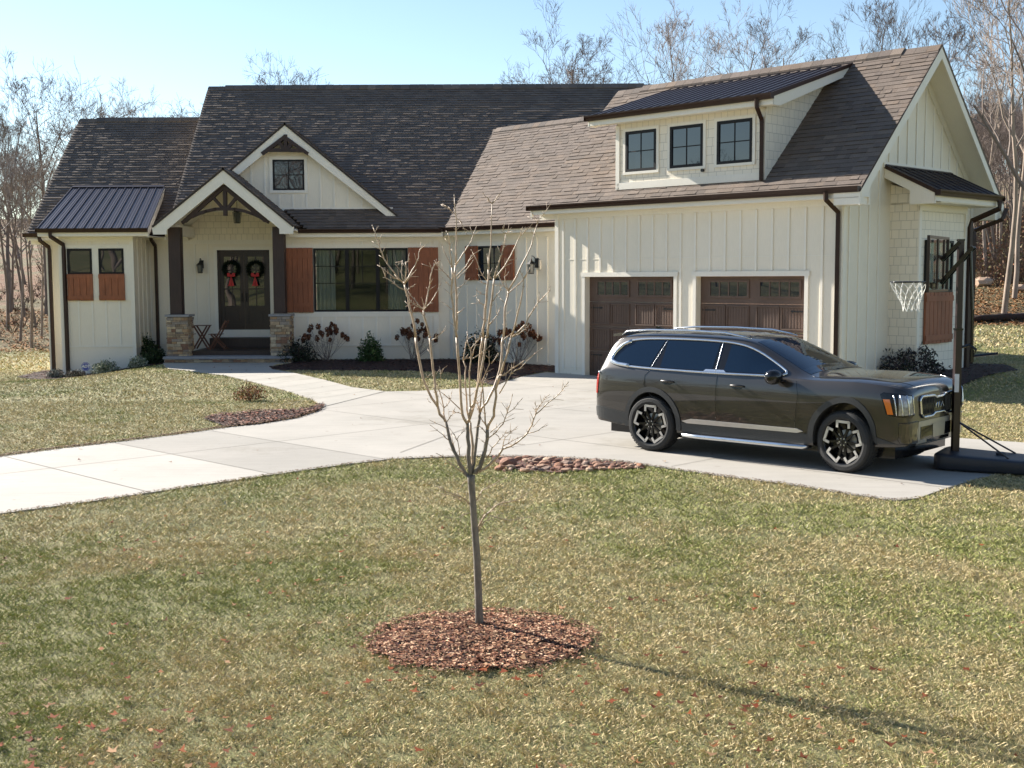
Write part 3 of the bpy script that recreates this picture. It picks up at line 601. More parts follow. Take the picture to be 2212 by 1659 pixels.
# ---- porch
YP = 34.62
pp, pl, pr = PY(482, 365, YP), PY(328, 491, YP), PY(635, 490, YP); pr.z = pl.z = (pl.z + pr.z) / 2
for f in (pl, pr):
    s = 1 if f is pl else -1; k = (pp.z - f.z) / abs(pp.x - f.x)
    m = MB(); m.prism([pp, f, f + Vector((.03 * s, 0, -.2)), f + Vector((.42 * s, 0, -.2)), f + Vector((.42 * s, 0, .42 * k - .40)), pp + Vector((0, 0, -.40))], (0, .045, 0)); part(m, 'rake_board', 'trim')
gable_roof(pp, pr, 37.8, 23); gable_roof(pp, pl, 37.8, 24)
m = MB()
for f in (pr, pl):
    s = 1 if f is pl else -1
    m.prism([FM(f.x + .02 * s, YP + .03, f.z - .07), FM(pp.x, YP + .03, pp.z - .07), FM(pp.x, YW - .02, pp.z - .07), FM(f.x + .02 * s, YW - .02, f.z - .07)], (0, 0, -.03))
    m.box(FM, f.x + .38 * s - .09, f.x + .38 * s + .09, YP + .5, YW - .03, f.z - .2, f.z + .12)
part(m, 'porch_ceiling', 'trim')
timber('porch_truss', [[(484, 403), (400, 477)], [(484, 403), (573, 476)], [(486, 404), (487, 465)], [(461, 427), (483, 452)], [(510, 428), (490, 452)], [(394, 481), (410, 470), (428, 462), (446, 456), (466, 452), (486, 451), (508, 452), (528, 456), (546, 462), (564, 470), (580, 480)]], 34.85, {0: .115, 1: .115, 2: .10, 3: .08, 4: .08, 5: .085}, .14)
m = MB(); m.box(FM, -9.9, -9.56, 35.02, 35.34, 1.40, pl.z + .02); part(m, 'porch_post', 'darkwood')
m = MB(); m.box(FM, -6.89, -6.56, 35.02, 35.34, 1.42, pl.z + .02); part(m, 'porch_post', 'darkwood')
STC = [(.36, .26, .16), (.28, .21, .14), (.42, .32, .20), (.20, .16, .13), (.34, .22, .12), (.28, .24, .20), (.24, .13, .08), (.44, .36, .25)]
def ledge(x0, x1, y0, y1, z0, z1, m):
    m.box(FM, x0 + .02, x1 - .02, y0 + .02, y1 - .02, z0, z1, (.12, .1, .08)); rd = random.Random(int(x0 * 100))
    z = z0
    while z < z1 - .02:
        h = min(rd.uniform(.045, .10), z1 - z)
        for side in range(4):
            u = 0; L_ = (x1 - x0) if side % 2 == 0 else (y1 - y0)
            while u < L_ - .01:
                l = min(rd.uniform(.1, .34), L_ - u); pr_ = rd.uniform(0, .025); kq = rd.uniform(.75, 1.15); c = tuple(v * kq for v in rd.choice(STC)); g = .004
                if side == 0: m.box(FM, x0 + u + g, x0 + u + l - g, y0 - pr_, y0 + .05, z + g, z + h - g, c)
                elif side == 1: m.box(FM, x1 - .05, x1 + pr_, y0 + u + g, y0 + u + l - g, z + g, z + h - g, c)
                elif side == 2: m.box(FM, x0 + u + g, x0 + u + l - g, y1 - .05, y1 + pr_, z + g, z + h - g, c)
                else: m.box(FM, x0 - pr_, x0 + .05, y0 + u + g, y0 + u + l - g, z + g, z + h - g, c)
                u += l
        z += h
for x0, x1 in ((-9.98, -9.36), (-6.98, -6.42)):
    m = MB(); ledge(x0, x1, 34.9, 35.48, .2, 1.34, m); p_ = part(m, 'stone_pier', 'stone')
    m = MB(); m.box(FM, x0 - .04, x1 + .04, 34.86, 35.52, 1.34, 1.40); part(m, 'pier_cap', 'stonecap', p_)
m = MB(); ledge(-10.0, -6.35, 34.68, 35.6, -.05, .13, m); part(m, 'step', 'stone')
m = MB(); m.box(FM, -10.04, -6.31, 34.63, 35.6, .13, .2); part(m, 'step_cap', 'stonecap')
m = MB(); m.box(FM, -9.36, -6.98, 35.25, YW, .2, .30)
for i in range(15): m.box(FM, -9.37, -6.97, 35.24 + i * .15, 35.24 + i * .15 + .143, .30, .325)
part(m, 'porch_floor', 'deck')
m = MB(); m.box(FM, DX0 - .15, -7.0, 36.9, YW, .325, .62); part(m, 'door_step', 'deck'); m = MB(); m.box(FM, DX0 - .15, -7.0, YW - .06, YW, .62, .85); part(m, 'threshold', 'trim')
# ---- front doors
dm = (DX0 + DX1) / 2
fr = MB(); fr.box(FM, DX0, DX1, YW, YW + .1, DZ1 - .07, DZ1); fr.box(FM, DX0, DX0 + .07, YW, YW + .1, DZ0, DZ1); fr.box(FM, DX1 - .07, DX1, YW, YW + .1, DZ0, DZ1); part(fr, 'door_frame', 'doorwood')
m = MB(); m.box(FM, DX0 - .1, DX0, YW - .024, YW, DZ0, DZ1 + .1); m.box(FM, DX0, DX1 + .1, YW - .024, YW, DZ1, DZ1 + .1); m.box(FM, DX1, DX1 + .1, YW - .024, YW, DZ0, DZ1); part(m, 'door_trim', 'trim')
for k, (x0, x1) in enumerate(((DX0 + .07, dm - .004), (dm + .004, DX1 - .07))):
    m = MB(); y0, y1 = YW + .03, YW + .075
    m.box(FM, x0, x0 + .12, y0, y1, DZ0, DZ1 - .07); m.box(FM, x1 - .12, x1, y0, y1, DZ0, DZ1 - .07)
    for z0, z1 in ((DZ0, DZ0 + .2), (DZ0 + .62, DZ0 + .74), (DZ1 - .2, DZ1 - .07)): m.box(FM, x0 + .12, x1 - .12, y0, y1, z0, z1)
    m.box(FM, x0 + .12, x1 - .12, y0 + .02, y1, DZ0 + .2, DZ0 + .62); m.box(FM, x0 + .18, x1 - .18, y0 + .008, y0 + .02, DZ0 + .26, DZ0 + .56)
    for z in (DZ1 - .62, DZ1 - 1.2): m.box(FM, x0 + .12, x1 - .12, y0 + .01, y1 - .01, z - .02, z + .02)
    xm = (x0 + x1) / 2; m.box(FM, xm - .015, xm + .015, y0 + .012, y1 - .012, DZ0 + .74, DZ1 - .2)
    d = part(m, 'front_door', 'doorwood')
    g = MB(); g.box(FM, x0 + .12, x1 - .12, y0 + .025, y0 + .032, DZ0 + .74, DZ1 - .2); part(g, 'pane', 'glass', d)
    h = MB(); hx = x1 - .06 if k == 0 else x0 + .06; h.tube([FM(hx, y0, 1.72), FM(hx, y0 - .06, 1.74), FM(hx, y0 - .06, 1.98), FM(hx, y0, 2.0)], .012, 8); part(h, 'handle', 'iron', d)
# ---- garage doors
for k, d in enumerate((D1, D2)):
    m = MB(); b = BG + .16; W = d[1] - d[0]; rows = 4; hh = DH / rows
    for r_ in range(rows): m.box(FG, d[0], d[1], b, b + .05, r_ * hh + .004, (r_ + 1) * hh - .004)
    for r_ in range(rows - 1):
        for q in range(2):
            for s in range(2):
                pc = d[0] + W * (.03 + q * .5) + s * W * .225; x0, x1 = pc + .04, pc + W * .205; z0, z1 = r_ * hh + .09, (r_ + 1) * hh - .07
                m.box(FG, x0 - .025, x1 + .025, b - .022, b + .001, z1, z1 + .03); m.box(FG, x0 - .025, x1 + .025, b - .022, b + .001, z0 - .03, z0); m.box(FG, x0 - .025, x0, b - .022, b + .001, z0, z1); m.box(FG, x1, x1 + .025, b - .022, b + .001, z0, z1)
                for i in range(7):
                    xx = x0 + (x1 - x0) * (i + .5) / 7; m.box(FG, xx - .022, xx + .022, b - .006, b + .001, z0 + .01, z1 - .01)
    gd_ = part(m, 'garage_door', 'garagedoor')
    for q in range(2):
        x0 = d[0] + W * (.10 + q * .47); x1 = x0 + W * .35; z0, z1 = 3 * hh + .17, 4 * hh - .13
        f = MB(); f.box(FG, x0 - .05, x1 + .05, b - .024, b + .001, z1, z1 + .045); f.box(FG, x0 - .05, x1 + .05, b - .024, b + .001, z0 - .045, z0); f.box(FG, x0 - .05, x0, b - .024, b + .001, z0, z1); f.box(FG, x1, x1 + .05, b - .024, b + .001, z0, z1)
        for i in range(1, 4): xx = x0 + (x1 - x0) * i / 4; f.box(FG, xx - .016, xx + .016, b - .02, b + .001, z0, z1)
        part(f, 'door_window', 'garagedoor', gd_)
        g = MB(); g.box(FG, x0, x1, b - .008, b - .002, z0, z1); part(g, 'pane', 'glass', gd_)
    for z in (1.68, .52):
        for s in (0, 1):
            x0 = d[0] + .06 if s == 0 else d[1] - .40; h = MB(); h.box(FG, x0, x0 + .34, b - .018, b, z - .014, z + .014)
            e = x0 + .34 if s == 0 else x0; h.prism([FG(e - .03, b - .016, z - .03), FG(e + .03, b - .016, z), FG(e - .03, b - .016, z + .03)] if s == 0 else [FG(e + .03, b - .016, z - .03), FG(e - .03, b - .016, z), FG(e + .03, b - .016, z + .03)], gd(0, .014, 0)); part(h, 'hinge', 'iron', gd_)
# ---- downspouts
def ds(pts): return downspout(pts)
ds([FM(-14.42, 37.08, 3.76), FM(-14.4, 37.08, 3.62), FM(-14.26, 37.42, 3.42), FM(-14.25, 37.44, 3.3), FM(-14.25, 37.44, -.38)])
ds([FM(-13.42, 35.36, 3.8), FM(-13.42, 35.36, 3.68), FM(-13.2, 35.76, 3.45), FM(-13.2, 35.78, 3.3), FM(-13.2, 35.78, -.35)])
ds([FM(-11.02, 37.08, 3.74), FM(-11.0, 37.1, 3.62), FM(-10.98, 37.43, 3.45), FM(-10.98, 37.44, 3.3), FM(-10.98, 37.44, .3)])
ds([FG(-14.63, 21.97, 6.16), FG(-14.63, 21.97, 6.0), FG(-14.72, 22.3, 5.78), FG(-14.72, 22.31, 5.6), FG(-14.72, 22.31, 4.5)])
ds([FG(-12.95, 21.97, 4.12), FG(-12.95, 21.97, 3.98), FG(-12.86, 22.3, 3.74), FG(-12.86, 22.31, 3.6), FG(-12.86, 22.31, .02)])
ds([FG(-11.54, 27.0, 4.1), FG(-11.54, 27.0, 3.92), FG(-12.05, 26.76, 3.66), FG(-12.07, 26.72, 3.5), FG(-12.07, 26.72, .2)])
ds([FG(-12.1, 28.7, 4.0), FG(-12.15, 28.6, 3.75), FG(-12.7, 28.35, 3.5), FG(-12.7, 28.33, 3.3), FG(-12.7, 28.33, .1)])
# short gutter with elbow high on the link roof
q0, q1 = PB(1112, 412, 25.25), PB(1172, 410, 25.25)
m = MB(); m.prism([Vector((q0.x, q0.y, q0.z - .05)), Vector((q0.x, q0.y, q0.z + .06)), Vector((q0.x, q0.y, q0.z + .06)) + gd(0, .12, 0), Vector((q0.x, q0.y, q0.z - .05)) + gd(0, .12, 0)], gd(.95, 0, 0)); part(m, 'gutter', 'bronze')
m = MB(); s = q0 + gd(.52, .05, 0); m.tube([s + Vector((0, 0, -.02)), s + Vector((0, 0, -.16)), s + gd(.06, 0, 0) + Vector((0, 0, -.26)), s + gd(.17, .02, 0) + Vector((0, 0, -.31))], .05, 4); part(m, 'downspout', 'bronze')
s = q0 + gd(0, .1, 0)
m = MB(); m.prism([s + Vector((0, 0, .05)), s + gd(0, .9, 0) + Vector((0, 0, .45)), s + gd(0, .9, 0) + Vector((0, 0, .1)), s + gd(0, .2, 0) + Vector((0, 0, -.2))], gd(.95, 0, 0), (.15, .12, .1)); part(m, 'roof_cricket', 'shingle')
# ================================================================== GROUND
def poly_px(pts): return [PZ(x, y) for x, y in pts]
def inside(px, py, poly):
    px = np.asarray(px); py = np.asarray(py); r = np.zeros(px.shape, bool); n = len(poly)
    for i in range(n):
        x1, y1 = poly[i][0], poly[i][1]; x2, y2 = poly[i - 1][0], poly[i - 1][1]
        c = ((y1 > py) != (y2 > py)); t = (x2 - x1) * (py - y1) / ((y2 - y1) if abs(y2 - y1) > 1e-9 else 1e-9) + x1
        r ^= c & (px < t)
    return r
gc = FG(-12.9, 22.37, 0); gl_ = FG(-20.78, 22.37, 0)
DRIVE = poly_px([(-900, 1262), (-400, 1176), (0, 1112), (200, 1085), (420, 1052), (600, 1026), (750, 1005), (850, 993), (980, 988), (1080, 987), (1200, 990), (1340, 999), (1500, 1022), (1600, 1036), (1700, 1048), (1850, 1072), (1935, 1084), (1985, 1078), (2040, 1058), (2110, 1036)]) \
    + [Vector((7.6, 15.9, 0)), Vector((9.6, 18.4, 0)), PZ(2290, 968), PZ(2212, 958), PZ(2070, 948), FG(-9.2, 17.3, 0), FG(-11.0, 18.6, 0), FG(-12.0, 20.2, 0), gc] + [gl_] \
    + poly_px([(1180, 805), (1130, 814), (1095, 824), (1070, 836), (990, 841), (900, 846), (830, 847)]) \
    + poly_px([(700, 880), (690, 888), (640, 905), (560, 918), (480, 926), (400, 938), (250, 957), (120, 972), (0, 988), (-400, 1038), (-900, 1100)])
WALK = poly_px([(700, 880), (830, 847), (760, 838), (700, 822), (640, 808), (606, 802), (588, 799), (583, 794), (600, 787)]) + [Vector((-6.3, 34.66, 0)), Vector((-10.04, 34.66, 0))] + poly_px([(356, 792), (362, 798), (400, 801), (430, 806), (490, 813), (560, 830), (620, 846), (675, 864)])
WALK = [Vector((-6.3 if False else p.x, p.y, 0)) for p in WALK]
BED_MAIN = poly_px([(583, 794), (588, 799), (606, 801), (660, 801), (760, 801), (880, 802), (970, 806), (1000, 812), (1030, 826), (1072, 834), (1095, 823), (1130, 813), (1180, 804)]) + [FG(-20.8, 22.4, 0), FG(-20.8, 24.1, 0), FG(-26.6, 24.1, 0), Vector((-2.2, 35.9, 0)), Vector((-6.4, 35.9, 0)), Vector((-6.3, 34.7, 0))]
BED_LEFT = [Vector((-14.6, 37.6, 0)), Vector((-14.5, 35.2, 0)), Vector((-13.6, 34.3, 0)), Vector((-11.8, 34.5, 0)), Vector((-10.6, 34.1, 0)), Vector((-10.05, 34.5, 0)), Vector((-10.0, 37.6, 0))]
BED_DRIVE = poly_px([(440, 906), (470, 898), (520, 895), (560, 889), (620, 888), (660, 886), (697, 873), (703, 880), (690, 888), (640, 905), (560, 918), (490, 924)])
BED_SIDE = [FG(-12.7, 22.6, 0), FG(-11.9, 22.2, 0), FG(-10.9, 24.0, 0), FG(-10.9, 26.8, 0), FG(-12.0, 28.6, 0), FG(-12.8, 28.6, 0)]
def ring_poly(cx, cy, rx, ry, n=40, seed=3):
    rd = random.Random(seed); return [Vector((cx + (rx * (1 + rd.uniform(-.05, .05))) * math.cos(t), cy + ry * (1 + rd.uniform(-.05, .05)) * math.sin(t), 0)) for t in [2 * math.pi * i / n for i in range(n)]]
TC = PZ(1037, 1362)
BED_TREE = ring_poly(PZ(1040, 1385).x, PZ(1040, 1385).y, .70, .62, 54)
ROCKBED = poly_px([(1062, 986), (1100, 988), (1200, 991), (1340, 1000), (1385, 1006), (1390, 1014), (1300, 1014), (1200, 1024), (1110, 1016), (1066, 1000)])
EXCL = [DRIVE, WALK, BED_MAIN, BED_LEFT, BED_DRIVE, BED_SIDE, BED_TREE, ROCKBED]
HOUSEFP = [[Vector((-14.4, 37.5, 0)), Vector((-14.4, 46, 0)), Vector((5, 46, 0)), Vector((5, 36, 0)), Vector((-7, 35.9, 0)), Vector((-7, 37.5, 0))], [FG(-26, 24.1, 0), FG(-12.8, 24.1, 0), FG(-12.8, 28.4, 0), FG(-26, 30, 0)], [FG(-20.8, 22.4, 0), FG(-12.8, 22.4, 0), FG(-12.8, 28.4, 0), FG(-20.8, 28.4, 0)]]
def grid(name, x0, x1, y0, y1, nx, ny, mat, kind, dz=0., warp=None):
    X, Y = np.meshgrid(np.linspace(x0, x1, nx), np.linspace(y0, y1, ny)); Z = ground(X, Y) + dz
    v = np.stack([X.ravel(), Y.ravel(), Z.ravel()], 1); i = np.arange((nx - 1) * (ny - 1)); a = (i // (nx - 1)) * nx + i % (nx - 1)
    f = np.stack([a, a + 1, a + nx + 1, a + nx], 1); me = bpy.data.meshes.new(name); me.from_pydata(v.tolist(), [], f.tolist()); me.materials.append(mat)
    me.polygons.foreach_set('use_smooth', [True] * len(f)); o = bpy.data.objects.new(name, me); col.objects.link(o); return tag(o, kind=kind)
grid('lawn', -130, 130, -90, 47, 261, 275, MT['lawn'], 'structure')
grid('hillside', -260, 260, 47, 420, 175, 120, MT['hill'], 'structure', 0)
def cdt_fill(bm, poly, z):
    pts = [Vector((p.x, p.y)) for p in poly]; n = len(pts)
    r_ = delaunay_2d_cdt(pts, [(i, (i + 1) % n) for i in range(n)], [], 1, 1e-6); vs = [bm.verts.new((p.x, p.y, z)) for p in r_[0]]
    for f in r_[2]:
        q = [r_[0][i] for i in f]; cx_ = sum(p.x for p in q) / len(q); cy_ = sum(p.y for p in q) / len(q)
        if inside(np.array([cx_]), np.array([cy_]), poly)[0]: bm.faces.new([vs[i] for i in f])
    for v in [v for v in bm.verts if not v.link_faces]: bm.verts.remove(v)
# concrete: clip slabs to the driveway outline
def flat_mesh(name, poly, z, mat, thick=.06, colf=None, cuts=(), kind='structure', lift=None):
    """triangulated sheet with side walls; cuts = list of (normal xy, offset) joints splitting the slab"""
    bm = bmesh.new(); cdt_fill(bm, poly, z)
    for n, d in cuts: bmesh.ops.bisect_plane(bm, geom=bm.verts[:] + bm.edges[:] + bm.faces[:], plane_co=Vector((n[0], n[1], 0)) * d, plane_no=(n[0], n[1], 0))
    me = bpy.data.meshes.new(name); 
    for f in bm.faces:
        if f.normal.z < 0: f.normal_flip()
    bm.to_mesh(me)
    lay = me.attributes.new('Col', 'FLOAT_COLOR', 'CORNER')
    for p in me.polygons:
        c = p.center; cc = colf(c.x, c.y) if colf else (.5, .48, .43)
        for li in p.loop_indices: lay.data[li].color = (*cc, 1)
    bm.free(); me.materials.append(mat); o = bpy.data.objects.new(name, me); col.objects.link(o)
    if thick:
        m = MB(); n = len(poly)
        for i in range(n):
            a, b = poly[i], poly[(i + 1) % n]; m.poly([(a.x, a.y, z), (b.x, b.y, z), (b.x, b.y, z - thick), (a.x, a.y, z - thick)], (.33, .3, .26))
        me2 = me; vo = len(me.vertices)
        e = m.build(name + '_edge', mat, None, uv=False); e.location = (0, 0, 0)
        o2 = ORG.pop(e.name); 
        for v_ in e.data.vertices: v_.co += o2
        bm = bmesh.new(); bm.from_mesh(me); bm.from_mesh(e.data); bm.to_mesh(me); bm.free(); d_ = e.data; bpy.data.objects.remove(e); bpy.data.meshes.remove(d_)
    return tag(o, kind=kind)
JA = [-18.3, -15.12, -12.15, -9.4]; JB = [3.2, 6.7, 8.4, 10.15, 13.2, 16.3, 19.4]
na, nb = (R2, -R2), (R2, R2)
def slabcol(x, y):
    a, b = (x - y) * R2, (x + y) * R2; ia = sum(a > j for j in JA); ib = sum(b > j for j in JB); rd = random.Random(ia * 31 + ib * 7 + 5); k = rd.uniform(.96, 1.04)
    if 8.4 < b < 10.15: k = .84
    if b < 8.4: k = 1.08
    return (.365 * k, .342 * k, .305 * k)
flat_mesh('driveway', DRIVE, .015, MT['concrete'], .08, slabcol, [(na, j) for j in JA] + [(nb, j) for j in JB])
flat_mesh('path', WALK, .021, MT['concrete'], .08, lambda x, y: (.38, .36, .32))
m = MB()
def clipline(p, q, polys):
    N_ = 160; out = []; cur = None
    for i in range(N_ + 1):
        t = i / N_; x = p.x + (q.x - p.x) * t; y = p.y + (q.y - p.y) * t
        ins = any(bool(inside(np.array([x]), np.array([y]), P)[0]) for P in polys)
        if ins and cur is None: cur = (x, y)
        if cur is not None and (not ins or i == N_): out.append((cur, (x, y))); cur = None
    return out
def strip(p, q, w=.012, z=.0195):
    p = Vector((*p, 0)); q = Vector((*q, 0)); d = (q - p)
    if d.length < .05: return
    d.normalize(); s = Vector((-d.y, d.x, 0)) * w / 2; m.poly([(p - s) + Vector((0, 0, z)), (q - s) + Vector((0, 0, z)), (q + s) + Vector((0, 0, z)), (p + s) + Vector((0, 0, z))])
for j in JA:
    for s in clipline(FG(j, -12, 0), FG(j, 23, 0), [DRIVE]): strip(*s)
for j in JB:
    for s in clipline(FG(-26, j, 0), FG(-4, j, 0), [DRIVE]): strip(*s, z=.0205)
for a, b in (((864, 980), (1010, 926)), ((700, 880), (830, 848))): strip(PZ(*a)[:2], PZ(*b)[:2], .015, .0212)
for k in range(7):
    t = k / 7 + .08; a = PZ(560 + 140 * t - 70, 812 + 66 * t); b = PZ(612 + 215 * t, 800 + 46 * t); strip(a[:2], b[:2], .012, .0255)
j_ = m.build('concrete_joints', MT['joint'], None, uv=False); tag(j_, kind='structure')
for nm, P, mt in (('mulch_bed', BED_MAIN, 'mulch'), ('mulch_bed', BED_LEFT, 'mulch'), ('mulch_bed', BED_DRIVE, 'mulch'), ('mulch_bed', BED_SIDE, 'mulch'), ('mulch_ring', BED_TREE, 'mulchred'), ('mulch_bed', ROCKBED, 'mulchred')):
    bm = bmesh.new(); cdt_fill(bm, P, 0.)
    for _ in range(2): bmesh.ops.subdivide_edges(bm, edges=bm.edges[:], cuts=1, use_grid_fill=True)
    for v in bm.verts:
        v.co.z = gz(v.co.x, v.co.y) + .02
        if nm == 'mulch_ring': rr_ = math.hypot((v.co.x - PZ(1040, 1385).x) / .74, (v.co.y - PZ(1040, 1385).y) / .66); v.co.z = .006 + .035 * max(0, 1 - rr_)
    for f in bm.faces:
        if f.normal.z < 0: f.normal_flip()
    me = bpy.data.meshes.new(nm); bm.to_mesh(me); bm.free(); me.materials.append(MT[mt]); o = bpy.data.objects.new(nm, me); col.objects.link(o); tag(o, kind='structure')
# ------------------------------------------------------------------ numpy scatter of small faces
def raw_mesh(name, V, ncorner, C, mat, kind='stuff', label=None, cat=None):
    """V: (n, ncorner, 3) faces, C: (n, 3) colours"""
    n = len(V); me = bpy.data.meshes.new(name); me.vertices.add(n * ncorner); me.loops.add(n * ncorner); me.polygons.add(n)
    me.vertices.foreach_set('co', V.reshape(-1).astype(np.float32)); me.loops.foreach_set('vertex_index', np.arange(n * ncorner, dtype=np.int32))
    me.polygons.foreach_set('loop_start', np.arange(0, n * ncorner, ncorner, dtype=np.int32)); me.polygons.foreach_set('loop_total', np.full(n, ncorner, np.int32))
    a = me.attributes.new('Col', 'FLOAT_COLOR', 'POINT'); cc = np.ones((n, ncorner, 4), np.float32); cc[:, :, :3] = C[:, None, :] if C.ndim == 2 else C; a.data.foreach_set('color', cc.reshape(-1))
    me.materials.append(mat); me.update(); me.validate(); o = bpy.data.objects.new(name, me); col.objects.link(o)
    if kind: o['kind'] = kind
    if label: o['label'] = label
    if cat: o['category'] = cat
    return o
def vnoise(x, y, s, seed=0):
    """smooth value noise"""
    r = np.random.default_rng(seed); G = r.random((256, 256)); x = x / s + 57; y = y / s + 91
    xi = np.floor(x).astype(int); yi = np.floor(y).astype(int); fx = x - xi; fy = y - yi; fx = fx * fx * (3 - 2 * fx); fy = fy * fy * (3 - 2 * fy)
    g = lambda a, b: G[a % 256, b % 256]
    return (g(xi, yi) * (1 - fx) + g(xi + 1, yi) * fx) * (1 - fy) + (g(xi, yi + 1) * (1 - fx) + g(xi + 1, yi + 1) * fx) * fy
FP = [[Vector((p.x, p.y, 0)) for p in P] for P in HOUSEFP]
def in_any(x, y, polys):
    r = np.zeros(len(x), bool)
    for P in polys: r |= inside(x, y, P)
    return r
def grass_zone(y0, y1, dens, h, wd, spread=.49):
    """blades across the camera's wedge of lawn, wide enough for a step to either side"""
    n = int((y1 - y0) * (y0 + y1) / 2 * 2 * spread * dens + (y1 - y0) * 4 * dens)
    y = rng.uniform(y0, y1, n); hw_ = y * spread + 1.6; x = rng.uniform(-1, 1, n) * hw_
    keep = (rng.random(n) < hw_ / hw_.max()); keep &= ~in_any(x, y, EXCL + FP)
    tuft = vnoise(x, y, .13, 3); keep &= rng.random(n) < (.35 + .9 * tuft)
    x = x[keep]; y = y[keep]; n = len(x); z = ground(x, y)
    big = .55 * vnoise(x, y, 1.5, 1) + .3 * vnoise(x, y, .42, 2) + .15 * vnoise(x, y, 5., 4)
    tf = vnoise(x, y, .10, 5)
    H_ = h * rng.uniform(.45, 1.25, n) * (.65 + .7 * tf); th = rng.uniform(0, 2 * np.pi, n); ln = rng.uniform(.5, 1.9, n) * H_
    W_ = wd * rng.uniform(.6, 1.3, n); ya = rng.uniform(0, 2 * np.pi, n)
    V = np.zeros((n, 4, 3), np.float32); dx, dy = np.cos(ya) * W_ / 2, np.sin(ya) * W_ / 2
    V[:, 0] = np.stack([x - dx, y - dy, z], 1); V[:, 1] = np.stack([x + dx, y + dy, z], 1)
    tx, ty = x + np.cos(th) * ln, y + np.sin(th) * ln
    V[:, 2] = np.stack([tx + dx * .15, ty + dy * .15, z + H_], 1); V[:, 3] = np.stack([x * .45 + tx * .55 - dx * .9, y * .45 + ty * .55 - dy * .9, z + H_ * .72], 1)
    t = rng.random(n); straw = t < np.clip((big - .42) * 3.2 + .46 + .05 * (x < -1) + .22 * sm((y - 14) / 6), .12, .90)
    g1 = np.array([.22, .25, .07]); g2 = np.array([.38, .38, .14]); s1 = np.array([.44, .36, .18]); s2 = np.array([.64, .52, .31])
    k = rng.random((n, 1)); C = np.where(straw[:, None], s1 * (1 - k) + s2 * k, g1 * (1 - k) + g2 * k) * rng.uniform(.8, 1.15, (n, 1))
    pale = rng.random(n) < .02; C[pale] = np.array([.6, .54, .4]) * rng.uniform(.8, 1.1, (pale.sum(), 1))
    return V, C
Vs, Cs = zip(grass_zone(5.2, 8, 9500, .024, .0032), grass_zone(8, 11, 6500, .026, .0042), grass_zone(11, 16, 3000, .030, .0062), grass_zone(16, 24, 1700, .030, .009), grass_zone(24, 38, 560, .036, .016), grass_zone(38, 47, 80, .07, .045))
raw_mesh('lawn_grass', np.concatenate(Vs), 4, np.concatenate(Cs), MT['grass'])
# curved little faces: fallen leaves, mulch chips
def flakes(x, y, z, size, cols, aspect=1., tilt=.5, lift=.01, jag=True):
    n = len(x); a = rng.uniform(0, 2 * np.pi, n); s = size * rng.uniform(.5, 1.3, n); t1 = rng.uniform(-tilt, tilt, n); t2 = rng.uniform(-tilt, tilt, n)
    K = 8 if jag else 4; ang = np.linspace(0, 2 * np.pi, K, endpoint=False) + (np.pi / 4 if K == 4 else 0); V = np.zeros((n, K, 3), np.float32)
    for k in range(K):
        r = s * ((rng.uniform(.8, 1.35, n) if k % 2 else rng.uniform(.35, .6, n)) if jag else 1.); u = r * np.cos(ang[k]); v = r * np.sin(ang[k]) / aspect
        V[:, k, 0] = x + u * np.cos(a) - v * np.sin(a); V[:, k, 1] = y + u * np.sin(a) + v * np.cos(a); V[:, k, 2] = z + lift + np.abs(u * t1 + v * t2) + s * .15 * rng.random(n)
    c = np.array(cols)[rng.integers(0, len(cols), n)] * rng.uniform(.7, 1.25, (n, 1)); return V, c
LEAFC = [(.17, .04, .014), (.19, .055, .018), (.12, .04, .018), (.2, .085, .035), (.09, .028, .013), (.27, .16, .085)]
def leaves_at(n, dens):
    y = rng.uniform(5.4, 20, n) ** 1.0; x = rng.uniform(-.5, .5, n) * y * .98
    keep = rng.random(n) < dens(x, y); keep &= ~in_any(x, y, EXCL[:2] + FP); return x[keep], y[keep]
x, y = leaves_at(9500, lambda x, y: np.clip(1.1 * (vnoise(x, y, .9, 11) - .42), .03, 1) * np.clip((12.5 - y) / 6, .08, 1) * np.where(x < .5, 1, .45))
x2 = np.concatenate([x, rng.uniform(-9, 1, 60)]); y2 = np.concatenate([y, rng.uniform(18, 34, 60)]); kk = ~in_any(x2, y2, EXCL[:1] + FP); x2 = x2[kk]; y2 = y2[kk]
V, C = flakes(x2, y2, ground(x2, y2), .036, LEAFC, 1.3, .7, .028); raw_mesh('fallen_leaves', V, 8, C, MT['leafc'])
def chips(P, n, size, cols, name='mulch_chips', lift=.022, tilt=.6):
    xs = [p.x for p in P]; ys = [p.y for p in P]; x = rng.uniform(min(xs), max(xs), n); y = rng.uniform(min(ys), max(ys), n); k = inside(x, y, P); x = x[k]; y = y[k]
    V, C = flakes(x, y, ground(x, y), size, cols, 2.6, tilt, lift, False); return raw_mesh(name, V, 4, C, MT['leafc'])
RED = [(.15, .065, .038), (.09, .04, .026), (.20, .095, .055), (.27, .145, .085), (.055, .025, .018), (.46, .31, .20), (.31, .185, .115), (.15, .065, .04), (.07, .035, .026)]
DRK = [(.06, .03, .024), (.09, .045, .035), (.04, .022, .018), (.13, .075, .06)]
n_ = 15000; tt = rng.uniform(0, 2 * np.pi, n_); rr = rng.random(n_) ** .5 * (1.0 + .22 * (vnoise(np.cos(tt) * 3, np.sin(tt) * 3, .45, 8) - .4)) + np.where(rng.random(n_) < .10, rng.exponential(.10, n_), 0); x = PZ(1040, 1385).x + .75 * rr * np.cos(tt); y = PZ(1040, 1385).y + .66 * rr * np.sin(tt)
V, C = flakes(x, y, .035 * np.clip(1 - rr, 0, 1) + .004 + .022 * vnoise(x, y, .05, 6) * (rr < 1) + .012 * (rr > .97), .017, RED, 3.2, 1.1, .004, False); raw_mesh('mulch_chips', V, 4, C * (.75 + 1. * vnoise(x, y, .11, 7))[:, None], MT['leafc'])
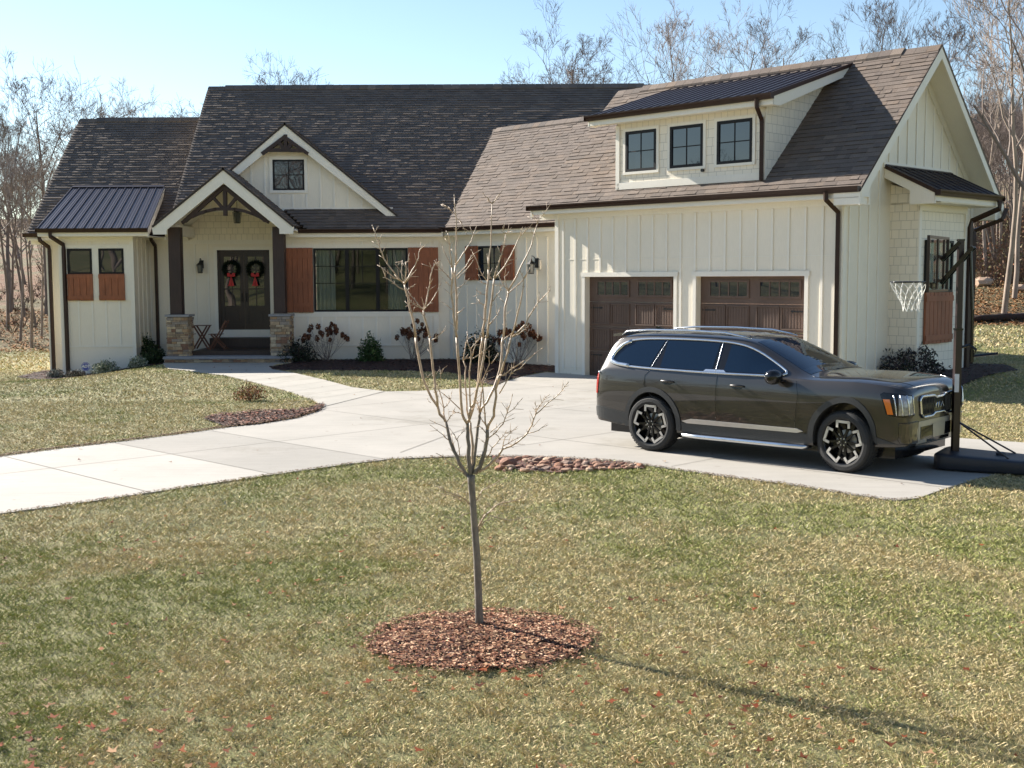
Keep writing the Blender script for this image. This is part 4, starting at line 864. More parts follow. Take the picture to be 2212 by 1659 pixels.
chips(BED_MAIN, 16000, .045, DRK); chips(BED_DRIVE, 4500, .04, DRK + [(.22, .1, .07), (.3, .2, .16)], lift=.03, tilt=.9); chips(BED_LEFT, 4000, .045, DRK); chips(BED_SIDE, 3000, .04, DRK); chips(ROCKBED, 500, .02, RED)
def edge_band(P, i0, i1, n, w, size, cols, side=1):
    xs = []; ys = []
    seg = [(P[i], P[i + 1]) for i in range(i0, i1)]; L_ = np.array([(b - a).length for a, b in seg]); pr = L_ / L_.sum(); k = rng.choice(len(seg), n, p=pr); t = rng.random(n); o = np.abs(rng.normal(0, w, n)) * side
    A = np.array([[a.x, a.y] for a, b in seg])[k]; B = np.array([[b.x, b.y] for a, b in seg])[k]; D = B - A; N_ = np.stack([-D[:, 1], D[:, 0]], 1) / (np.linalg.norm(D, axis=1)[:, None] + 1e-9); Q = A + D * t[:, None] + N_ * o[:, None]
    V, C = flakes(Q[:, 0], Q[:, 1], .018 + 0 * Q[:, 0], size, cols, 2.2, .8, .004, False); raw_mesh('edge_litter', V, 4, C, MT['leafc'])
EC = [(.09, .05, .03), (.13, .08, .045), (.06, .04, .025), (.2, .14, .08)]
iU = next(i for i, p in enumerate(DRIVE) if (p - PZ(690, 888)).length < .01)
edge_band(DRIVE, iU, len(DRIVE) - 1, 5200, .05, .022, EC, -1); edge_band(DRIVE, iU, len(DRIVE) - 1, 900, .05, .02, EC, 1); edge_band(DRIVE, 2, 17, 1500, .025, .014, EC, 1); edge_band(DRIVE, 2, 17, 1500, .03, .014, EC, -1)
nl = 70; Y_ = rng.uniform(11, 29, nl); X_ = rng.uniform(-.45, .4, nl) * Y_; kk = in_any(X_, Y_, [DRIVE]); V, C = flakes(X_[kk], Y_[kk], .018 + 0 * X_[kk], .03, LEAFC, 1.3, .6, .004); raw_mesh('fallen_leaves', V, 8, C, MT['leafc'])
# ------------------------------------------------------------------ rocks
rk = []
for i in range(6):
    bm = bmesh.new(); bmesh.ops.create_icosphere(bm, subdivisions=2, radius=1); rd = random.Random(i)
    ax = [Vector((rd.gauss(0, 1), rd.gauss(0, 1), rd.gauss(0, 1))).normalized() for _ in range(7)]; dd = [rd.uniform(.55, .85) for _ in ax]
    for v in bm.verts:
        for a, d in zip(ax, dd):
            if v.co.dot(a) > d: v.co -= a * (v.co.dot(a) - d)
        v.co += Vector((rd.gauss(0, .03), rd.gauss(0, .03), rd.gauss(0, .03)))
    me = bpy.data.meshes.new('rock'); c = random.choice([(.36, .2, .14), (.42, .27, .19), (.30, .16, .11), (.45, .33, .25), (.27, .2, .16), (.40, .22, .15)])
    c = [(.30, .16, .10), (.38, .23, .15), (.23, .11, .07), (.42, .29, .20), (.24, .16, .12), (.34, .16, .09)][i]
    bm.to_mesh(me); bm.free(); a = me.attributes.new('Col', 'FLOAT_COLOR', 'POINT'); a.data.foreach_set('color', [v for _ in me.vertices for v in (*c, 1)]); me.materials.append(MT['rock']); rk.append(me)
rd = random.Random(5); placed = []
def place_rock(x, y, s, k, lab, big=False):
    o = bpy.data.objects.new('rock', rk[k]); col.objects.link(o); o.scale = (s, s * rd.uniform(.6, .9), s * rd.uniform(.4, .6)); o.rotation_euler = (rd.uniform(-.15, .15), rd.uniform(-.15, .15), rd.uniform(0, 6.3)); o.location = (x, y, gz(x, y) + .02 + o.scale.z * .12)
    tag(o, lab, 'rock', 'reddish rocks along the driveway edge')
p = PZ(1098, 1006); place_rock(p.x, p.y, .15, 2, 'largest round reddish boulder at the left end of the rock pile')
tries = 0
while len(placed) < 90 and tries < 4000:
    tries += 1; X = rd.uniform(1080, 1385); Y_ = rd.uniform(993, 1022)
    if Y_ < 989 + (X - 1100) * .06 or Y_ > 1021 - (max(0, X - 1230)) * .05: continue
    q = PZ(X, Y_); s = rd.uniform(.04, .105) * (1 if X < 1300 else .7)
    if any((q - w_[0]).length < (s + w_[1]) * .78 for w_ in placed) or (q - p).length < .28: continue
    placed.append((q, s)); k = rd.randrange(6); place_rock(q.x, q.y, s, k, 'small tan or rust coloured rock lying in the pile between lawn and driveway')
# ================================================================== PLANTS
def branch_mesh(segs, mat, name, parent, n=5):
    m = MB()
    for pts, r0, r1 in segs:
        k = len(pts); m.tube(pts, [r0 + (r1 - r0) * i / max(1, k - 1) for i in range(k)], n, caps=False)
    return m.build(name, MT[mat], parent, True, uv=False)
def grow(rd, p, d, L, r, depth, out, spread=.6, up=.25, nseg=4, kids=(3, 5), shrink=.62, wob=.14, minr=.004):
    pts = [p.copy()]; q = p.copy(); dd = d.normalized()
    for i in range(nseg):
        dd = (dd + Vector((rd.gauss(0, wob), rd.gauss(0, wob), rd.gauss(0, wob) + up * .12))).normalized(); q = q + dd * (L / nseg); pts.append(q.copy())
    out.append((pts, r, max(minr * .6, r * .45), depth))
    if depth == 0: return
    for k in range(rd.randint(*kids)):
        t = rd.uniform(.35, 1.) * nseg; i = min(int(t), nseg - 1); b = pts[i].lerp(pts[i + 1], t - i); ax = (pts[i + 1] - pts[i]).normalized()
        side = ax.cross(Vector((rd.gauss(0, 1), rd.gauss(0, 1), rd.gauss(0, 1)))).normalized(); nd_ = (ax * (1 - spread * .5) + side * spread * rd.uniform(.7, 1.3) + Vector((0, 0, up))).normalized()
        grow(rd, b, nd_, L * shrink * rd.uniform(.7, 1.15), max(minr, r * .5 * (1 - .3 * t / nseg)), depth - 1, out, spread, up, nseg, kids, shrink, wob, minr)
def bare_tree(seed, h, trunk_frac=.35, r=.19, spread=.55, forks=(5, 8), lean=.05, depth=4, bark_='bark', twigr=.010, stems=1, crown_w=.42, kids=(3, 4)):
    rd = random.Random(seed); T = bpy.data.objects.new('bare_tree', None); col.objects.link(T); ORG[T.name] = Vector((0, 0, 0)); T.empty_display_size = .5
    tr = []; cr = []
    for s in range(stems):
        base = Vector((rd.uniform(-.5, .5), rd.uniform(-.5, .5), -.3)) if stems > 1 else Vector((0, 0, -.3)); ln = Vector((rd.gauss(0, lean), rd.gauss(0, lean), 1)).normalized()
        if stems > 1: ln = (ln + Vector((math.cos(2.4 * s), math.sin(2.4 * s), 0)) * .2).normalized()
        pts = [base]; q = base.copy(); n = 9; dd = ln
        for i in range(n): dd = (dd + Vector((rd.gauss(0, .05), rd.gauss(0, .05), .06))).normalized(); q = q + dd * (h * .86 / n); pts.append(q.copy())
        tr.append((pts, r, r * .16))
        nb_ = rd.randint(*forks) + int(h / 3)
        for k in range(nb_):
            t = trunk_frac + (1 - trunk_frac) * (k + rd.random()) / nb_; f = t * n; i = min(int(f), n - 1); b = pts[i].lerp(pts[i + 1], f - i); an = k * 2.4 + rd.uniform(-.5, .5)
            L = h * crown_w * (1.05 - .72 * (t - trunk_frac) / (1 - trunk_frac)) * rd.uniform(.7, 1.15)
            grow(rd, b, Vector((math.cos(an) * spread * 1.3, math.sin(an) * spread * 1.3, .8)), L, max(.02, r * (1 - t) * .75), depth, cr, spread * 1.05, .17, 4, kids, .60, .13, twigr)
    branch_mesh(tr, bark_, 'trunk', T, 8)
    m = MB()
    for pts, r0, r1, dp in cr:
        k = len(pts); m.tube(pts, [r0 + (r1 - r0) * i / (k - 1) for i in range(k)], 5 if dp == depth else 3, caps=False)
    m.build('crown', MT['twig' if bark_ == 'bark' else 'palebark'], T, False, uv=False)
    return T
protos = [bare_tree(1, 16, .3, .22), bare_tree(2, 18, .35, .2, .5), bare_tree(3, 15, .2, .2, .65, stems=2), bare_tree(4, 19, .5, .16, .42, crown_w=.28), bare_tree(5, 18, .55, .14, .4, crown_w=.24), bare_tree(6, 17, .45, .13, .4, crown_w=.26, bark_='palebark'), bare_tree(8, 13, .3, .15, .6)]
used_p = set()
def put_tree(k, x, y, s, lab, grp, rz=None, zs=1.):
    P = protos[k]
    if k in used_p: o = copy_tree(P)
    else: o = P; used_p.add(k)
    o.location = (x, y, gz(x, y)); o.scale = (s, s, s * zs); o.rotation_euler = (0, 0, rz if rz is not None else random.uniform(0, 6.28)); tag(o, lab, 'tree', grp); return o
def tx(px, Y): return (px - CX) / FOC * Y
# (pixel column, distance, height in metres above the eye line wanted, kind)
def tree_by_top(px, ytop, Y, k, lab, grp, rz=None):
    x = PY(px, 500, Y).x; top = PY(px, ytop, Y).z; hts = [16, 18, 15, 19, 18, 17, 13]; s = (top - gz(x, Y)) / (hts[k] * .97); return put_tree(k, x, Y, s, lab, grp, rz)
BW = 'bare trees rising behind the house roofs'
for px, yt, Y, k, lab in [
    (1230, 78, 82, 0, 'broad round bare tree centred over the main ridge'), (1140, 130, 88, 6, 'low thin bare tree at the left of the broad tree over the main ridge'), (1310, 118, 90, 2, 'small bare tree just left of where the garage ridge begins'),
    (1475, 28, 80, 3, 'tallest twin-topped bare tree above the left half of the dormer'), (1550, 38, 84, 1, 'bare tree above the dormer, right of the tallest one'), 
    (1680, 62, 86, 0, 'wide bare tree above the middle of the garage ridge'), 
    (1870, -6, 78, 3, 'tallest bare tree over the right part of the garage ridge'), (1950, 8, 82, 4, 'slim bare tree beside the garage peak'), 
    (612, 160, 95, 0, 'bare tree top just showing over the left part of the main ridge'), (425, 205, 80, 6, 'bare tree at the step between the two left ridges'),
    (275, 195, 92, 1, 'bare tree centred over the lower left ridge'), (240, 232, 98, 2, 'faint bare tree over the left end of the lower ridge'), (340, 228, 100, 6, 'faint bare tree right of centre over the lower ridge'), (385, 235, 96, 6, 'small bare tree over the right end of the lower ridge'),
    (95, 172, 62, 0, 'large many-stemmed bare tree left of the house'), (165, 240, 74, 6, 'bare tree between the large left one and the roof edge'), (20, 195, 66, 1, 'bare tree at the left picture edge'), (50, 290, 84, 6, 'bare tree behind the large left one')]:
    tree_by_top(px, yt, Y, k, lab, BW)
LW = 'dark trunks of the grove left of the house'
for i, (px, yb, Y, k, s) in enumerate([(62, 790, 47.5, 3, .42), (84, 770, 50, 5, .45), (38, 795, 49, 4, .45), (12, 780, 53, 3, .5), (74, 760, 54, 4, .4), (-20, 780, 50, 3, .5), (48, 740, 60, 1, .45), (20, 735, 64, 6, .6), (-40, 760, 58, 0, .5), (-70, 740, 66, 1, .6)]):
    x = PY(px, 600, Y).x; put_tree(k, x, Y, s, ['dark slender trunk standing closest to the left house corner', 'pale slender trunk beside the left downspout', 'dark forked trunk in the left grove', 'dark trunk near the left picture edge', 'thin leaning trunk behind the left downspout'][i] if i < 5 else 'bare tree in the thin grove on the leaf bank left of the house', LW)
RW = 'bare woodland on the bank right of the house'
rd = random.Random(12)
put_tree(5, PY(2170, 600, 49).x, 49, .95, 'pale sunlit trunk rising straight from the leaf bank beside the rear downspouts', RW, 1.0)
put_tree(5, PY(2192, 600, 54).x, 54, .92, 'pale thinner trunk just right of the tall sunlit one', RW, 2.2)
put_tree(5, PY(2128, 600, 66).x, 66, .8, 'pale slim trunk seen between the downspout and the sunlit trunk', RW, 3.2)
put_tree(0, PY(2232, 600, 44).x, 44, .93, 'dark crown reaching in from the right picture edge', RW, .6)
for i in range(64):
    px = rd.uniform(2072, 2420) if i < 48 else rd.uniform(2090, 2230); Y = rd.uniform(58, 118); x = PY(px, 600, Y).x; k = rd.choice([3, 4, 5, 4, 3, 1]); top = PY(px, rd.uniform(175, 260), Y).z
    put_tree(k, x, Y, max(.5, (top - gz(x, Y)) / 19), 'slender bare tree of the dense wood on the leaf bank right of the house', RW)
for i in range(26):                                       # the wood across the street, seen mirrored in the window panes
    x = -42 + i * 3.5 + rd.uniform(-1, 1); Y = rd.uniform(-38, -16); put_tree(rd.choice([0, 1, 2, 3]), x, Y, rd.uniform(.65, 1.), 'bare tree across the street, mirrored in the panes', 'bare trees across the street')
for i in range(34):
    x = rd.uniform(-82, -50); Y = -14 + i * 2.0 + rd.uniform(-1, 1); put_tree(rd.choice([0, 1, 2, 3]), x, Y, rd.uniform(.35, .6), 'bare tree of the wood to the west, mirrored in the garage panes', 'bare trees to the west')
for i in range(30):
    x = -45 + i * 3.4 + rd.uniform(-1, 1); Y = rd.uniform(-62, -40); put_tree(rd.choice([0, 1, 2, 3]), x, Y, rd.uniform(.8, 1.1), 'bare tree across the street, mirrored in the panes', 'bare trees across the street')
# low leafy brush and undergrowth
def shrub(name, x, y, z, rx, rz_, nleaf, cols, lab, cat, stems=8, leaf=.05, grp=None, hollow=.0, asp=2.2, rag=.25, seed=0, parent_stem='twig', flat=1.):
    rd = np.random.default_rng(seed + 100); T = thing(name, (x, y, z), lab, cat, grp)
    u = rd.normal(size=(nleaf, 3)); u /= np.linalg.norm(u, axis=1)[:, None]; u[:, 2] = np.abs(u[:, 2]) * 1.15 - .15
    lob = 1 + rag * (vnoise(np.arctan2(u[:, 1], u[:, 0]) * 2 + 9, u[:, 2] * 3 + 9, .7, seed + 9) - .5) * 2; rr = (hollow + (1 - hollow) * rd.random(nleaf) ** .45) * lob
    P = u * rr[:, None] * np.array([rx, rx, rz_]); P[:, 2] += .04
    a = rd.normal(size=(nleaf, 3)) + u * .6; a /= np.linalg.norm(a, axis=1)[:, None]; b = np.cross(a, rd.normal(size=(nleaf, 3))); b /= np.linalg.norm(b, axis=1)[:, None] + 1e-9
    s = leaf * rd.uniform(.6, 1.3, (nleaf, 1)); V = np.stack([P - a * s * .5, P + b * s / asp / 2, P + a * s * .5, P - b * s / asp / 2], 1)
    V[:, :, 2] = np.maximum(V[:, :, 2], .01)
    C = np.array(cols)[rd.integers(0, len(cols), nleaf)] * rd.uniform(.65, 1.3, (nleaf, 1)); o = raw_mesh('foliage', V, 4, C, MT['leafc'], None); o.parent = T
    if stems:
        r2 = random.Random(seed); m = MB()
        for i in range(stems):
            t = 2 * math.pi * i / stems + r2.random(); e = Vector((math.cos(t) * rx * .75, math.sin(t) * rx * .75, rz_ * r2.uniform(.6, .95))); m.tube([T.location + Vector((0, 0, -.02)), T.location + e * .5 + Vector((0, 0, .06)), T.location + e], [.012, .008, .004], 4, caps=False)
        m.build('stem', MT[parent_stem], T, True, uv=False)
    return T
GD = [(.03, .05, .02), (.045, .07, .028), (.02, .035, .016), (.06, .085, .035)]; GM = [(.05, .09, .03), (.07, .11, .04), (.03, .06, .02)]
def sh(px, py, Y, *a, **k):
    p = PY(px, py, Y); return shrub(a[0], p.x, Y, gz(p.x, Y) + .01, *a[1:], **k)
sh(312, 775, 36.6, 'evergreen_shrub', .5, .85, 2600, GD, 'dark evergreen shrub beside the left stone pier', 'shrub', seed=1, leaf=.10)
sh(335, 790, 35.6, 'evergreen_shrub', .38, .5, 1400, GD, 'low dark shrub at the left end of the porch step', 'shrub', seed=2, leaf=.09)
PALE = [(.30, .33, .24), (.38, .38, .30), (.16, .2, .11), (.10, .13, .07), (.42, .44, .36)]
sh(228, 795, 34.8, 'pale_shrub', .42, .36, 1600, PALE, 'rounded pale-topped shrub right of the blue octagonal sign', 'shrub', seed=3, leaf=.07)
sh(298, 790, 34.9, 'pale_shrub', .33, .30, 1200, PALE, 'small pale-topped shrub between the sign and the porch', 'shrub', seed=4, leaf=.07)
sh(120, 812, 34.9, 'pale_shrub', .26, .2, 800, [(.12, .11, .09), (.2, .2, .17), (.3, .32, .28)], 'low dusty shrub under the left bay downspout', 'shrub', seed=5, leaf=.06)
sh(165, 806, 34.9, 'pale_shrub', .36, .18, 800, [(.12, .09, .07), (.06, .05, .03), (.2, .2, .15)], 'flat brownish shrub left of the blue octagonal sign', 'shrub', seed=6, leaf=.06)
sh(640, 780, 35.1, 'nandina_shrub', .62, .62, 2600, [(.03, .035, .025), (.045, .05, .035), (.06, .045, .04), (.03, .05, .025)], 'wide dark shrub right of the right stone pier', 'shrub', seed=7, leaf=.08)
sh(802, 782, 35.15, 'evergreen_shrub', .40, .74, 2000, GM, 'bright green shrub under the right half of the big window', 'shrub', seed=8, leaf=.10, asp=3.)
sh(1040, 785, 34.5, 'nandina_shrub', .62, .85, 2800, [(.03, .04, .02), (.05, .045, .03), (.07, .04, .03), (.04, .07, .03)], 'dark shrub below the small link window', 'shrub', seed=9, leaf=.09)
sh(1965, 800, 26.0, 'nandina_shrub', .80, .62, 2600, [(.03, .03, .035), (.05, .035, .035), (.03, .045, .03), (.07, .06, .06)], 'dark shrub in front of the garage side wall behind the car hood', 'shrub', seed=10, leaf=.10, asp=3.2, hollow=.3)
sh(540, 897, 24.0, 'rusty_shrub', .34, .30, 900, [(.32, .12, .05), (.25, .09, .04), (.36, .2, .1), (.2, .2, .08)], 'small rust coloured shrub in the bed at the driveway curve', 'shrub', seed=11, leaf=.05)
# hydrangeas with dried flower heads
def hydrangea(px, Y, w_, h_, n, lab, seed):
    rd = random.Random(seed); p = PY(px, 780, Y); T = thing('hydrangea', (p.x, Y, gz(p.x, Y) + .01), lab, 'shrub', 'hydrangeas with dried brown flower heads'); O = T.location.copy(); m = MB(); heads = []
    for i in range(n):
        t = rd.uniform(0, 2 * math.pi); r_ = w_ * rd.uniform(.15, 1) ** .6; e = O + Vector((math.cos(t) * r_, math.sin(t) * r_ * .6, h_ * (1.02 - .42 * (r_ / w_) ** 2) * rd.uniform(.72, 1.02))); b = O + Vector((rd.uniform(-.1, .1), rd.uniform(-.08, .08), 0)); mid = b.lerp(e, .5) + Vector((0, 0, -.04))
        m.tube([b, mid, e], [.009, .006, .003], 4, caps=False); heads.append(e)
        for k in range(2):
            f = b.lerp(e, rd.uniform(.4, .8)); g = f + Vector((rd.gauss(0, .15), rd.gauss(0, .1), rd.uniform(.08, .25))); m.tube([f, g], [.004, .002], 3, caps=False)
    m.build('stem', MT['twig'], T, True, uv=False)
    for e in heads:
        k = 46; q = np.random.default_rng(int(e.x * 1000) % 99999); u = q.normal(size=(k, 3)); u /= np.linalg.norm(u, axis=1)[:, None]; sz = rd.uniform(.055, .10)
        P = u * np.array([sz * .8, sz * .8, sz * 1.15]) * (q.random((k, 1)) ** .3); a = q.normal(size=(k, 3)); a /= np.linalg.norm(a, axis=1)[:, None]; b = np.cross(a, u); b /= np.linalg.norm(b, axis=1)[:, None] + 1e-9; s = .03
        V = np.stack([P - a * s, P + b * s, P + a * s, P - b * s], 1) + np.array(e - O); C = np.array([(.15, .06, .032), (.10, .045, .026), (.19, .085, .045), (.075, .036, .024)])[q.integers(0, 4, k)] * q.uniform(.7, 1.2, (k, 1))
        o = raw_mesh('flower_head', V, 4, C, MT['leafc'], None); o.parent = T
hydrangea(705, 35.3, .72, 1.15, 24, 'bare hydrangea with brown heads under the left half of the big window', 31)
hydrangea(895, 35.2, .72, 1.2, 26, 'bare hydrangea with brown heads under the right shutter of the big window', 32)
hydrangea(1120, 33.2, .72, 1.25, 32, 'fullest brown hydrangea in the corner by the garage', 33)
# brush on the wooded banks (countless)
def brush(name, n, xf, cols, hmax=1.4, lf=.12):
    xs, ys = xf(n); zs = ground(xs, ys); Vl = []; Cl = []
    K = 9
    for k in range(K):
        a = rng.uniform(0, 2 * np.pi, n); l = rng.uniform(.4, 1., n) * hmax; tx_ = xs + np.cos(a) * l * .5; ty = ys + np.sin(a) * l * .5; tz = zs + l * rng.uniform(.3, 1, n); w_ = .02
        V = np.zeros((n, 4, 3)); V[:, 0] = np.stack([xs - w_, ys, zs], 1); V[:, 1] = np.stack([xs + w_, ys, zs], 1); V[:, 2] = np.stack([tx_ + w_ * .4, ty, tz], 1); V[:, 3] = np.stack([tx_ - w_ * .4, ty, tz], 1); Vl.append(V); Cl.append(np.tile(np.array([.16, .11, .085]), (n, 1)) * rng.uniform(.6, 1.3, (n, 1)))
        for j in range(3):
            f = rng.uniform(.4, 1, n); px_ = xs + (tx_ - xs) * f + rng.normal(0, .12, n); py_ = ys + (ty - ys) * f + rng.normal(0, .12, n); pz_ = zs + (tz - zs) * f + rng.normal(0, .1, n); s = lf * rng.uniform(.4, 1, n)
            d1 = rng.normal(size=(n, 3)); d1 /= np.linalg.norm(d1, axis=1)[:, None]; d2 = np.cross(d1, rng.normal(size=(n, 3))); d2 /= np.linalg.norm(d2, axis=1)[:, None]; P = np.stack([px_, py_, pz_], 1)
            Vl.append(np.stack([P - d1 * s[:, None] * .5, P + d2 * s[:, None] * .3, P + d1 * s[:, None] * .5, P - d2 * s[:, None] * .3], 1)); Cl.append(np.array(cols)[rng.integers(0, len(cols), n)] * rng.uniform(.6, 1.3, (n, 1)))
    raw_mesh(name, np.concatenate(Vl), 4, np.concatenate(Cl), MT['leafc'])
BR = [(.24, .12, .07), (.17, .10, .06), (.12, .11, .05), (.20, .15, .09), (.10, .09, .045)]
def fld(px0, px1, Y0, Y1):
    def f(n):
        Y = rng.uniform(Y0, Y1, n); px = rng.uniform(px0, px1, n); return (px - CX) / FOC * Y, Y
    return f
brush('underbrush', 700, fld(2080, 2420, 60, 125), BR, 2.6, .22)
brush('underbrush', 110, fld(-200, 105, 50, 105), BR + [(.06, .09, .03), (.09, .11, .04)], 1.0, .13)
brush('underbrush', 500, fld(100, 2080, 90, 125), BR, 3.5, .3)
def litter(n, f, size, cols, name='leaf_litter'):
    x, y = f(n); V, C = flakes(x, y, ground(x, y), size, cols, 1.3, .8, .03); raw_mesh(name, V, 8, C, MT['leafc'])
LIT = [(.27, .13, .055), (.31, .17, .08), (.21, .10, .045), (.38, .25, .14), (.17, .09, .04)]
litter(9000, fld(2085, 2400, 46.5, 85), .11, LIT); litter(3500, fld(-150, 110, 46, 66), .09, LIT)
# silt log and boulders on the right bank
m = MB(); a, b = PY(2100, 700, 47.6), PY(2330, 700, 48.6); pts = [a.lerp(b, t / 10) for t in range(11)]
for p in pts: p.z = gz(p.x, p.y) + .14 + random.uniform(-.02, .02)
m.tube(pts, [.16 * random.uniform(.85, 1.1) for _ in pts], 10); o = m.build('erosion_log', MT['mulch'], None, True); tag(o, 'long black erosion log lying across the leaf bank right of the house', 'log')
for i, (px, Y) in enumerate(((2125, 60), (2133, 61), (2120, 61.5), (2205, 57))):
    x = PY(px, 600, Y).x; o = bpy.data.objects.new('boulder', rk[3]); col.objects.link(o); s = (.55, .45, .4, .4)[i]; o.scale = (s, s * .8, s * .6); o.location = (x, Y, gz(x, Y) + .15); tag(o, ('largest pale boulder on the right leaf bank', 'pale boulder right of the largest one on the bank', 'pale boulder left of the largest one on the bank', 'single pale boulder further right on the leaf bank')[i], 'rock', 'pale boulders on the right bank')
# ================================================================== SAPLING
Y0 = TC.y
def A_(x, y): return ((1400 + x / 2.3284) * .54, (750 + y / 2.3284) * .54)
def B_(x, y): return ((1600 + x / 2.765) * .54, (1350 + y / 2.765) * .54)
def C_(x, y): return ((1700 + x / 2.37) * .54, (1850 + y / 2.37) * .54)
S = thing('sapling', (TC.x, TC.y, 0), 'young bare sapling with vase-shaped branches in a mulch ring on the front lawn', 'tree')
tr = MB(); pts = [PY(*C_(x, y), Y0) for x, y in ((521, 1600), (512, 1400), (502, 1150), (492, 900), (478, 700), (462, 500), (448, 300), (438, 180), (436, 120))]; pts[0].z = -.03
tr.tube(pts, [.034, .028, .0265, .0255, .0245, .0235, .0235, .026, .029], 14); tr.build('trunk', MT['saplingbark'], S, True, uv=False)
def path(f, pts, kd, z0=None):
    out = []
    for x, y in pts:
        px, py = f(x, y); dep = kd * max(0, (1035 - py)) / 600; out.append(PY(px, py, Y0 + dep))
    return out
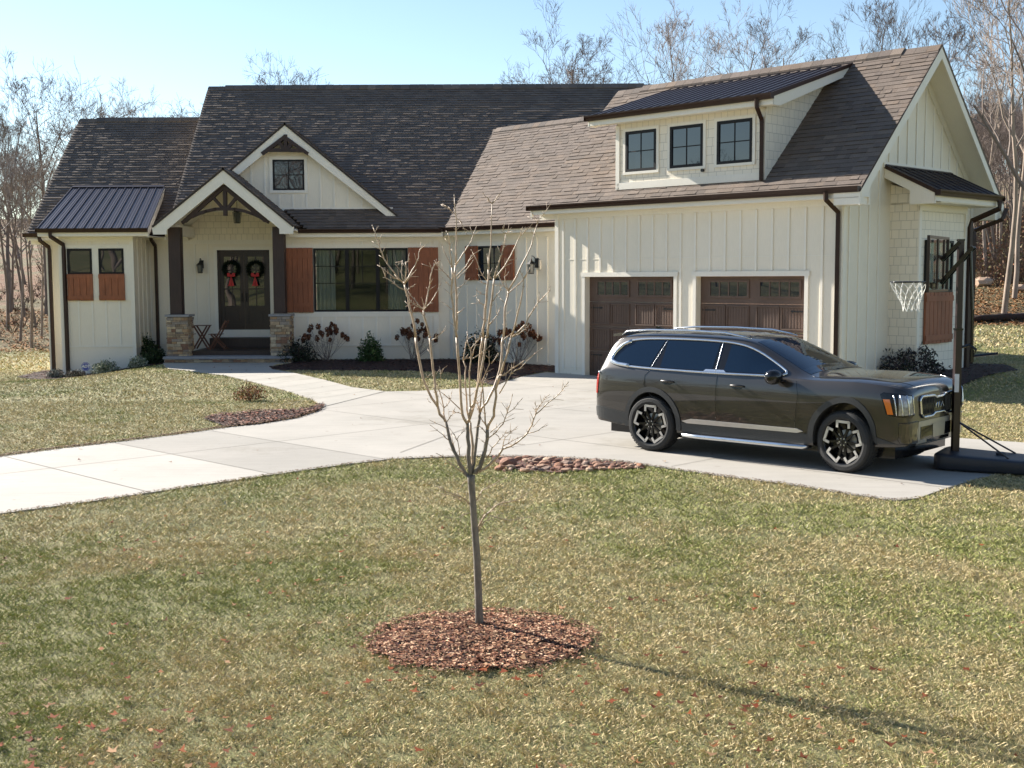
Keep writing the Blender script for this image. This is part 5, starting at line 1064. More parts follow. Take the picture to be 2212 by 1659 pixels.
stems = [  # (mapping, points, depth slope, r0, r1)
 (B_, [(770, 1540), (720, 1500), (660, 1400), (590, 1240), (540, 1080), (505, 930)], .35, .015, .0105),
 (B_, [(505, 930), (440, 850), (420, 770), (350, 670), (290, 540), (240, 380), (200, 170), (175, 0)], .35, .010, .007),
 (A_, [(612, 1397), (575, 1180), (545, 1030), (508, 900)], .35, .007, .0055),
 (A_, [(508, 900), (420, 800), (350, 710), (300, 610), (270, 540), (240, 460), (215, 370)], .45, .0045, .0025), (A_, [(508, 895), (522, 800), (520, 700), (545, 680)], .3, .0035, .002),
 (A_, [(510, 890), (580, 770), (620, 690), (640, 610), (670, 555)], .2, .004, .002), (A_, [(500, 950), (420, 900), (330, 840), (308, 770)], .2, .004, .002), (A_, [(508, 890), (400, 830), (310, 760), (270, 730)], .5, .0035, .0018), (A_, [(505, 890), (478, 780), (490, 680), (470, 690)], .6, .003, .0015), (A_, [(515, 890), (560, 830), (605, 780)], .4, .003, .0015),(A_, [(530, 960), (560, 930), (595, 910)], .4, .003, .0015),
 (B_, [(415, 765), (400, 620), (390, 520), (365, 350), (350, 200), (330, 0)], .1, .0075, .006), (A_, [(743, 1397), (710, 1260), (685, 1140)], .1, .006, .005),
 (A_, [(685, 1140), (720, 1020), (745, 900), (768, 760), (800, 700), (830, 690)], .1, .0042, .002), (A_, [(768, 760), (745, 720)], .1, .0025, .0015), (A_, [(685, 1140), (745, 1080), (790, 1010), (840, 910)], .0, .0035, .0015), (A_, [(685, 1140), (600, 1040), (540, 960)], .3, .0035, .0018), (A_, [(680, 1135), (600, 1090), (555, 1040)], -.1, .003, .0015), (A_, [(710, 1240), (670, 1180)], 0, .003, .002),
 (A_, [(760, 1420), (830, 1370), (885, 1330)], .1, .003, .0015), (A_, [(685, 1140), (678, 1060)], .1, .003, .0015),
 (B_, [(505, 930), (485, 780), (440, 600), (405, 520)], .5, .004, .002), (B_, [(485, 780), (540, 720), (570, 620)], .5, .0028, .0014), (B_, [(520, 930), (560, 870), (600, 800)], .1, .0028, .0014),
 (B_, [(785, 1520), (765, 1400), (762, 1200), (750, 1050), (745, 950)], -.05, .016, .012), (B_, [(745, 950), (690, 850), (670, 600), (650, 300), (630, 0)], -.05, .0105, .0075),
 (A_, [(996, 1397), (985, 1300), (962, 1100), (947, 900), (950, 740)], -.05, .0065, .005), (A_, [(950, 740), (930, 600), (925, 470), (908, 425)], -.05, .004, .002), (A_, [(950, 740), (890, 620), (860, 545)], .2, .003, .0015),
 (A_, [(990, 1330), (992, 1100), (985, 900), (985, 720)], .15, .0065, .005), (A_, [(985, 720), (985, 550), (988, 400), (985, 250), (972, 90)], .15, .0045, .0022), (A_, [(985, 720), (1050, 620), (1130, 500), (1172, 380)], .1, .004, .002), (A_, [(985, 830), (1080, 735), (1130, 640), (1200, 590)], .3, .003, .0015), (A_, [(985, 250), (930, 200), (880, 165)], .2, .0025, .0013), (A_, [(988, 280), (1040, 330), (1080, 420)], .2, .0025, .0013),
 (A_, [(950, 870), (890, 800), (830, 740), (800, 700)], .2, .003, .0015), (A_, [(1000, 850), (1050, 800), (1140, 690)], 0, .003, .0015), (A_, [(950, 930), (870, 850)], .2, .0025, .0013), (A_, [(1000, 940), (1060, 900), (1100, 860)], 0, .0025, .0013), (A_, [(1000, 1170), (1055, 1130)], 0, .003, .0018), (A_, [(955, 1140), (870, 1075)], .3, .0025, .0013), (A_, [(1000, 1040), (1015, 990)], 0, .0028, .0015),
 (B_, [(745, 950), (770, 900), (830, 700), (870, 450), (900, 100), (915, 0)], .2, .010, .0075), (A_, [(1238, 1397), (1255, 1250), (1272, 1050), (1285, 880), (1290, 760)], .2, .007, .005), (A_, [(1290, 760), (1300, 620), (1315, 450), (1325, 150)], .2, .0045, .0025), (A_, [(1325, 150), (1285, 100), (1245, 60)], .2, .003, .0015), (A_, [(1325, 150), (1370, 90), (1405, 45)], .2, .003, .0015), (A_, [(1285, 880), (1210, 770), (1140, 600)], .4, .003, .0015), (A_, [(1280, 900), (1190, 865)], .4, .0025, .0013), (A_, [(1270, 1000), (1190, 965)], .4, .0025, .0013), (A_, [(1265, 1100), (1190, 1040)], .4, .0025, .0013),
 (B_, [(765, 900), (765, 850), (780, 780), (830, 690), (880, 480), (920, 250), (955, 0)], .0, .007, .006), (A_, [(1278, 1397), (1300, 1200), (1325, 1020), (1345, 840)], .0, .006, .0048), (A_, [(1345, 840), (1390, 690), (1430, 560), (1450, 430)], -.1, .0042, .002), (A_, [(1345, 850), (1440, 735), (1500, 630), (1545, 540), (1590, 440), (1600, 390)], .0, .004, .002), (A_, [(1590, 450), (1640, 400), (1690, 350)], 0, .0025, .0013), (A_, [(1450, 430), (1425, 390)], 0, .002, .0012), (A_, [(1450, 430), (1490, 390)], 0, .002, .0012), (A_, [(1345, 870), (1300, 820), (1280, 640)], .3, .0035, .0018), (A_, [(1330, 1060), (1400, 960), (1415, 920)], 0, .0025, .0013), (A_, [(1300, 1270), (1370, 1190), (1395, 1130)], -.1, .003, .0015),
 (B_, [(800, 1500), (815, 1400), (850, 1100), (880, 900), (885, 830)], .5, .0125, .009), (B_, [(885, 830), (960, 720), (1040, 560), (1105, 360), (1130, 150), (1140, 0)], .5, .0085, .0065), (A_, [(1428, 1397), (1440, 1200), (1460, 1050), (1475, 960)], .5, .006, .005), (A_, [(1475, 960), (1600, 720), (1690, 540), (1745, 340)], .5, .0048, .0028), (A_, [(1745, 340), (1735, 300), (1710, 260)], .5, .0025, .0013), (A_, [(1745, 340), (1800, 250), (1862, 165)], .5, .0025, .0013), (A_, [(1475, 960), (1410, 870), (1380, 800)], .6, .0035, .0016), (A_, [(1475, 985), (1560, 910), (1630, 840), (1670, 760)], .3, .0035, .0018), (A_, [(1460, 1090), (1400, 1030)], .6, .0025, .0013), (A_, [(1475, 960), (1440, 830), (1470, 800)], .3, .0028, .0014),
 (B_, [(885, 830), (860, 740), (845, 700)], .6, .004, .002), (B_, [(880, 830), (900, 620), (905, 500), (990, 290), (985, 170)], .1, .004, .0022), (B_, [(1010, 290), (1080, 190)], .1, .0028, .0014),
 (B_, [(830, 1510), (885, 1430), (940, 1250), (965, 1120), (965, 1020)], -.3, .0165, .012), (B_, [(965, 1020), (1000, 930), (1040, 800), (1065, 650), (1080, 500), (1100, 420)], -.3, .0105, .007), (B_, [(1100, 420), (1180, 390), (1330, 290), (1420, 230), (1560, 130)], -.3, .004, .0018), (B_, [(1080, 500), (1130, 360), (1190, 170), (1230, 0)], -.3, .006, .005), (A_, [(1500, 1397), (1560, 1180), (1600, 1010), (1618, 850), (1590, 790)], -.3, .0048, .002), (A_, [(1618, 850), (1670, 760)], -.3, .0025, .0013), (A_, [(1515, 1390), (1640, 1270), (1700, 1150), (1750, 1070), (1830, 990), (1862, 935)], -.4, .0042, .0018), (A_, [(1520, 1385), (1600, 1340), (1660, 1290)], -.2, .0035, .0016), (A_, [(1760, 1060), (1762, 990)], -.4, .002, .0012), (A_, [(1430, 1420), (1490, 1370)], .2, .003, .0018),
 (B_, [(965, 1020), (940, 850), (920, 600), (910, 520), (960, 420)], -.1, .005, .002), (B_, [(965, 1000), (900, 900), (860, 800)], 0, .003, .0015), (B_, [(970, 1120), (1060, 1050), (1140, 960), (1185, 830), (1240, 650)], -.5, .0035, .0018), (B_, [(1185, 840), (1260, 790), (1340, 690)], -.5, .0025, .0012), (B_, [(1185, 830), (1175, 760)], -.5, .002, .001), (B_, [(1100, 620), (1230, 400), (1235, 290)], -.5, .0035, .0016), (B_, [(1225, 400), (1330, 340), (1470, 200)], -.6, .003, .0014),
 (B_, [(870, 1490), (930, 1455), (1010, 1390), (1090, 1310), (1135, 1235)], -.5, .0095, .006), (B_, [(1135, 1235), (1220, 1205), (1310, 1150), (1410, 1060), (1460, 970), (1500, 850)], -.7, .005, .0035), (B_, [(1500, 850), (1590, 770), (1700, 680), (1790, 590), (1850, 510)], -.9, .0033, .0016), (B_, [(1500, 850), (1540, 760), (1590, 690), (1635, 645)], -.6, .0028, .0013), (B_, [(1410, 1060), (1530, 1030), (1610, 980)], -.6, .0025, .0012), (B_, [(1470, 990), (1530, 920)], -.6, .0022, .0012), (B_, [(1500, 850), (1510, 760), (1500, 730)], -.6, .002, .001),
 (B_, [(1135, 1235), (1160, 1110), (1280, 1000)], -.4, .0028, .0013), (B_, [(1140, 1200), (1230, 1150), (1380, 1080)], -.3, .0025, .0012), (B_, [(960, 1330), (1020, 1220), (1100, 1130), (1160, 1060), (1270, 1020)], -.4, .0035, .0014), (B_, [(1100, 1130), (1070, 1080)], -.4, .002, .001), (B_, [(1020, 1220), (980, 1180)], -.4, .002, .001), (B_, [(960, 1070), (880, 980), (840, 990)], -.2, .0028, .0013), (B_, [(940, 1170), (880, 1120)], -.2, .0022, .0012), (B_, [(1000, 1050), (1110, 950), (1240, 900)], -.6, .0025, .0012),
 (B_, [(790, 1480), (800, 1300), (795, 1100), (780, 940)], .3, .010, .006), (B_, [(775, 940), (740, 800), (735, 650), (720, 400), (700, 250)], .4, .0055, .0035), (B_, [(700, 250), (745, 200)], .4, .003, .0018), (B_, [(700, 250), (720, 130), (745, 20), (745, -40)], .4, .003, .0018), (B_, [(780, 800), (770, 500), (785, 250), (780, 130), (745, 20)], .0, .0045, .0022), (B_, [(780, 130), (850, 50), (890, 0)], 0, .0025, .0012), (B_, [(790, 240), (890, 180), (990, 100)], 0, .003, .0014), (B_, [(800, 210), (840, 80), (860, 20)], 0, .003, .0014),
 (B_, [(690, 820), (600, 730), (500, 640), (440, 590)], .5, .0035, .0015), (B_, [(690, 850), (620, 830), (560, 820)], .6, .0025, .0012), (B_, [(640, 1400), (590, 1180), (570, 1080)], .6, .003, .0014), (B_, [(660, 1300), (640, 1150), (560, 1020)], .1, .003, .0014), (B_, [(630, 1130), (680, 1060), (720, 1020)], .1, .0022, .0012), (B_, [(550, 1140), (480, 1080), (350, 980)], .3, .003, .0013), (B_, [(520, 1010), (430, 960), (390, 940)], .3, .0025, .0012), (B_, [(700, 1490), (600, 1420), (520, 1360), (420, 1290)], -.4, .004, .0016), (B_, [(325, 450), (300, 440), (355, 400)], 0, .002, .0012), (B_, [(450, 470), (440, 340)], 0, .002, .0012), (B_, [(450, 380), (500, 330)], 0, .002, .0012), (B_, [(340, 720), (310, 690)], .4, .002, .0012),
 (C_, [(488, 660), (530, 570), (570, 500), (650, 430), (720, 385), (860, 360), (960, 300)], -.2, .006, .0018), (C_, [(545, 540), (575, 430)], -.2, .003, .0015), (C_, [(510, 650), (560, 560), (620, 505), (700, 525), (820, 550), (985, 520)], -1.6, .004, .0015), (C_, [(650, 430), (600, 400)], -.3, .003, .0015), (C_, [(700, 400), (820, 410)], -.3, .0025, .0012),
 (C_, [(430, 405), (370, 340), (290, 310), (200, 280), (120, 230)], -.6, .0045, .0015), (C_, [(350, 370), (290, 325), (120, 290)], -.8, .003, .0012), (C_, [(440, 470), (380, 490), (340, 510)], -.8, .003, .0013), (C_, [(300, 550), (210, 520)], -.8, .002, .001), (C_, [(475, 400), (500, 340), (540, 265), (640, 215), (760, 150)], .3, .004, .0014), (C_, [(300, 215), (275, 120)], -.6, .002, .001), (C_, [(340, 240), (385, 180)], -.6, .002, .001),
]
rd = random.Random(4); rest = MB(); order = sorted(range(len(stems)), key=lambda i: -stems[i][3]); big = set(order[:90])
for si, (f, pts, kd, r0, r1) in enumerate(stems):
    m = MB() if si in big else rest; P = path(f, pts, kd); k = len(P)
    Q = []                                               # slight natural waviness between nodes
    for i in range(k - 1):
        Q.append(P[i]); mid = P[i].lerp(P[i + 1], .5); mid += Vector((rd.gauss(0, .004), rd.gauss(0, .01), rd.gauss(0, .003))); Q.append(mid)
    Q.append(P[-1]); n = len(Q); rr = [r0 + (r1 - r0) * i / (n - 1) for i in range(n)]; rr = [x_ * (1. if x_ > .008 else 1.25) for x_ in rr]
    m.tube(Q, rr, 7)
    if r0 < .008:                                        # swollen buds / nodes and tiny opposite twigs
        e = Q[-1]; d = (Q[-1] - Q[-2]).normalized(); m.tube([e - d * .004, e + d * .008, e + d * .022], [r1 * 1.2, r1 * 1.9, .0006], 6)
        for i in range(1, n - 1, 1):
            if rd.random() < .75:
                dd = (Q[i + 1] - Q[i - 1]).normalized(); sd = dd.cross(Vector((rd.gauss(0, 1), rd.gauss(0, 1), rd.gauss(0, 1)))).normalized()
                for s in (1, -1):
                    L_ = rd.choice((.012, .018, .03, .07)); tip = Q[i] + (sd * s * .8 + dd * .8).normalized() * L_; m.tube([Q[i], Q[i].lerp(tip, .6), tip], [.0016, .0018, .001], 5)
    if si in big: m.build('branch', MT['saplingstem'] if r0 < .0125 else MT['saplingbark'], S, True, uv=False)
rest.build('twigs', MT['saplingstem'], S, True, uv=False)['kind'] = 'stuff'
# ================================================================== CAR
def paint():
    m, nt, p = newmat('bronze_brown_paint'); f = noise(nt, coords(nt), 900, 2); nt.links.new(ramp(nt, f, [(.3, (.017, .0135, .0105)), (.7, (.028, .0225, .018))]), p.inputs['Base Color'])
    setp(p, Metallic=.35, Roughness=.38, Coat_Weight=1., Coat_Roughness=.025, Coat_IOR=1.55); return m
MT['paint'] = paint(); MT['cladding'] = simple('dark_cladding', (.035, .036, .036), .55, 0, .08, 40, .15, 300); MT['chrome'] = simple('satin_chrome', (.62, .64, .66), .22, 1., .03)
MT['silver'] = simple('silver_trim', (.40, .39, .36), .38, .7, .05); MT['gloss'] = simple('gloss_black', (.008, .008, .009), .12); MT['tyre'] = simple('tyre_rubber', (.018, .018, .018), .75, 0, .2, 30, .4, 90)
def carglass():
    m, nt, p = newmat('tinted_car_glass'); setp(p, Base_Color=(.004, .012, .028), Roughness=.01, IOR=1.5); return m
MT['carglass'] = carglass(); MT['redlens'] = simple('red_lens', (.35, .012, .01), .12, 0, .05, Coat_Weight=1.); MT['amber'] = simple('amber_lens', (.7, .16, .01), .15, 0, .05, Coat_Weight=1.); MT['lens'] = simple('clear_lens', (.30, .31, .33), .12, .5, .3, 30)
MT['alloy'] = simple('machined_alloy', (.62, .60, .57), .3, .6, .05); MT['white'] = simple('white_paint', (.7, .7, .7), .4); MT['seat'] = simple('car_interior', (.06, .06, .06), .8)
pr_, pf_ = PZ(1410, 975), PZ(1830, 1022)
hd = (pf_ - pr_); hd.z = 0; WB = 2.9; hd.normalize(); lf = Vector((-hd.y, hd.x, 0)); mid = (pr_ + pf_) / 2 + lf * .86; ZC = .015
c0 = mid - hd * WB / 2; c0.z = ZC
CAR = thing('suv', (mid.x, mid.y, ZC), 'dark olive-brown metallic suv with silver roof rails parked on the driveway', 'car')
def FC(x, y, z):
    x = x * .90 if x < 0 and z > .0 else (2.9 + (x - 2.9) * .84 if x > 2.9 else x); y = y * .96; z = z + (.045 * min(1, max(0, x - 2.2) / .8) if z > .5 else 0); z = z * 1.025 if z < 1.1 else 1.1275 + (z - 1.1) * .84
    return c0 + hd * x + lf * y + Vector((0, 0, z))
ST = [  # x, w, zb, zs, zbelt, wbelt, zr, wr, zc
 (-1.150, .62, .52, .60, .68, .60, .74, .50, .75), (-1.146, .84, .44, .62, .76, .82, .82, .74, .84), (-1.11, .925, .37, .66, .93, .90, .99, .80, 1.02), (-1.06, .955, .34, .70, 1.02, .925, 1.14, .795, 1.20), (-.99, .972, .33, .73, 1.06, .94, 1.34, .755, 1.41), (-.92, .98, .33, .76, 1.085, .945, 1.50, .71, 1.57),
 (-.83, .985, .32, .78, 1.10, .945, 1.60, .675, 1.665), (-.62, .99, .30, .80, 1.11, .945, 1.65, .655, 1.705), (-.2, .992, .27, .80, 1.11, .945, 1.675, .65, 1.73), (.5, .992, .26, .80, 1.11, .945, 1.68, .65, 1.742), (1.1, .992, .26, .80, 1.11, .945, 1.66, .65, 1.725), (1.38, .992, .26, .80, 1.11, .945, 1.625, .655, 1.69), (1.55, .99, .26, .80, 1.11, .94, 1.56, .665, 1.63),
 (1.8, .99, .26, .80, 1.105, .94, 1.425, .69, 1.50), (2.05, .99, .26, .80, 1.10, .94, 1.285, .72, 1.355), (2.3, .99, .26, .80, 1.09, .935, 1.15, .77, 1.215), (2.42, .99, .27, .80, 1.08, .93, 1.10, .83, 1.165), (2.6, .99, .28, .80, 1.07, .93, 1.09, .86, 1.155), (3.0, .988, .30, .80, 1.055, .925, 1.075, .86, 1.14), (3.35, .978, .32, .79, 1.04, .915, 1.06, .85, 1.12),
 (3.58, .965, .33, .78, 1.02, .90, 1.04, .835, 1.095), (3.70, .945, .34, .76, .995, .88, 1.02, .81, 1.07), (3.79, .905, .35, .73, .96, .845, .985, .775, 1.03), (3.835, .85, .36, .70, .915, .795, .94, .73, .975), (3.85, .75, .42, .64, .83, .70, .86, .65, .885)]
bm = bmesh.new(); rings = []
for x, w_, zb_, zs_, zbe, wb_, zr_, wr_, zc_ in ST:
    half = [(0, zb_), (w_ * .78, zb_), (w_ * .965, zb_ + .02), (w_ * .985, (zb_ + zs_) / 2 - .03), (w_, zs_), (w_ * .985, zs_ + (zbe - zs_) * .62), (wb_, zbe), (wb_ * .6 + wr_ * .4, zbe * .6 + zr_ * .4), (wr_ + .008, zr_), (wr_ * .82, zr_ + (zc_ - zr_) * .55), (wr_ * .45, zr_ + (zc_ - zr_) * .9), (0, zc_)]
    ring = [bm.verts.new((x, -y, z)) for y, z in half] + [bm.verts.new((x, y, z)) for y, z in half[-2:0:-1]]; rings.append(ring)
for a, b in zip(rings, rings[1:]):
    n = len(a)
    for i in range(n): bm.faces.new((a[i], a[(i + 1) % n], b[(i + 1) % n], b[i]))
bm.faces.new(rings[0][::-1]); bm.faces.new(rings[-1]); bmesh.ops.recalc_face_normals(bm, faces=bm.faces[:])
cl = bm.edges.layers.float.get('crease_edge') or bm.edges.layers.float.new('crease_edge')
for e in bm.edges:
    a, b = e.verts
    for ring in rings:
        pass
idx = {v: (ri, vi) for ri, ring in enumerate(rings) for vi, v in enumerate(ring)}
for e in bm.edges:
    (r1_, v1), (r2_, v2) = idx[e.verts[0]], idx[e.verts[1]]
    if v1 == v2 and v1 in (6, 16) : e[cl] = .45
    if v1 == v2 and v1 in (8, 14) and max(r1_, r2_) < 16: e[cl] = .3
    if v1 == v2 and v1 in (2, 20): e[cl] = .6
me = bpy.data.meshes.new('car_shell'); bm.to_mesh(me); bm.free(); tmp = bpy.data.objects.new('car_shell', me); col.objects.link(tmp)
md = tmp.modifiers.new('s', 'SUBSURF'); md.levels = 3; md.render_levels = 3
cut = []
for ax in (0., WB):
    for s in (-1, 1):
        b2 = bmesh.new(); bmesh.ops.create_cone(b2, cap_ends=True, segments=48, radius1=.435, radius2=.435, depth=.5, matrix=Matrix.Translation((ax, s * .92, .385)) @ Matrix.Rotation(R(90), 4, 'X'))
        bmesh.ops.create_cube(b2, size=1, matrix=Matrix.Translation((ax, s * .92, .1)) @ Matrix.Diagonal((.80, .5, .5, 1)))
        m2 = bpy.data.meshes.new('cut'); b2.to_mesh(m2); b2.free(); o2 = bpy.data.objects.new('cut', m2); col.objects.link(o2); cut.append(o2)
        mb = tmp.modifiers.new('b', 'BOOLEAN'); mb.operation = 'DIFFERENCE'; mb.object = o2; mb.solver = 'EXACT'; mb.use_self = True
dg = bpy.context.evaluated_depsgraph_get(); ev = tmp.evaluated_get(dg).to_mesh()
tmp.modifiers['b'].show_viewport = False
full_v = [tuple(v.co) for v in ev.vertices]; full_f = [tuple(p.vertices) for p in ev.polygons]
tmp.evaluated_get(dg).to_mesh_clear()
for mo in list(tmp.modifiers):
    if mo.type == 'BOOLEAN': tmp.modifiers.remove(mo)
dg = bpy.context.evaluated_depsgraph_get(); ev = tmp.evaluated_get(dg).to_mesh()
BV = BVHTree.FromPolygons([v.co.copy() for v in ev.vertices], [tuple(p.vertices) for p in ev.polygons]); tmp.evaluated_get(dg).to_mesh_clear()
bpy.data.objects.remove(tmp)
for o2 in cut: bpy.data.objects.remove(o2)
m = MB(); m.v = [tuple(FC(*v)) for v in full_v]; m.f = full_f; m.c = [None] * len(full_f)
body = part(m, 'body', 'paint', CAR, smooth=True)
try: body.data.set_sharp_from_angle(angle=R(38))
except Exception: pass
def proj_pt(o, d, off):
    h, n, i, dist = BV.ray_cast(Vector(o), Vector(d).normalized())
    if h is None:
        h, n, i, dist = BV.find_nearest(Vector(o)); 
    if n.dot(Vector(d)) > 0: n = -n
    return h + n * off, n
def side(x, z, off, s=-1): return proj_pt((x, s * 2, z), (0, -s, 0), off)[0]
def patch(poly2, to3, off=.004, step=.05, name='panel', mat='gloss', parent=None, thick=True):
    """fill polygon (u,v) with a fine grid and lay it on the body; to3(u,v,off) -> point"""
    us = [p[0] for p in poly2]; vs_ = [p[1] for p in poly2]; pts = []; n = len(poly2)
    for i in range(n):                                    # densify border
        a, b = poly2[i], poly2[(i + 1) % n]; k = max(1, int(math.hypot(b[0] - a[0], b[1] - a[1]) / step))
        for j in range(k): pts.append((a[0] + (b[0] - a[0]) * j / k, a[1] + (b[1] - a[1]) * j / k))
    nb_ = len(pts); edges = [(i, (i + 1) % nb_) for i in range(nb_)]; gx, gy = np.meshgrid(np.arange(min(us) + step * .5, max(us), step), np.arange(min(vs_) + step * .5, max(vs_), step)); gx = gx.ravel(); gy = gy.ravel()
    ins = inside(gx, gy, poly2)
    for x, y in zip(gx[ins], gy[ins]):
        if min((x - p[0]) ** 2 + (y - p[1]) ** 2 for p in pts[:nb_]) > (step * .35) ** 2: pts.append((float(x), float(y)))
    r_ = delaunay_2d_cdt([Vector(p) for p in pts], edges, [list(range(nb_))], 1, 1e-5)
    V2, _, F2 = r_[0], r_[1], r_[2]; m = MB(); m.v = [tuple(FC(*to3(p.x, p.y, off))) for p in V2]; m.f = [tuple(f) for f in F2]; m.c = [None] * len(F2)
    if thick:                                             # skirt back to the body so the piece has an edge
        k = len(m.v); m.v += [tuple(FC(*to3(p[0], p[1], -.01))) for p in pts[:nb_]]; top = [tuple(FC(*to3(p[0], p[1], off))) for p in pts[:nb_]]; k2 = len(m.v); m.v += top
        for i in range(nb_): j = (i + 1) % nb_; m.f.append((k + i, k + j, k2 + j, k2 + i)); m.c.append(None)
    o = part(m, name, mat, parent or CAR, smooth=False); return o
def smooth_poly(pts, it=2):
    for _ in range(it):
        q = []; n = len(pts)
        for i in range(n):
            a, b = pts[i], pts[(i + 1) % n]; q += [(a[0] * .75 + b[0] * .25, a[1] * .75 + b[1] * .25), (a[0] * .25 + b[0] * .75, a[1] * .25 + b[1] * .75)]
        pts = q
    return pts
def surf_tube(pts, r, name, mat, to3, off=.004, closed=False, n=6, parent=None, dens=.04):
    out = []; k = len(pts); rng_ = range(k if closed else k - 1)
    for i in rng_:
        a, b = pts[i], pts[(i + 1) % k]; q = max(1, int(math.hypot(b[0] - a[0], b[1] - a[1]) / dens))
        for j in range(q): out.append(to3(a[0] + (b[0] - a[0]) * j / q, a[1] + (b[1] - a[1]) * j / q, off))
    out.append(out[0] if closed else to3(*pts[-1], off)); m = MB(); m.tube([FC(*p) for p in out], r, n, caps=not closed); return part(m, name, mat, parent or CAR, smooth=True)
DLO = smooth_poly([(2.13, 1.125), (1.86, 1.30), (1.52, 1.50), (1.22, 1.585), (.7, 1.615), (.0, 1.615), (-.46, 1.59), (-.70, 1.52), (-.82, 1.38), (-.88, 1.26), (-.80, 1.175), (-.45, 1.145), (.1, 1.125), (.9, 1.115), (1.6, 1.115)], 2)
for s in (-1, 1):
    f = lambda x, z, off, s=s: side(x, z, off, s)
    patch(DLO, f, .004, .06, 'window_surround', 'gloss')
    inn = [(x + (.75 - x) * .035, z + (1.36 - z) * .12) for x, z in DLO]
    def clip(poly, lo, hi, sl=0.):                        # keep lo < x - sl*(z-1.12) < hi
        from math import isfinite
        for bound, sg_ in ((lo, 1), (hi, -1)):
            out = []; n = len(poly)
            for i in range(n):
                a, b = poly[i], poly[(i + 1) % n]; da = sg_ * (a[0] - sl * (a[1] - 1.12) - bound); db = sg_ * (b[0] - sl * (b[1] - 1.12) - bound)
                if da >= 0: out.append(a)
                if da * db < 0: t = da / (da - db); out.append((a[0] + (b[0] - a[0]) * t, a[1] + (b[1] - a[1]) * t))
            poly = out
        return poly
    for lo, hi, sl in ((1.14, 3., 0), (.12, .96, .0), (-2, -.08, .34)):
        q = clip(inn, lo, hi, sl) if sl == 0 else clip(inn, lo, hi, .32)
        if len(q) > 3: patch(q, f, .0075, .06, 'side_window', 'carglass', thick=False)
    surf_tube(DLO, .017, 'window_chrome', 'chrome', f, .008, True)
    rear_thick = [(x, z) for x, z in DLO if x < -.3]
    surf_tube([(-.45, 1.155), (-.68, 1.175), (-.81, 1.22), (-.835, 1.28), (-.79, 1.38), (-.69, 1.49), (-.56, 1.555)], .032, 'window_chrome', 'chrome', f, .006)
    patch([(.80, 1.10), (1.22, 1.10), (1.14, 1.165), (.86, 1.165)], f, .012, .05, 'window_chrome', 'chrome')
    surf_tube([(1.02, 1.14), (1.00, 1.60)], .006, 'window_chrome', 'chrome', f, .008); surf_tube([(-.03, 1.14), (.11, 1.60)], .005, 'window_chrome', 'chrome', f, .008)
    # door gaps
    for pts in ([(1.06, 1.11), (1.05, .9), (1.06, .32)], [(2.22, 1.07), (2.26, .9), (2.22, .55), (2.28, .34)], [(-.02, 1.12), (-.12, 1.03), (-.13, .9), (-.02, .78), (.22, .66), (.44, .52), (.5, .34)]):
        surf_tube(pts, .0045, 'door_gap', 'gloss', f, -.001, n=4)
    patch([(.52, .30), (2.42, .30), (2.42, .425), (2.3, .435), (.62, .435), (.5, .43)], f, .008, .08, 'sill_cladding', 'cladding')
    patch([(.52, .455), (.66, .49), (2.26, .485), (2.34, .455), (2.26, .435), (.6, .43)], f, .018, .08, 'sill_trim', 'alloy')
    for ax in (0., WB):
        m = MB(); K = 30; t0_, t1_ = (-8, 188)
        for i in range(K):
            q = []
            for t in (t0_ + (t1_ - t0_) * i / K, t0_ + (t1_ - t0_) * (i + 1) / K):
                for r_ in (.425, .50):
                    x = ax + r_ * math.cos(R(t)); z = .385 + r_ * math.sin(R(t)) * (1. if r_ < .45 else .99); q.append((x, max(z, .28)))
            P_ = [side(*q[0], .014, s), side(*q[1], .014, s), side(*q[3], .014, s), side(*q[2], .014, s)]; m.poly([FC(*p) for p in P_])
            I = [side(*q[0], .014, s), side(*q[2], .014, s)]; m.poly([FC(*I[0]), FC(*I[1]), FC(I[1].x, I[1].y - s * .22, I[1].z), FC(I[0].x, I[0].y - s * .22, I[0].z)])
            O_ = [side(*q[1], .014, s), side(*q[3], .014, s)]; m.poly([FC(*O_[0]), FC(*O_[1]), FC(O_[1].x, O_[1].y - s * .02, O_[1].z), FC(O_[0].x, O_[0].y - s * .02, O_[0].z)])
        part(m, 'wheel_arch', 'cladding', CAR, smooth=True)
    # handles
    for hx in (.18, 1.28):
        m = MB(); pts = [side(hx - .01, .965, .0, s), side(hx + .02, .967, .032, s), side(hx + .10, .968, .042, s), side(hx + .18, .966, .032, s), side(hx + .205, .962, 0, s)]; m.tube([FC(*p) for p in pts], [.012, .016, .017, .016, .012], 8); part(m, 'door_handle', 'paint', CAR, smooth=True)
        patch(smooth_poly([(hx + .02, .925), (hx + .17, .925), (hx + .17, .985), (hx + .02, .985)]), f, .002, .04, 'handle_recess', 'gloss', thick=False)
    # roof rail
    m = MB(); pts = [(-.80, 1.655), (-.70, 1.72), (-.3, 1.752), (.4, 1.762), (1.0, 1.742), (1.28, 1.69), (1.40, 1.655)]; m.tube([FC(x, s * .655, z) for x, z in pts], [.008, .013, .015, .015, .015, .012, .008], 8, up=(0, 0, 1)); part(m, 'roof_rail', 'chrome', CAR, smooth=True)
    # running board
    m = MB(); m.tube([FC(.46, s * .90, .27), FC(.56, s * .99, .265), FC(.8, s * 1.01, .265), FC(2.0, s * 1.01, .265), FC(2.34, s * .99, .265), FC(2.42, s * .90, .27)], [.03, .033, .033, .033, .033, .025], 10); part(m, 'running_board', 'chrome', CAR, smooth=True)
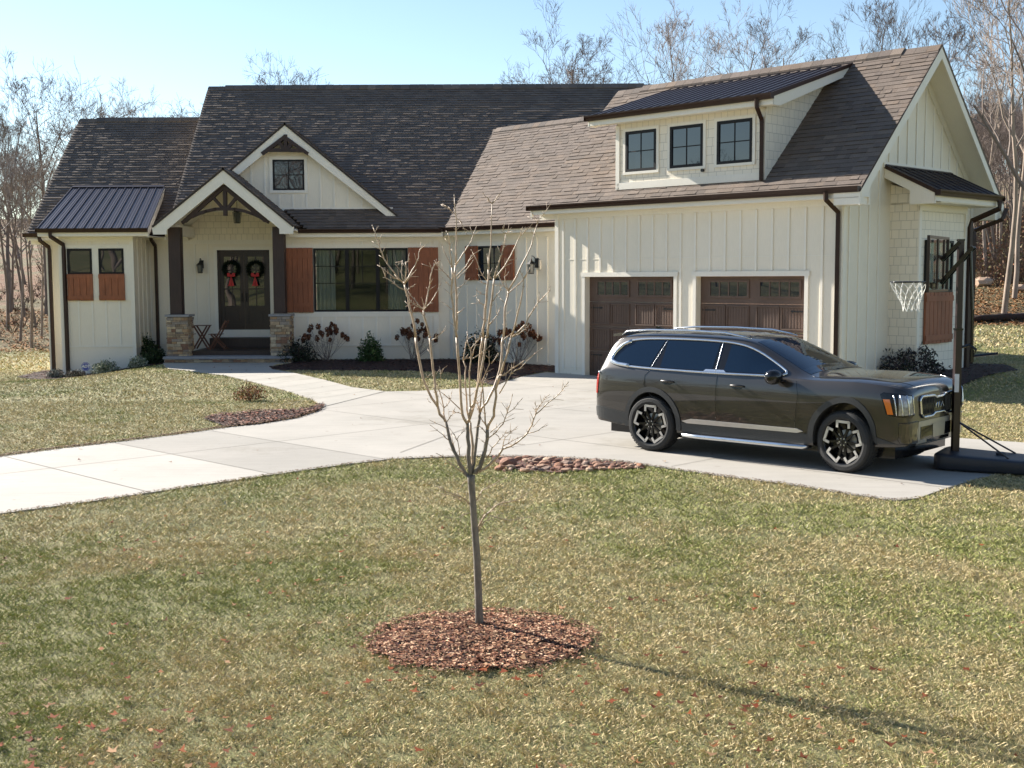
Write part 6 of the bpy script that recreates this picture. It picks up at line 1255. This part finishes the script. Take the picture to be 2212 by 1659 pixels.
    # mirror
    m = MB(); prf = [(.0, -.13), (.075, -.12), (.108, -.06), (.112, .02), (.10, .10), (.05, .135), (0, .14)]; m.lathe(prf, lambda p: FC(1.98 + p.x * .9, s * (1.09 + p.z * 1.), 1.13 + p.y * .95), 16); mo = part(m, 'side_mirror', 'gloss', CAR, smooth=True)
    m = MB(); m.prism([FC(1.98, s * .92, 1.045), FC(2.08, s * .92, 1.045), FC(2.05, s * 1.06, 1.07), FC(1.97, s * 1.06, 1.07)], (0, 0, .03)); part(m, 'mirror_foot', 'gloss', mo)
    m = MB(); m.box(lambda a, b, z: FC(a, s * b, z), 2.03, 2.063, 1.0, 1.19, 1.105, 1.125); part(m, 'mirror_trim', 'silver', mo)
    # lamps
    df = lambda y, z, off, s=s: proj_pt((4.6, s * (y + .0), z), (-1, 0, 0), off)[0]
    hl = lambda u, z, off, s=s: proj_pt((3.78 - u * .62 + 1.0, s * (.60 + u * .78 + .9), z), (-.742, -s * .67, 0), off)[0]
    HLP = [(.06, .70), (.10, .93), (.46, .955), (.50, .93), (.44, .70), (.38, .675), (.12, .66)]
    patch(HLP, hl, .006, .05, 'headlight_housing', 'gloss'); hp = patch([(.09, .70), (.12, .915), (.30, .93), (.30, .69)], hl, .010, .04, 'headlight', 'lens', thick=False)
    for u in (.085, .165, .245, .32):
        surf_tube([(u, .69), (u + .03, .925)], .008, 'headlight_strip', 'chrome', hl, .016, parent=hp)
    patch([(.36, .70), (.42, .70), (.47, .875), (.40, .875)], hl, .013, .04, 'indicator', 'amber')
    # front corner: fog pocket and cladding
    cf = lambda u, z, off, s=s: proj_pt((3.78 - u * .62 + 1.0, s * (.55 + u * .78 + .9), z), (-.742, -s * .67, 0), off)[0]
    patch([(.02, .40), (.30, .40), (.33, .44), (.33, .60), (.02, .61)], cf, .008, .05, 'corner_insert', 'paint'); surf_tube([(.02, .40), (.30, .40), (.33, .44), (.33, .60), (.02, .61)], .006, 'panel_gap', 'gloss', cf, .004, True)
    patch([(3.34, .36), (3.36, .30), (3.66, .34), (3.72, .385), (3.36, .47)], f, .01, .06, 'bumper_cladding', 'cladding')
    patch([(-1.10, .42), (-.60, .33), (-.46, .36), (-.48, .50), (-1.0, .565), (-1.12, .56)], f, .01, .06, 'bumper_cladding', 'cladding')
    # tail lamp
    tl = lambda u, z, off, s=s: proj_pt((-1.05 - 1.0 + u, s * (.93 + 1.2), z), (1, -s * 1.2, 0), off)[0]
    patch([(-.06, .74), (.02, .74), (.03, 1.0), (-.04, 1.03)], tl, .010, .04, 'taillight', 'redlens')
    surf_tube([(-.05, 1.04), (.05, 1.03)], .014, 'taillight_trim', 'chrome', tl, .008)
top = lambda x, y, off: proj_pt((x, y, 3), (0, 0, -1), off)[0]
patch([(1.47, -.60), (1.50, 0), (1.47, .60), (2.02, .685), (2.33, .755), (2.37, 0), (2.33, -.755), (2.02, -.685)], top, .005, .07, 'windscreen', 'carglass')
bk = lambda y, z, off: proj_pt((-3, y, z), (1, 0, 0), off)[0]
patch([(-.66, 1.13), (.66, 1.13), (.60, 1.50), (-.60, 1.50)], bk, .005, .07, 'rear_window', 'carglass'); patch([(-.78, 1.08), (-.66, 1.52), (-.60, 1.55), (-.60, 1.10)], bk, .004, .05, 'rear_window', 'gloss', thick=False)
m = MB(); m.prism([FC(-.80, -.64, 1.69), FC(-1.02, -.60, 1.665), FC(-1.02, .60, 1.665), FC(-.80, .64, 1.69)], (0, 0, -.04)); part(m, 'spoiler', 'paint', CAR)
patch([(.35, -.50), (1.30, -.52), (1.34, 0), (1.30, .52), (.35, .50)], top, .003, .08, 'sunroof', 'carglass', thick=False)
m = MB(); m.prism([FC(-.62, -.005, 1.70), FC(-.42, -.005, 1.705), FC(-.58, -.005, 1.78), FC(-.63, -.005, 1.785)], lf * .03); part(m, 'antenna', 'gloss', CAR)
fr_ = lambda y, z, off: proj_pt((5, y, z), (-1, 0, 0), off)[0]
GR = [(-.56, .69), (-.60, .86), (-.55, .895), (-.17, .885), (-.10, .86), (.10, .86), (.17, .885), (.55, .895), (.60, .86), (.56, .69), (.50, .645), (.22, .645), (.14, .675), (-.14, .675), (-.22, .645), (-.50, .645)]
patch(GR, fr_, .008, .045, 'grille', 'gloss'); surf_tube(GR, .016, 'grille_surround', 'chrome', fr_, .016, True, dens=.03)
m = MB()
for i in range(23):
    y = -.5 + i * .0455
    if abs(y) > .16: m.tube([FC(*fr_(y, .675, .012)), FC(*fr_(y, .77, .02)), FC(*fr_(y, .865, .012))], .006, 4)
part(m, 'grille_bars', 'cladding', CAR)
def stroke(pl_, r=.006): return [FC(*fr_(y, z, .022)) for y, z in pl_]
m = MB(); bz = .765; S_ = -1   # emblem letters, read from the front (mirrored in y)
for pl_ in ([(.125, -.03), (.125, .03)], [(.125, -.008), (.075, .03)], [(.11, .0), (.07, -.03), (.045, -.03), (.01, .03)], [(.01, .03), (-.03, -.03)], [(-.005, -.03), (-.03, -.03), (-.075, .03), (-.125, -.03)], [(.045, -.03), (.045, .03)]):
    m.tube(stroke([(-y, bz + z) for y, z in pl_]), .006, 5)
part(m, 'emblem', 'chrome', CAR)
LG = [(-.62, .36), (-.66, .40), (-.66, .575), (-.60, .60), (.60, .60), (.66, .575), (.66, .40), (.62, .36)]
patch(LG, fr_, .008, .05, 'lower_bumper_frame', 'silver'); patch([(-.56, .43), (-.56, .535), (.56, .535), (.56, .43)], fr_, .014, .05, 'lower_intake', 'gloss', thick=False); patch([(-.35, .385), (-.35, .42), (.35, .42), (.35, .385)], fr_, .014, .05, 'lower_intake', 'gloss', thick=False)
patch([(-.18, .425), (-.20, .545), (.20, .545), (.18, .425)], fr_, .018, .05, 'intake_divider', 'silver', thick=False)
for s in (-1, 1): surf_tube([(3.78, s * .60), (3.5, s * .74), (3.0, s * .79), (2.5, s * .80), (2.38, s * .80)], .004, 'bonnet_gap', 'gloss', top, 0., n=4)
m = MB(); m.box(FC, -.9, 3.6, -.8, .8, .2, .36); part(m, 'underbody', 'gloss', CAR)
# wheels
def wheel(x, s, steer=0.):
    O = c0 + hd * x + lf * (s * .84) + Vector((0, 0, .383)); cs, sn = math.cos(steer), math.sin(steer); ax = (lf * s); fw = hd.copy()
    ax = Matrix.Rotation(steer, 3, 'Z') @ ax; fw = Matrix.Rotation(steer, 3, 'Z') @ fw; up = Vector((0, 0, 1))
    F = lambda p: O + fw * p.x + up * p.y + ax * p.z
    W = bpy.data.objects.new('wheel', None); col.objects.link(W); W.parent = CAR; W.location = O - ORG[CAR.name]; ORG[W.name] = O.copy(); W.empty_display_size = .1
    m = MB(); m.lathe([(.285, -.12), (.31, -.127), (.352, -.122), (.374, -.098), (.382, -.06), (.383, 0), (.382, .06), (.374, .098), (.352, .122), (.31, .127), (.285, .12)], F, 56)
    for i in range(56):
        t = 2 * math.pi * i / 56
        for z0, z1, dt in ((-.095, -.035, .04), (-.02, .02, 0), (.035, .095, .04)):
            a, b = t + dt, t + dt + .075; m.prism([F(Vector((.381 * math.cos(a), .381 * math.sin(a), z0))), F(Vector((.381 * math.cos(b), .381 * math.sin(b), z0))), F(Vector((.381 * math.cos(b), .381 * math.sin(b), z1))), F(Vector((.381 * math.cos(a), .381 * math.sin(a), z1)))], (F(Vector((math.cos(t), math.sin(t), 0))) - O) * .006)
    part(m, 'tyre', 'tyre', W, smooth=False)
    m = MB(); m.lathe([(.285, -.11), (.27, -.10), (.255, .06), (.272, .10), (.288, .120), (.293, .112), (.285, .10)], F, 48); m.lathe([(.24, .0), (.10, .0), (.02, .0)], F, 32); part(m, 'rim_barrel', 'gloss', W, smooth=True)
    m = MB(); m.lathe([(.145, .005), (.145, .02), (.05, .03)], F, 32); part(m, 'brake_disc', 'silver', W)
    m = MB()
    for k in range(5):
        t0_ = 2 * math.pi * k / 5 + .3
        for dt in (-.34, .34):
            t = t0_ + dt * .62; c1 = Vector((.045 * math.cos(t), .045 * math.sin(t), .085)); c2 = Vector((.26 * math.cos(t0_ + dt * 1.15), .26 * math.sin(t0_ + dt * 1.15), .095)); m.beam(F(c1), F(c2), .030, .03, up=ax)
    m.lathe([(0, .10), (.03, .10), (.055, .092), (.062, .07)], F, 24); part(m, 'rim_spokes', 'gloss', W)
    m = MB()
    for k in range(5):
        t0_ = 2 * math.pi * k / 5 + .3; pl_ = [(.200, -.43), (.262, -.32), (.264, .32), (.200, .43)]
        pp_ = [Vector((r_ * math.cos(t0_ + a), r_ * math.sin(t0_ + a), .108)) for r_, a in pl_]
        for a, b in zip(pp_, pp_[1:]): d_ = (b - a).normalized(); m.beam(F(a - d_ * .008), F(b + d_ * .008), .032, .012, up=ax)
    part(m, 'rim_accents', 'alloy', W)
    for k in range(6):
        m = MB(); t = 2 * math.pi * k / 6; m.tube([F(Vector((.045 * math.cos(t), .045 * math.sin(t), .09))), F(Vector((.045 * math.cos(t), .045 * math.sin(t), .112)))], .009, 6); part(m, 'wheel_nut', 'chrome', W)
wheel(0, -1); wheel(WB, -1, R(-7)); wheel(0, 1); wheel(WB, 1, R(-7))
# ================================================================== BASKETBALL HOOP
HB = PY(2062, 1000, 15.2); hb = Vector((HB.x, 15.2, .015))
HP = thing('basketball_hoop', hb, 'portable basketball hoop with clear backboard and white net on a black base', 'basketball hoop')
vw = Vector((-.93, .30, 0)).normalized() # direction the rim points
vw = Vector((-.85, .52, 0)).normalized(); vs2 = Vector((-vw.y, vw.x, 0))
def FH(a, b, z): return hb + vw * a + vs2 * b + Vector((0, 0, z))
MT['plastic'] = simple('black_base_plastic', (.022, .025, .034), .42, 0, .15, 3, .15, 60); MT['polebrown'] = simple('dark_pole_paint', (.022, .012, .011), .3)
MT['net'] = simple('white_net', (.68, .68, .64), .8); MT['acrylic'] = None
mm = bpy.data.materials.new('clear_acrylic'); mm.use_nodes = True; nt = mm.node_tree; nt.nodes.clear(); out = nt.nodes.new('ShaderNodeOutputMaterial'); t_ = nt.nodes.new('ShaderNodeBsdfTransparent'); t_.inputs[0].default_value = (.86, .88, .88, 1); g_ = nd(nt, 'ShaderNodeBsdfGlossy', Roughness=.02); fq = front_fresnel(nt, 1.5); mx = nt.nodes.new('ShaderNodeMixShader'); nt.links.new(fq, mx.inputs[0]); nt.links.new(t_.outputs[0], mx.inputs[1]); nt.links.new(g_.outputs[0], mx.inputs[2]); nt.links.new(mx.outputs[0], out.inputs[0]); MT['acrylic'] = mm
m = MB(); m.tube([FH(0, 0, .16), FH(0, 0, 1.75)], .058, 4, up=(1, 0, 0)); pole = part(m, 'pole', 'polebrown', HP); m = MB(); m.tube([FH(0, 0, 1.70), FH(0, 0, 2.86)], .047, 4, up=(1, 0, 0)); part(m, 'pole', 'polebrown', HP)
m = MB(); m.tube([FH(0, 0, 2.855), FH(0, 0, 2.88)], .055, 4, up=(1, 0, 0)); m.tube([FH(0, 0, 1.74), FH(0, 0, 1.765)], .066, 4, up=(1, 0, 0)); part(m, 'pole_collar', 'gloss', HP)
m = MB(); m.prism([FH(.045, -.03, 1.0), FH(.045, .03, 1.0), FH(.045, .03, 1.16), FH(.045, -.03, 1.16)], vw * .0015); st_ = MB(); q = FH(0, 0, .0)
cdir = (Vector((0, 0, 0)) - Vector((hb.x, hb.y, 0))).normalized(); sd_ = Vector((-cdir.y, cdir.x, 0))
m = MB(); ctr = FH(0, 0, 1.08) + cdir * .062; m.prism([ctr - sd_ * .027 + Vector((0, 0, -.12)), ctr + sd_ * .027 + Vector((0, 0, -.12)), ctr + sd_ * .027 + Vector((0, 0, .11)), ctr - sd_ * .027 + Vector((0, 0, .11))], cdir * -.003); part(m, 'sticker', 'white', pole)
# base: blow-moulded tank lying to the right of the pole
bm = bmesh.new(); bmesh.ops.create_cube(bm, size=1); bmesh.ops.bevel(bm, geom=bm.edges[:], offset=.16, segments=4, profile=.6, affect='EDGES')
m = MB(); L_ = 1.22
for v in bm.verts:
    x, y, z = v.co; tw = 1 - .16 * (x + .5); dz = -.05 * max(0, x + .1) * (1 if z > 0 else 0) + (.015 * math.cos(x * 14) if z > .3 else 0); p = hb + (-vw) * (x * L_ + .42) + vs2 * (y * .84 * tw) + Vector((0, 0, .10 + z * .2 + dz + .005)); m.v.append(tuple(p))
m.f = [tuple(v.index for v in f.verts) for f in bm.faces]; m.c = [None] * len(m.f); bm.free(); part(m, 'base', 'plastic', HP, smooth=True)
m = MB(); m.lathe([(0, .0), (.06, .0), (.06, .03), (.045, .04), (0, .04)], lambda p: hb + (-vw) * .55 + Vector((p.x, p.y, p.z + .19)), 16); part(m, 'filler_cap', 'plastic', HP)
for s in (-1, 1):
    m = MB(); m.tube([FH(-.03, 0, .58), FH(-.68, s * .26, .19)], .011, 8); part(m, 'brace_rod', 'polebrown', HP)
BBX = .27
m = MB(); m.box(FH, BBX, BBX + .008, -.545, .545, 2.24, 2.90); part(m, 'backboard', 'acrylic', HP)
m = MB()
for b0_, b1_, z0, z1 in ((-.56, .56, 2.22, 2.25), (-.56, .56, 2.89, 2.92), (-.56, -.535, 2.25, 2.89), (.535, .56, 2.25, 2.89)): m.box(FH, BBX - .02, BBX + .015, b0_, b1_, z0, z1)
part(m, 'backboard_frame', 'polebrown', HP)
m = MB()
for b_ in (-.18, .18): m.box(FH, BBX - .045, BBX - .021, b_ - .02, b_ + .02, 2.26, 2.88)
for z in (2.36, 2.66): m.box(FH, BBX - .06, BBX - .045, -.2, .2, z - .02, z + .02)
part(m, 'backboard_bracket', 'polebrown', HP)
for z0, z1, xr in ((2.33, 2.62, -.16), (2.62, 2.84, .0)):
    for b_ in (-.06, .06):
        m = MB(); m.beam(FH(BBX - .05, b_, z0), FH(xr, b_, z1 + (.16 if xr < 0 else 0)), .03, .045); part(m, 'lift_arm', 'gloss', HP)
m = MB(); m.tube([FH(-.12, 0, 2.74), FH(-.16, 0, 2.0)], .022, 8); m.tube([FH(-.16, 0, 2.0), FH(-.17, 0, 1.45)], .014, 8); part(m, 'height_adjuster', 'gloss', HP)
m = MB(); m.tube([FH(-.03, 0, 1.52), FH(-.14, 0, 1.56), FH(-.22, 0, 1.50), FH(-.20, 0, 1.42), FH(-.48, 0, 1.46)], .018, 8); m.tube([FH(-.17, 0, 1.5), FH(-.17, 0, 1.34)], .028, 8); part(m, 'adjuster_handle', 'gloss', HP)
m = MB(); RC = BBX + .015 + .12 + .225; ring = [FH(RC + .225 * math.cos(t), .225 * math.sin(t), 2.345) for t in [2 * math.pi * i / 32 for i in range(33)]]; m.tube(ring, .009, 8, caps=False); rim = part(m, 'rim', 'gloss', HP, smooth=True)
m = MB(); m.box(FH, BBX + .012, BBX + .14, -.06, .06, 2.32, 2.34); m.prism([FH(BBX + .012, -.05, 2.23), FH(BBX + .02, -.05, 2.23), FH(BBX + .14, -.05, 2.32), FH(BBX + .012, -.05, 2.32)], vs2 * .1); part(m, 'rim_bracket', 'gloss', rim)
m = MB(); NL = 12; lv = [(0, .222, 2.34), (1, .19, 2.26), (2, .155, 2.18), (3, .125, 2.11), (4, .108, 2.04), (5, .112, 1.97)]
def np_(k, l): r_, z = lv[l][1], lv[l][2]; t = 2 * math.pi * (k + .5 * (l % 2)) / NL; w_ = 1 + .05 * math.sin(k * 2.1 + l); return FH(RC + r_ * w_ * math.cos(t) - .01 * l, r_ * w_ * math.sin(t), z + .006 * math.sin(k * 1.7))
for l in range(5):
    for k in range(NL):
        a = np_(k, l); k2 = k if l % 2 == 0 else k + 1; b = np_(k2, l + 1); c = np_((k2 - 1), l + 1)
        for e in (b, c): mdp = a.lerp(e, .5) + Vector((0, 0, -.004)); m.tube([a, mdp, e], .0042, 4, caps=False)
part(m, 'net', 'net', HP)
# ================================================================== LANTERNS, WREATHS, SIGN, PORCH FURNITURE
MT['lampglass'] = simple('pale_lamp_glass', (.10, .11, .11), .15, 0, .1)
def lantern(F, a, b, z, lab, s=1.):
    """wall lantern: back plate on plane b, hanging cage in front"""
    T = thing('wall_lantern', F(a, b, z - .2 * s), lab, 'wall lantern'); G = lambda x, y, h: F(a + x * s, b - y * s, z + h * s)
    m = MB(); m.box(G, -.05, .05, 0, .025, -.09, .12); part(m, 'back_plate', 'iron', T)
    m = MB(); m.tube([G(0, .02, .05), G(0, .10, .16), G(0, .17, .17), G(0, .19, .10)], .011, 8); m.tube([G(0, .02, .06), G(0, .06, .02), G(0, .12, .05)], .008, 6); part(m, 'arm', 'iron', T)
    m = MB(); m.lathe([(0, .11), (.02, .10), (.035, .06), (.10, .0), (.105, -.015)], lambda p: G(p.x, .19 + p.y, p.z), 6); part(m, 'cap', 'iron', T)
    m = MB()
    for k in range(6): t = math.pi / 3 * k; m.tube([G(.088 * math.cos(t), .19 + .088 * math.sin(t), -.01), G(.062 * math.cos(t), .19 + .062 * math.sin(t), -.21)], .006, 4)
    m.lathe([(.0, -.225), (.066, -.225), (.066, -.205), (.0, -.20)], lambda p: G(p.x, .19 + p.y, p.z), 6); part(m, 'cage', 'iron', T)
    m = MB(); m.lathe([(.078, -.015), (.054, -.2)], lambda p: G(p.x, .19 + p.y, p.z), 6); part(m, 'glass', 'lampglass', T); return T
p = PY(436, 572, YW); lantern(FM, p.x, YW - .002, p.z, 'black wall lantern left of the front double door', 1.15)
pp2 = ((PB(1163, 572, BL).x - PB(1163, 572, BL).y) * R2, PB(1163, 572, BL).z)
m = MB(); m.box(FG, pp2[0] - .09, pp2[0] + .09, BL - .03, BL - .001, pp2[1] - .13, pp2[1] + .13); part(m, 'light_block', 'trim')
lantern(FG, pp2[0] - .02, BL - .032, pp2[1] + .03, 'black wall lantern between the link window and the garage', 1.25)
q = PY(512, 458, 36.0); T = thing('pendant_lantern', (q.x, 36.0, q.z - .2), 'black glass pendant lantern hanging inside the porch gable', 'pendant light'); G = lambda x, y, z: Vector((q.x + x, 36.0 + y, q.z + z))
m = MB(); m.tube([G(0, 0, .06), G(0, 0, .62)], .008, 6); part(m, 'chain', 'iron', T); m = MB(); m.lathe([(0, .08), (.03, .07), (.14, -.01)], lambda v: G(v.x, v.y, v.z), 4); part(m, 'cap', 'iron', T)
m = MB()
for k in range(4): t = math.pi / 2 * k; m.tube([G(.13 * math.cos(t), .13 * math.sin(t), 0), G(.09 * math.cos(t), .09 * math.sin(t), -.32)], .009, 4)
m.lathe([(.09, -.33), (.09, -.31), (0, -.31)], lambda v: G(v.x, v.y, v.z), 4); part(m, 'cage', 'iron', T); m = MB(); m.lathe([(.11, -.02), (.075, -.31)], lambda v: G(v.x, v.y, v.z), 4); part(m, 'glass', 'lampglass', T)
m = MB(); m.tube([G(0, 0, -.3), G(0, 0, -.2)], .02, 8); part(m, 'candle', 'white', T)
MT['ribbon'] = simple('red_ribbon', (.55, .01, .012), .5, 0, .15, 12)
for k, lab in ((0, 'evergreen wreath with red bow on the left front door leaf'), (1, 'evergreen wreath with red bow on the right front door leaf')):
    cx_ = (DX0 + .07 + dm) / 2 if k == 0 else (dm + DX1 - .07) / 2; cz_ = 2.72; T = thing('wreath', (cx_, YW - .03, cz_ - .28), lab, 'wreath', 'door wreaths'); n = 1500
    t = rng.uniform(0, 2 * np.pi, n); rr_ = .225 + rng.normal(0, .035, n); P = np.stack([rr_ * np.cos(t), rng.uniform(-.06, .01, n), rr_ * np.sin(t) + .28], 1); d1 = rng.normal(size=(n, 3)); d1 /= np.linalg.norm(d1, axis=1)[:, None]; d2 = np.cross(d1, rng.normal(size=(n, 3))); d2 /= np.linalg.norm(d2, axis=1)[:, None]
    V = np.stack([P - d1 * .03, P + d2 * .008, P + d1 * .03, P - d2 * .008], 1); o = raw_mesh('foliage', V, 4, np.array([.008, .017, .009]) * rng.uniform(.5, 1.6, (n, 1)), MT['leafc'], None); o.parent = T
    m = MB(); F = lambda x, z, y=0.: Vector((cx_ + x, YW - .1 + y, cz_ + z)); zz = -.20
    for s in (-1, 1):
        m.prism([F(0, zz + .02), F(s * .05, zz + .09), F(s * .12, zz + .08), F(s * .125, zz - .02), F(s * .05, zz - .03), F(0, zz - .015)], (0, .03, 0)); m.prism([F(0, zz), F(s * .10, zz - .33), F(s * .055, zz - .30), F(s * .01, zz - .34)] , (0, .012, 0))
    m.box(FM, cx_ - .03, cx_ + .03, YW - .12, YW - .09, cz_ + zz - .03, cz_ + zz + .03); part(m, 'bow', 'ribbon', T)
# security sign
MT['signblue'] = simple('blue_sign', (.035, .06, .30), .4, 0, .03); p = PY(185, 792, 34.7); T = thing('yard_sign', (p.x, 34.7, gz(p.x, 34.7)), 'blue octagonal security yard sign standing in front of the left bay', 'sign'); sz_ = p.z
F = lambda x, z, y=0.: Vector((p.x + x, 34.7 + y, sz_ + z)); O8 = [(math.cos(R(22.5 + 45 * k)), math.sin(R(22.5 + 45 * k))) for k in range(8)]
m = MB(); m.prism([F(x * .135, z * .135) for x, z in O8], (0, .012, 0)); sg_ = part(m, 'sign_panel', 'signblue', T); m = MB(); m.tube([F(0, -.12, .02), Vector((p.x, 34.72, gz(p.x, 34.7) - .05))], .009, 6); part(m, 'stake', 'white', T)
m = MB()
for i in range(8):
    a, b = O8[i], O8[(i + 1) % 8]; m.prism([F(a[0] * .118, a[1] * .118, -.002), F(b[0] * .118, b[1] * .118, -.002), F(b[0] * .11, b[1] * .11, -.002), F(a[0] * .11, a[1] * .11, -.002)], (0, .002, 0))
part(m, 'sign_border', 'white', sg_)
cu = bpy.data.curves.new('t', 'FONT'); cu.body = 'ADT'; cu.size = .115; cu.align_x = 'CENTER'; cu.align_y = 'CENTER'; cu.extrude = .001; cu.shear = .25; cu.offset = .0035; ob_ = bpy.data.objects.new('t', cu); col.objects.link(ob_); dg = bpy.context.evaluated_depsgraph_get(); tm = bpy.data.meshes.new_from_object(ob_.evaluated_get(dg)); bpy.data.objects.remove(ob_)
m = MB(); m.v = [tuple(F(v.co.x, v.co.y + .005, -.004 - v.co.z)) for v in tm.vertices]; m.f = [tuple(f.vertices) for f in tm.polygons]; m.c = [None] * len(m.f); part(m, 'sign_lettering', 'white', sg_)
# folding bistro set
zf = .325
def chair(cx_, cy_, fac, lab):
    T = thing('folding_chair', (cx_, cy_, zf), lab, 'chair', 'folding bistro chairs on the porch'); F = lambda x, y, z: Vector((cx_ + x * fac, cy_ + y, zf + z))
    for y in (-.19, .19):
        m = MB(); m.beam(F(.24, y, 0), F(-.26, y, .86), .03, .045, up=(1, 0, 0)); part(m, 'frame_rail', 'teak', T); m = MB(); m.beam(F(-.22, y * .86, 0), F(.20, y * .86, .44), .03, .045, up=(1, 0, 0)); part(m, 'leg', 'teak', T)
    m = MB()
    for i in range(6): x = -.10 + i * .065; m.box(lambda a, b, z: F(a, b, z), x, x + .05, -.2, .2, .44, .455)
    part(m, 'seat', 'teak', T); m = MB()
    for i in range(3): z = .58 + i * .1; x = .24 - .5 * z / .86; m.prism([F(x - .012, -.19, z), F(x - .012, .19, z), F(x - .045, .19, z + .07), F(x - .045, -.19, z + .07)], Vector((.012 * fac, 0, 0)))
    part(m, 'backrest', 'teak', T); m = MB(); m.box(F, -.2, -.17, -.16, .16, .05, .07); part(m, 'stretcher', 'teak', T)
x0 = PY(437, 740, 36.3).x; ty = 36.3
chair(x0 - .52, ty + .05, 1, 'left folding wooden chair, half hidden by the stone pier'); chair(x0 + .52, ty - .05, -1, 'right folding wooden chair beside the front door')
T = thing('bistro_table', (x0, ty, zf), 'small folding wooden table between two porch chairs', 'table'); F = lambda x, y, z: Vector((x0 + x, ty + y, zf + z))
m = MB()
for i in range(7): m.box(F, -.24 + i * .07, -.18 + i * .07, -.26, .26, .70, .715)
part(m, 'tabletop', 'teak', T)
for y in (-.2, .2):
    m = MB(); m.beam(F(-.22, y, 0), F(.20, y, .70), .03, .045, up=(1, 0, 0)); part(m, 'leg', 'teak', T); m = MB(); m.beam(F(.22, y * .85, 0), F(-.20, y * .85, .70), .03, .045, up=(1, 0, 0)); part(m, 'leg', 'teak', T)
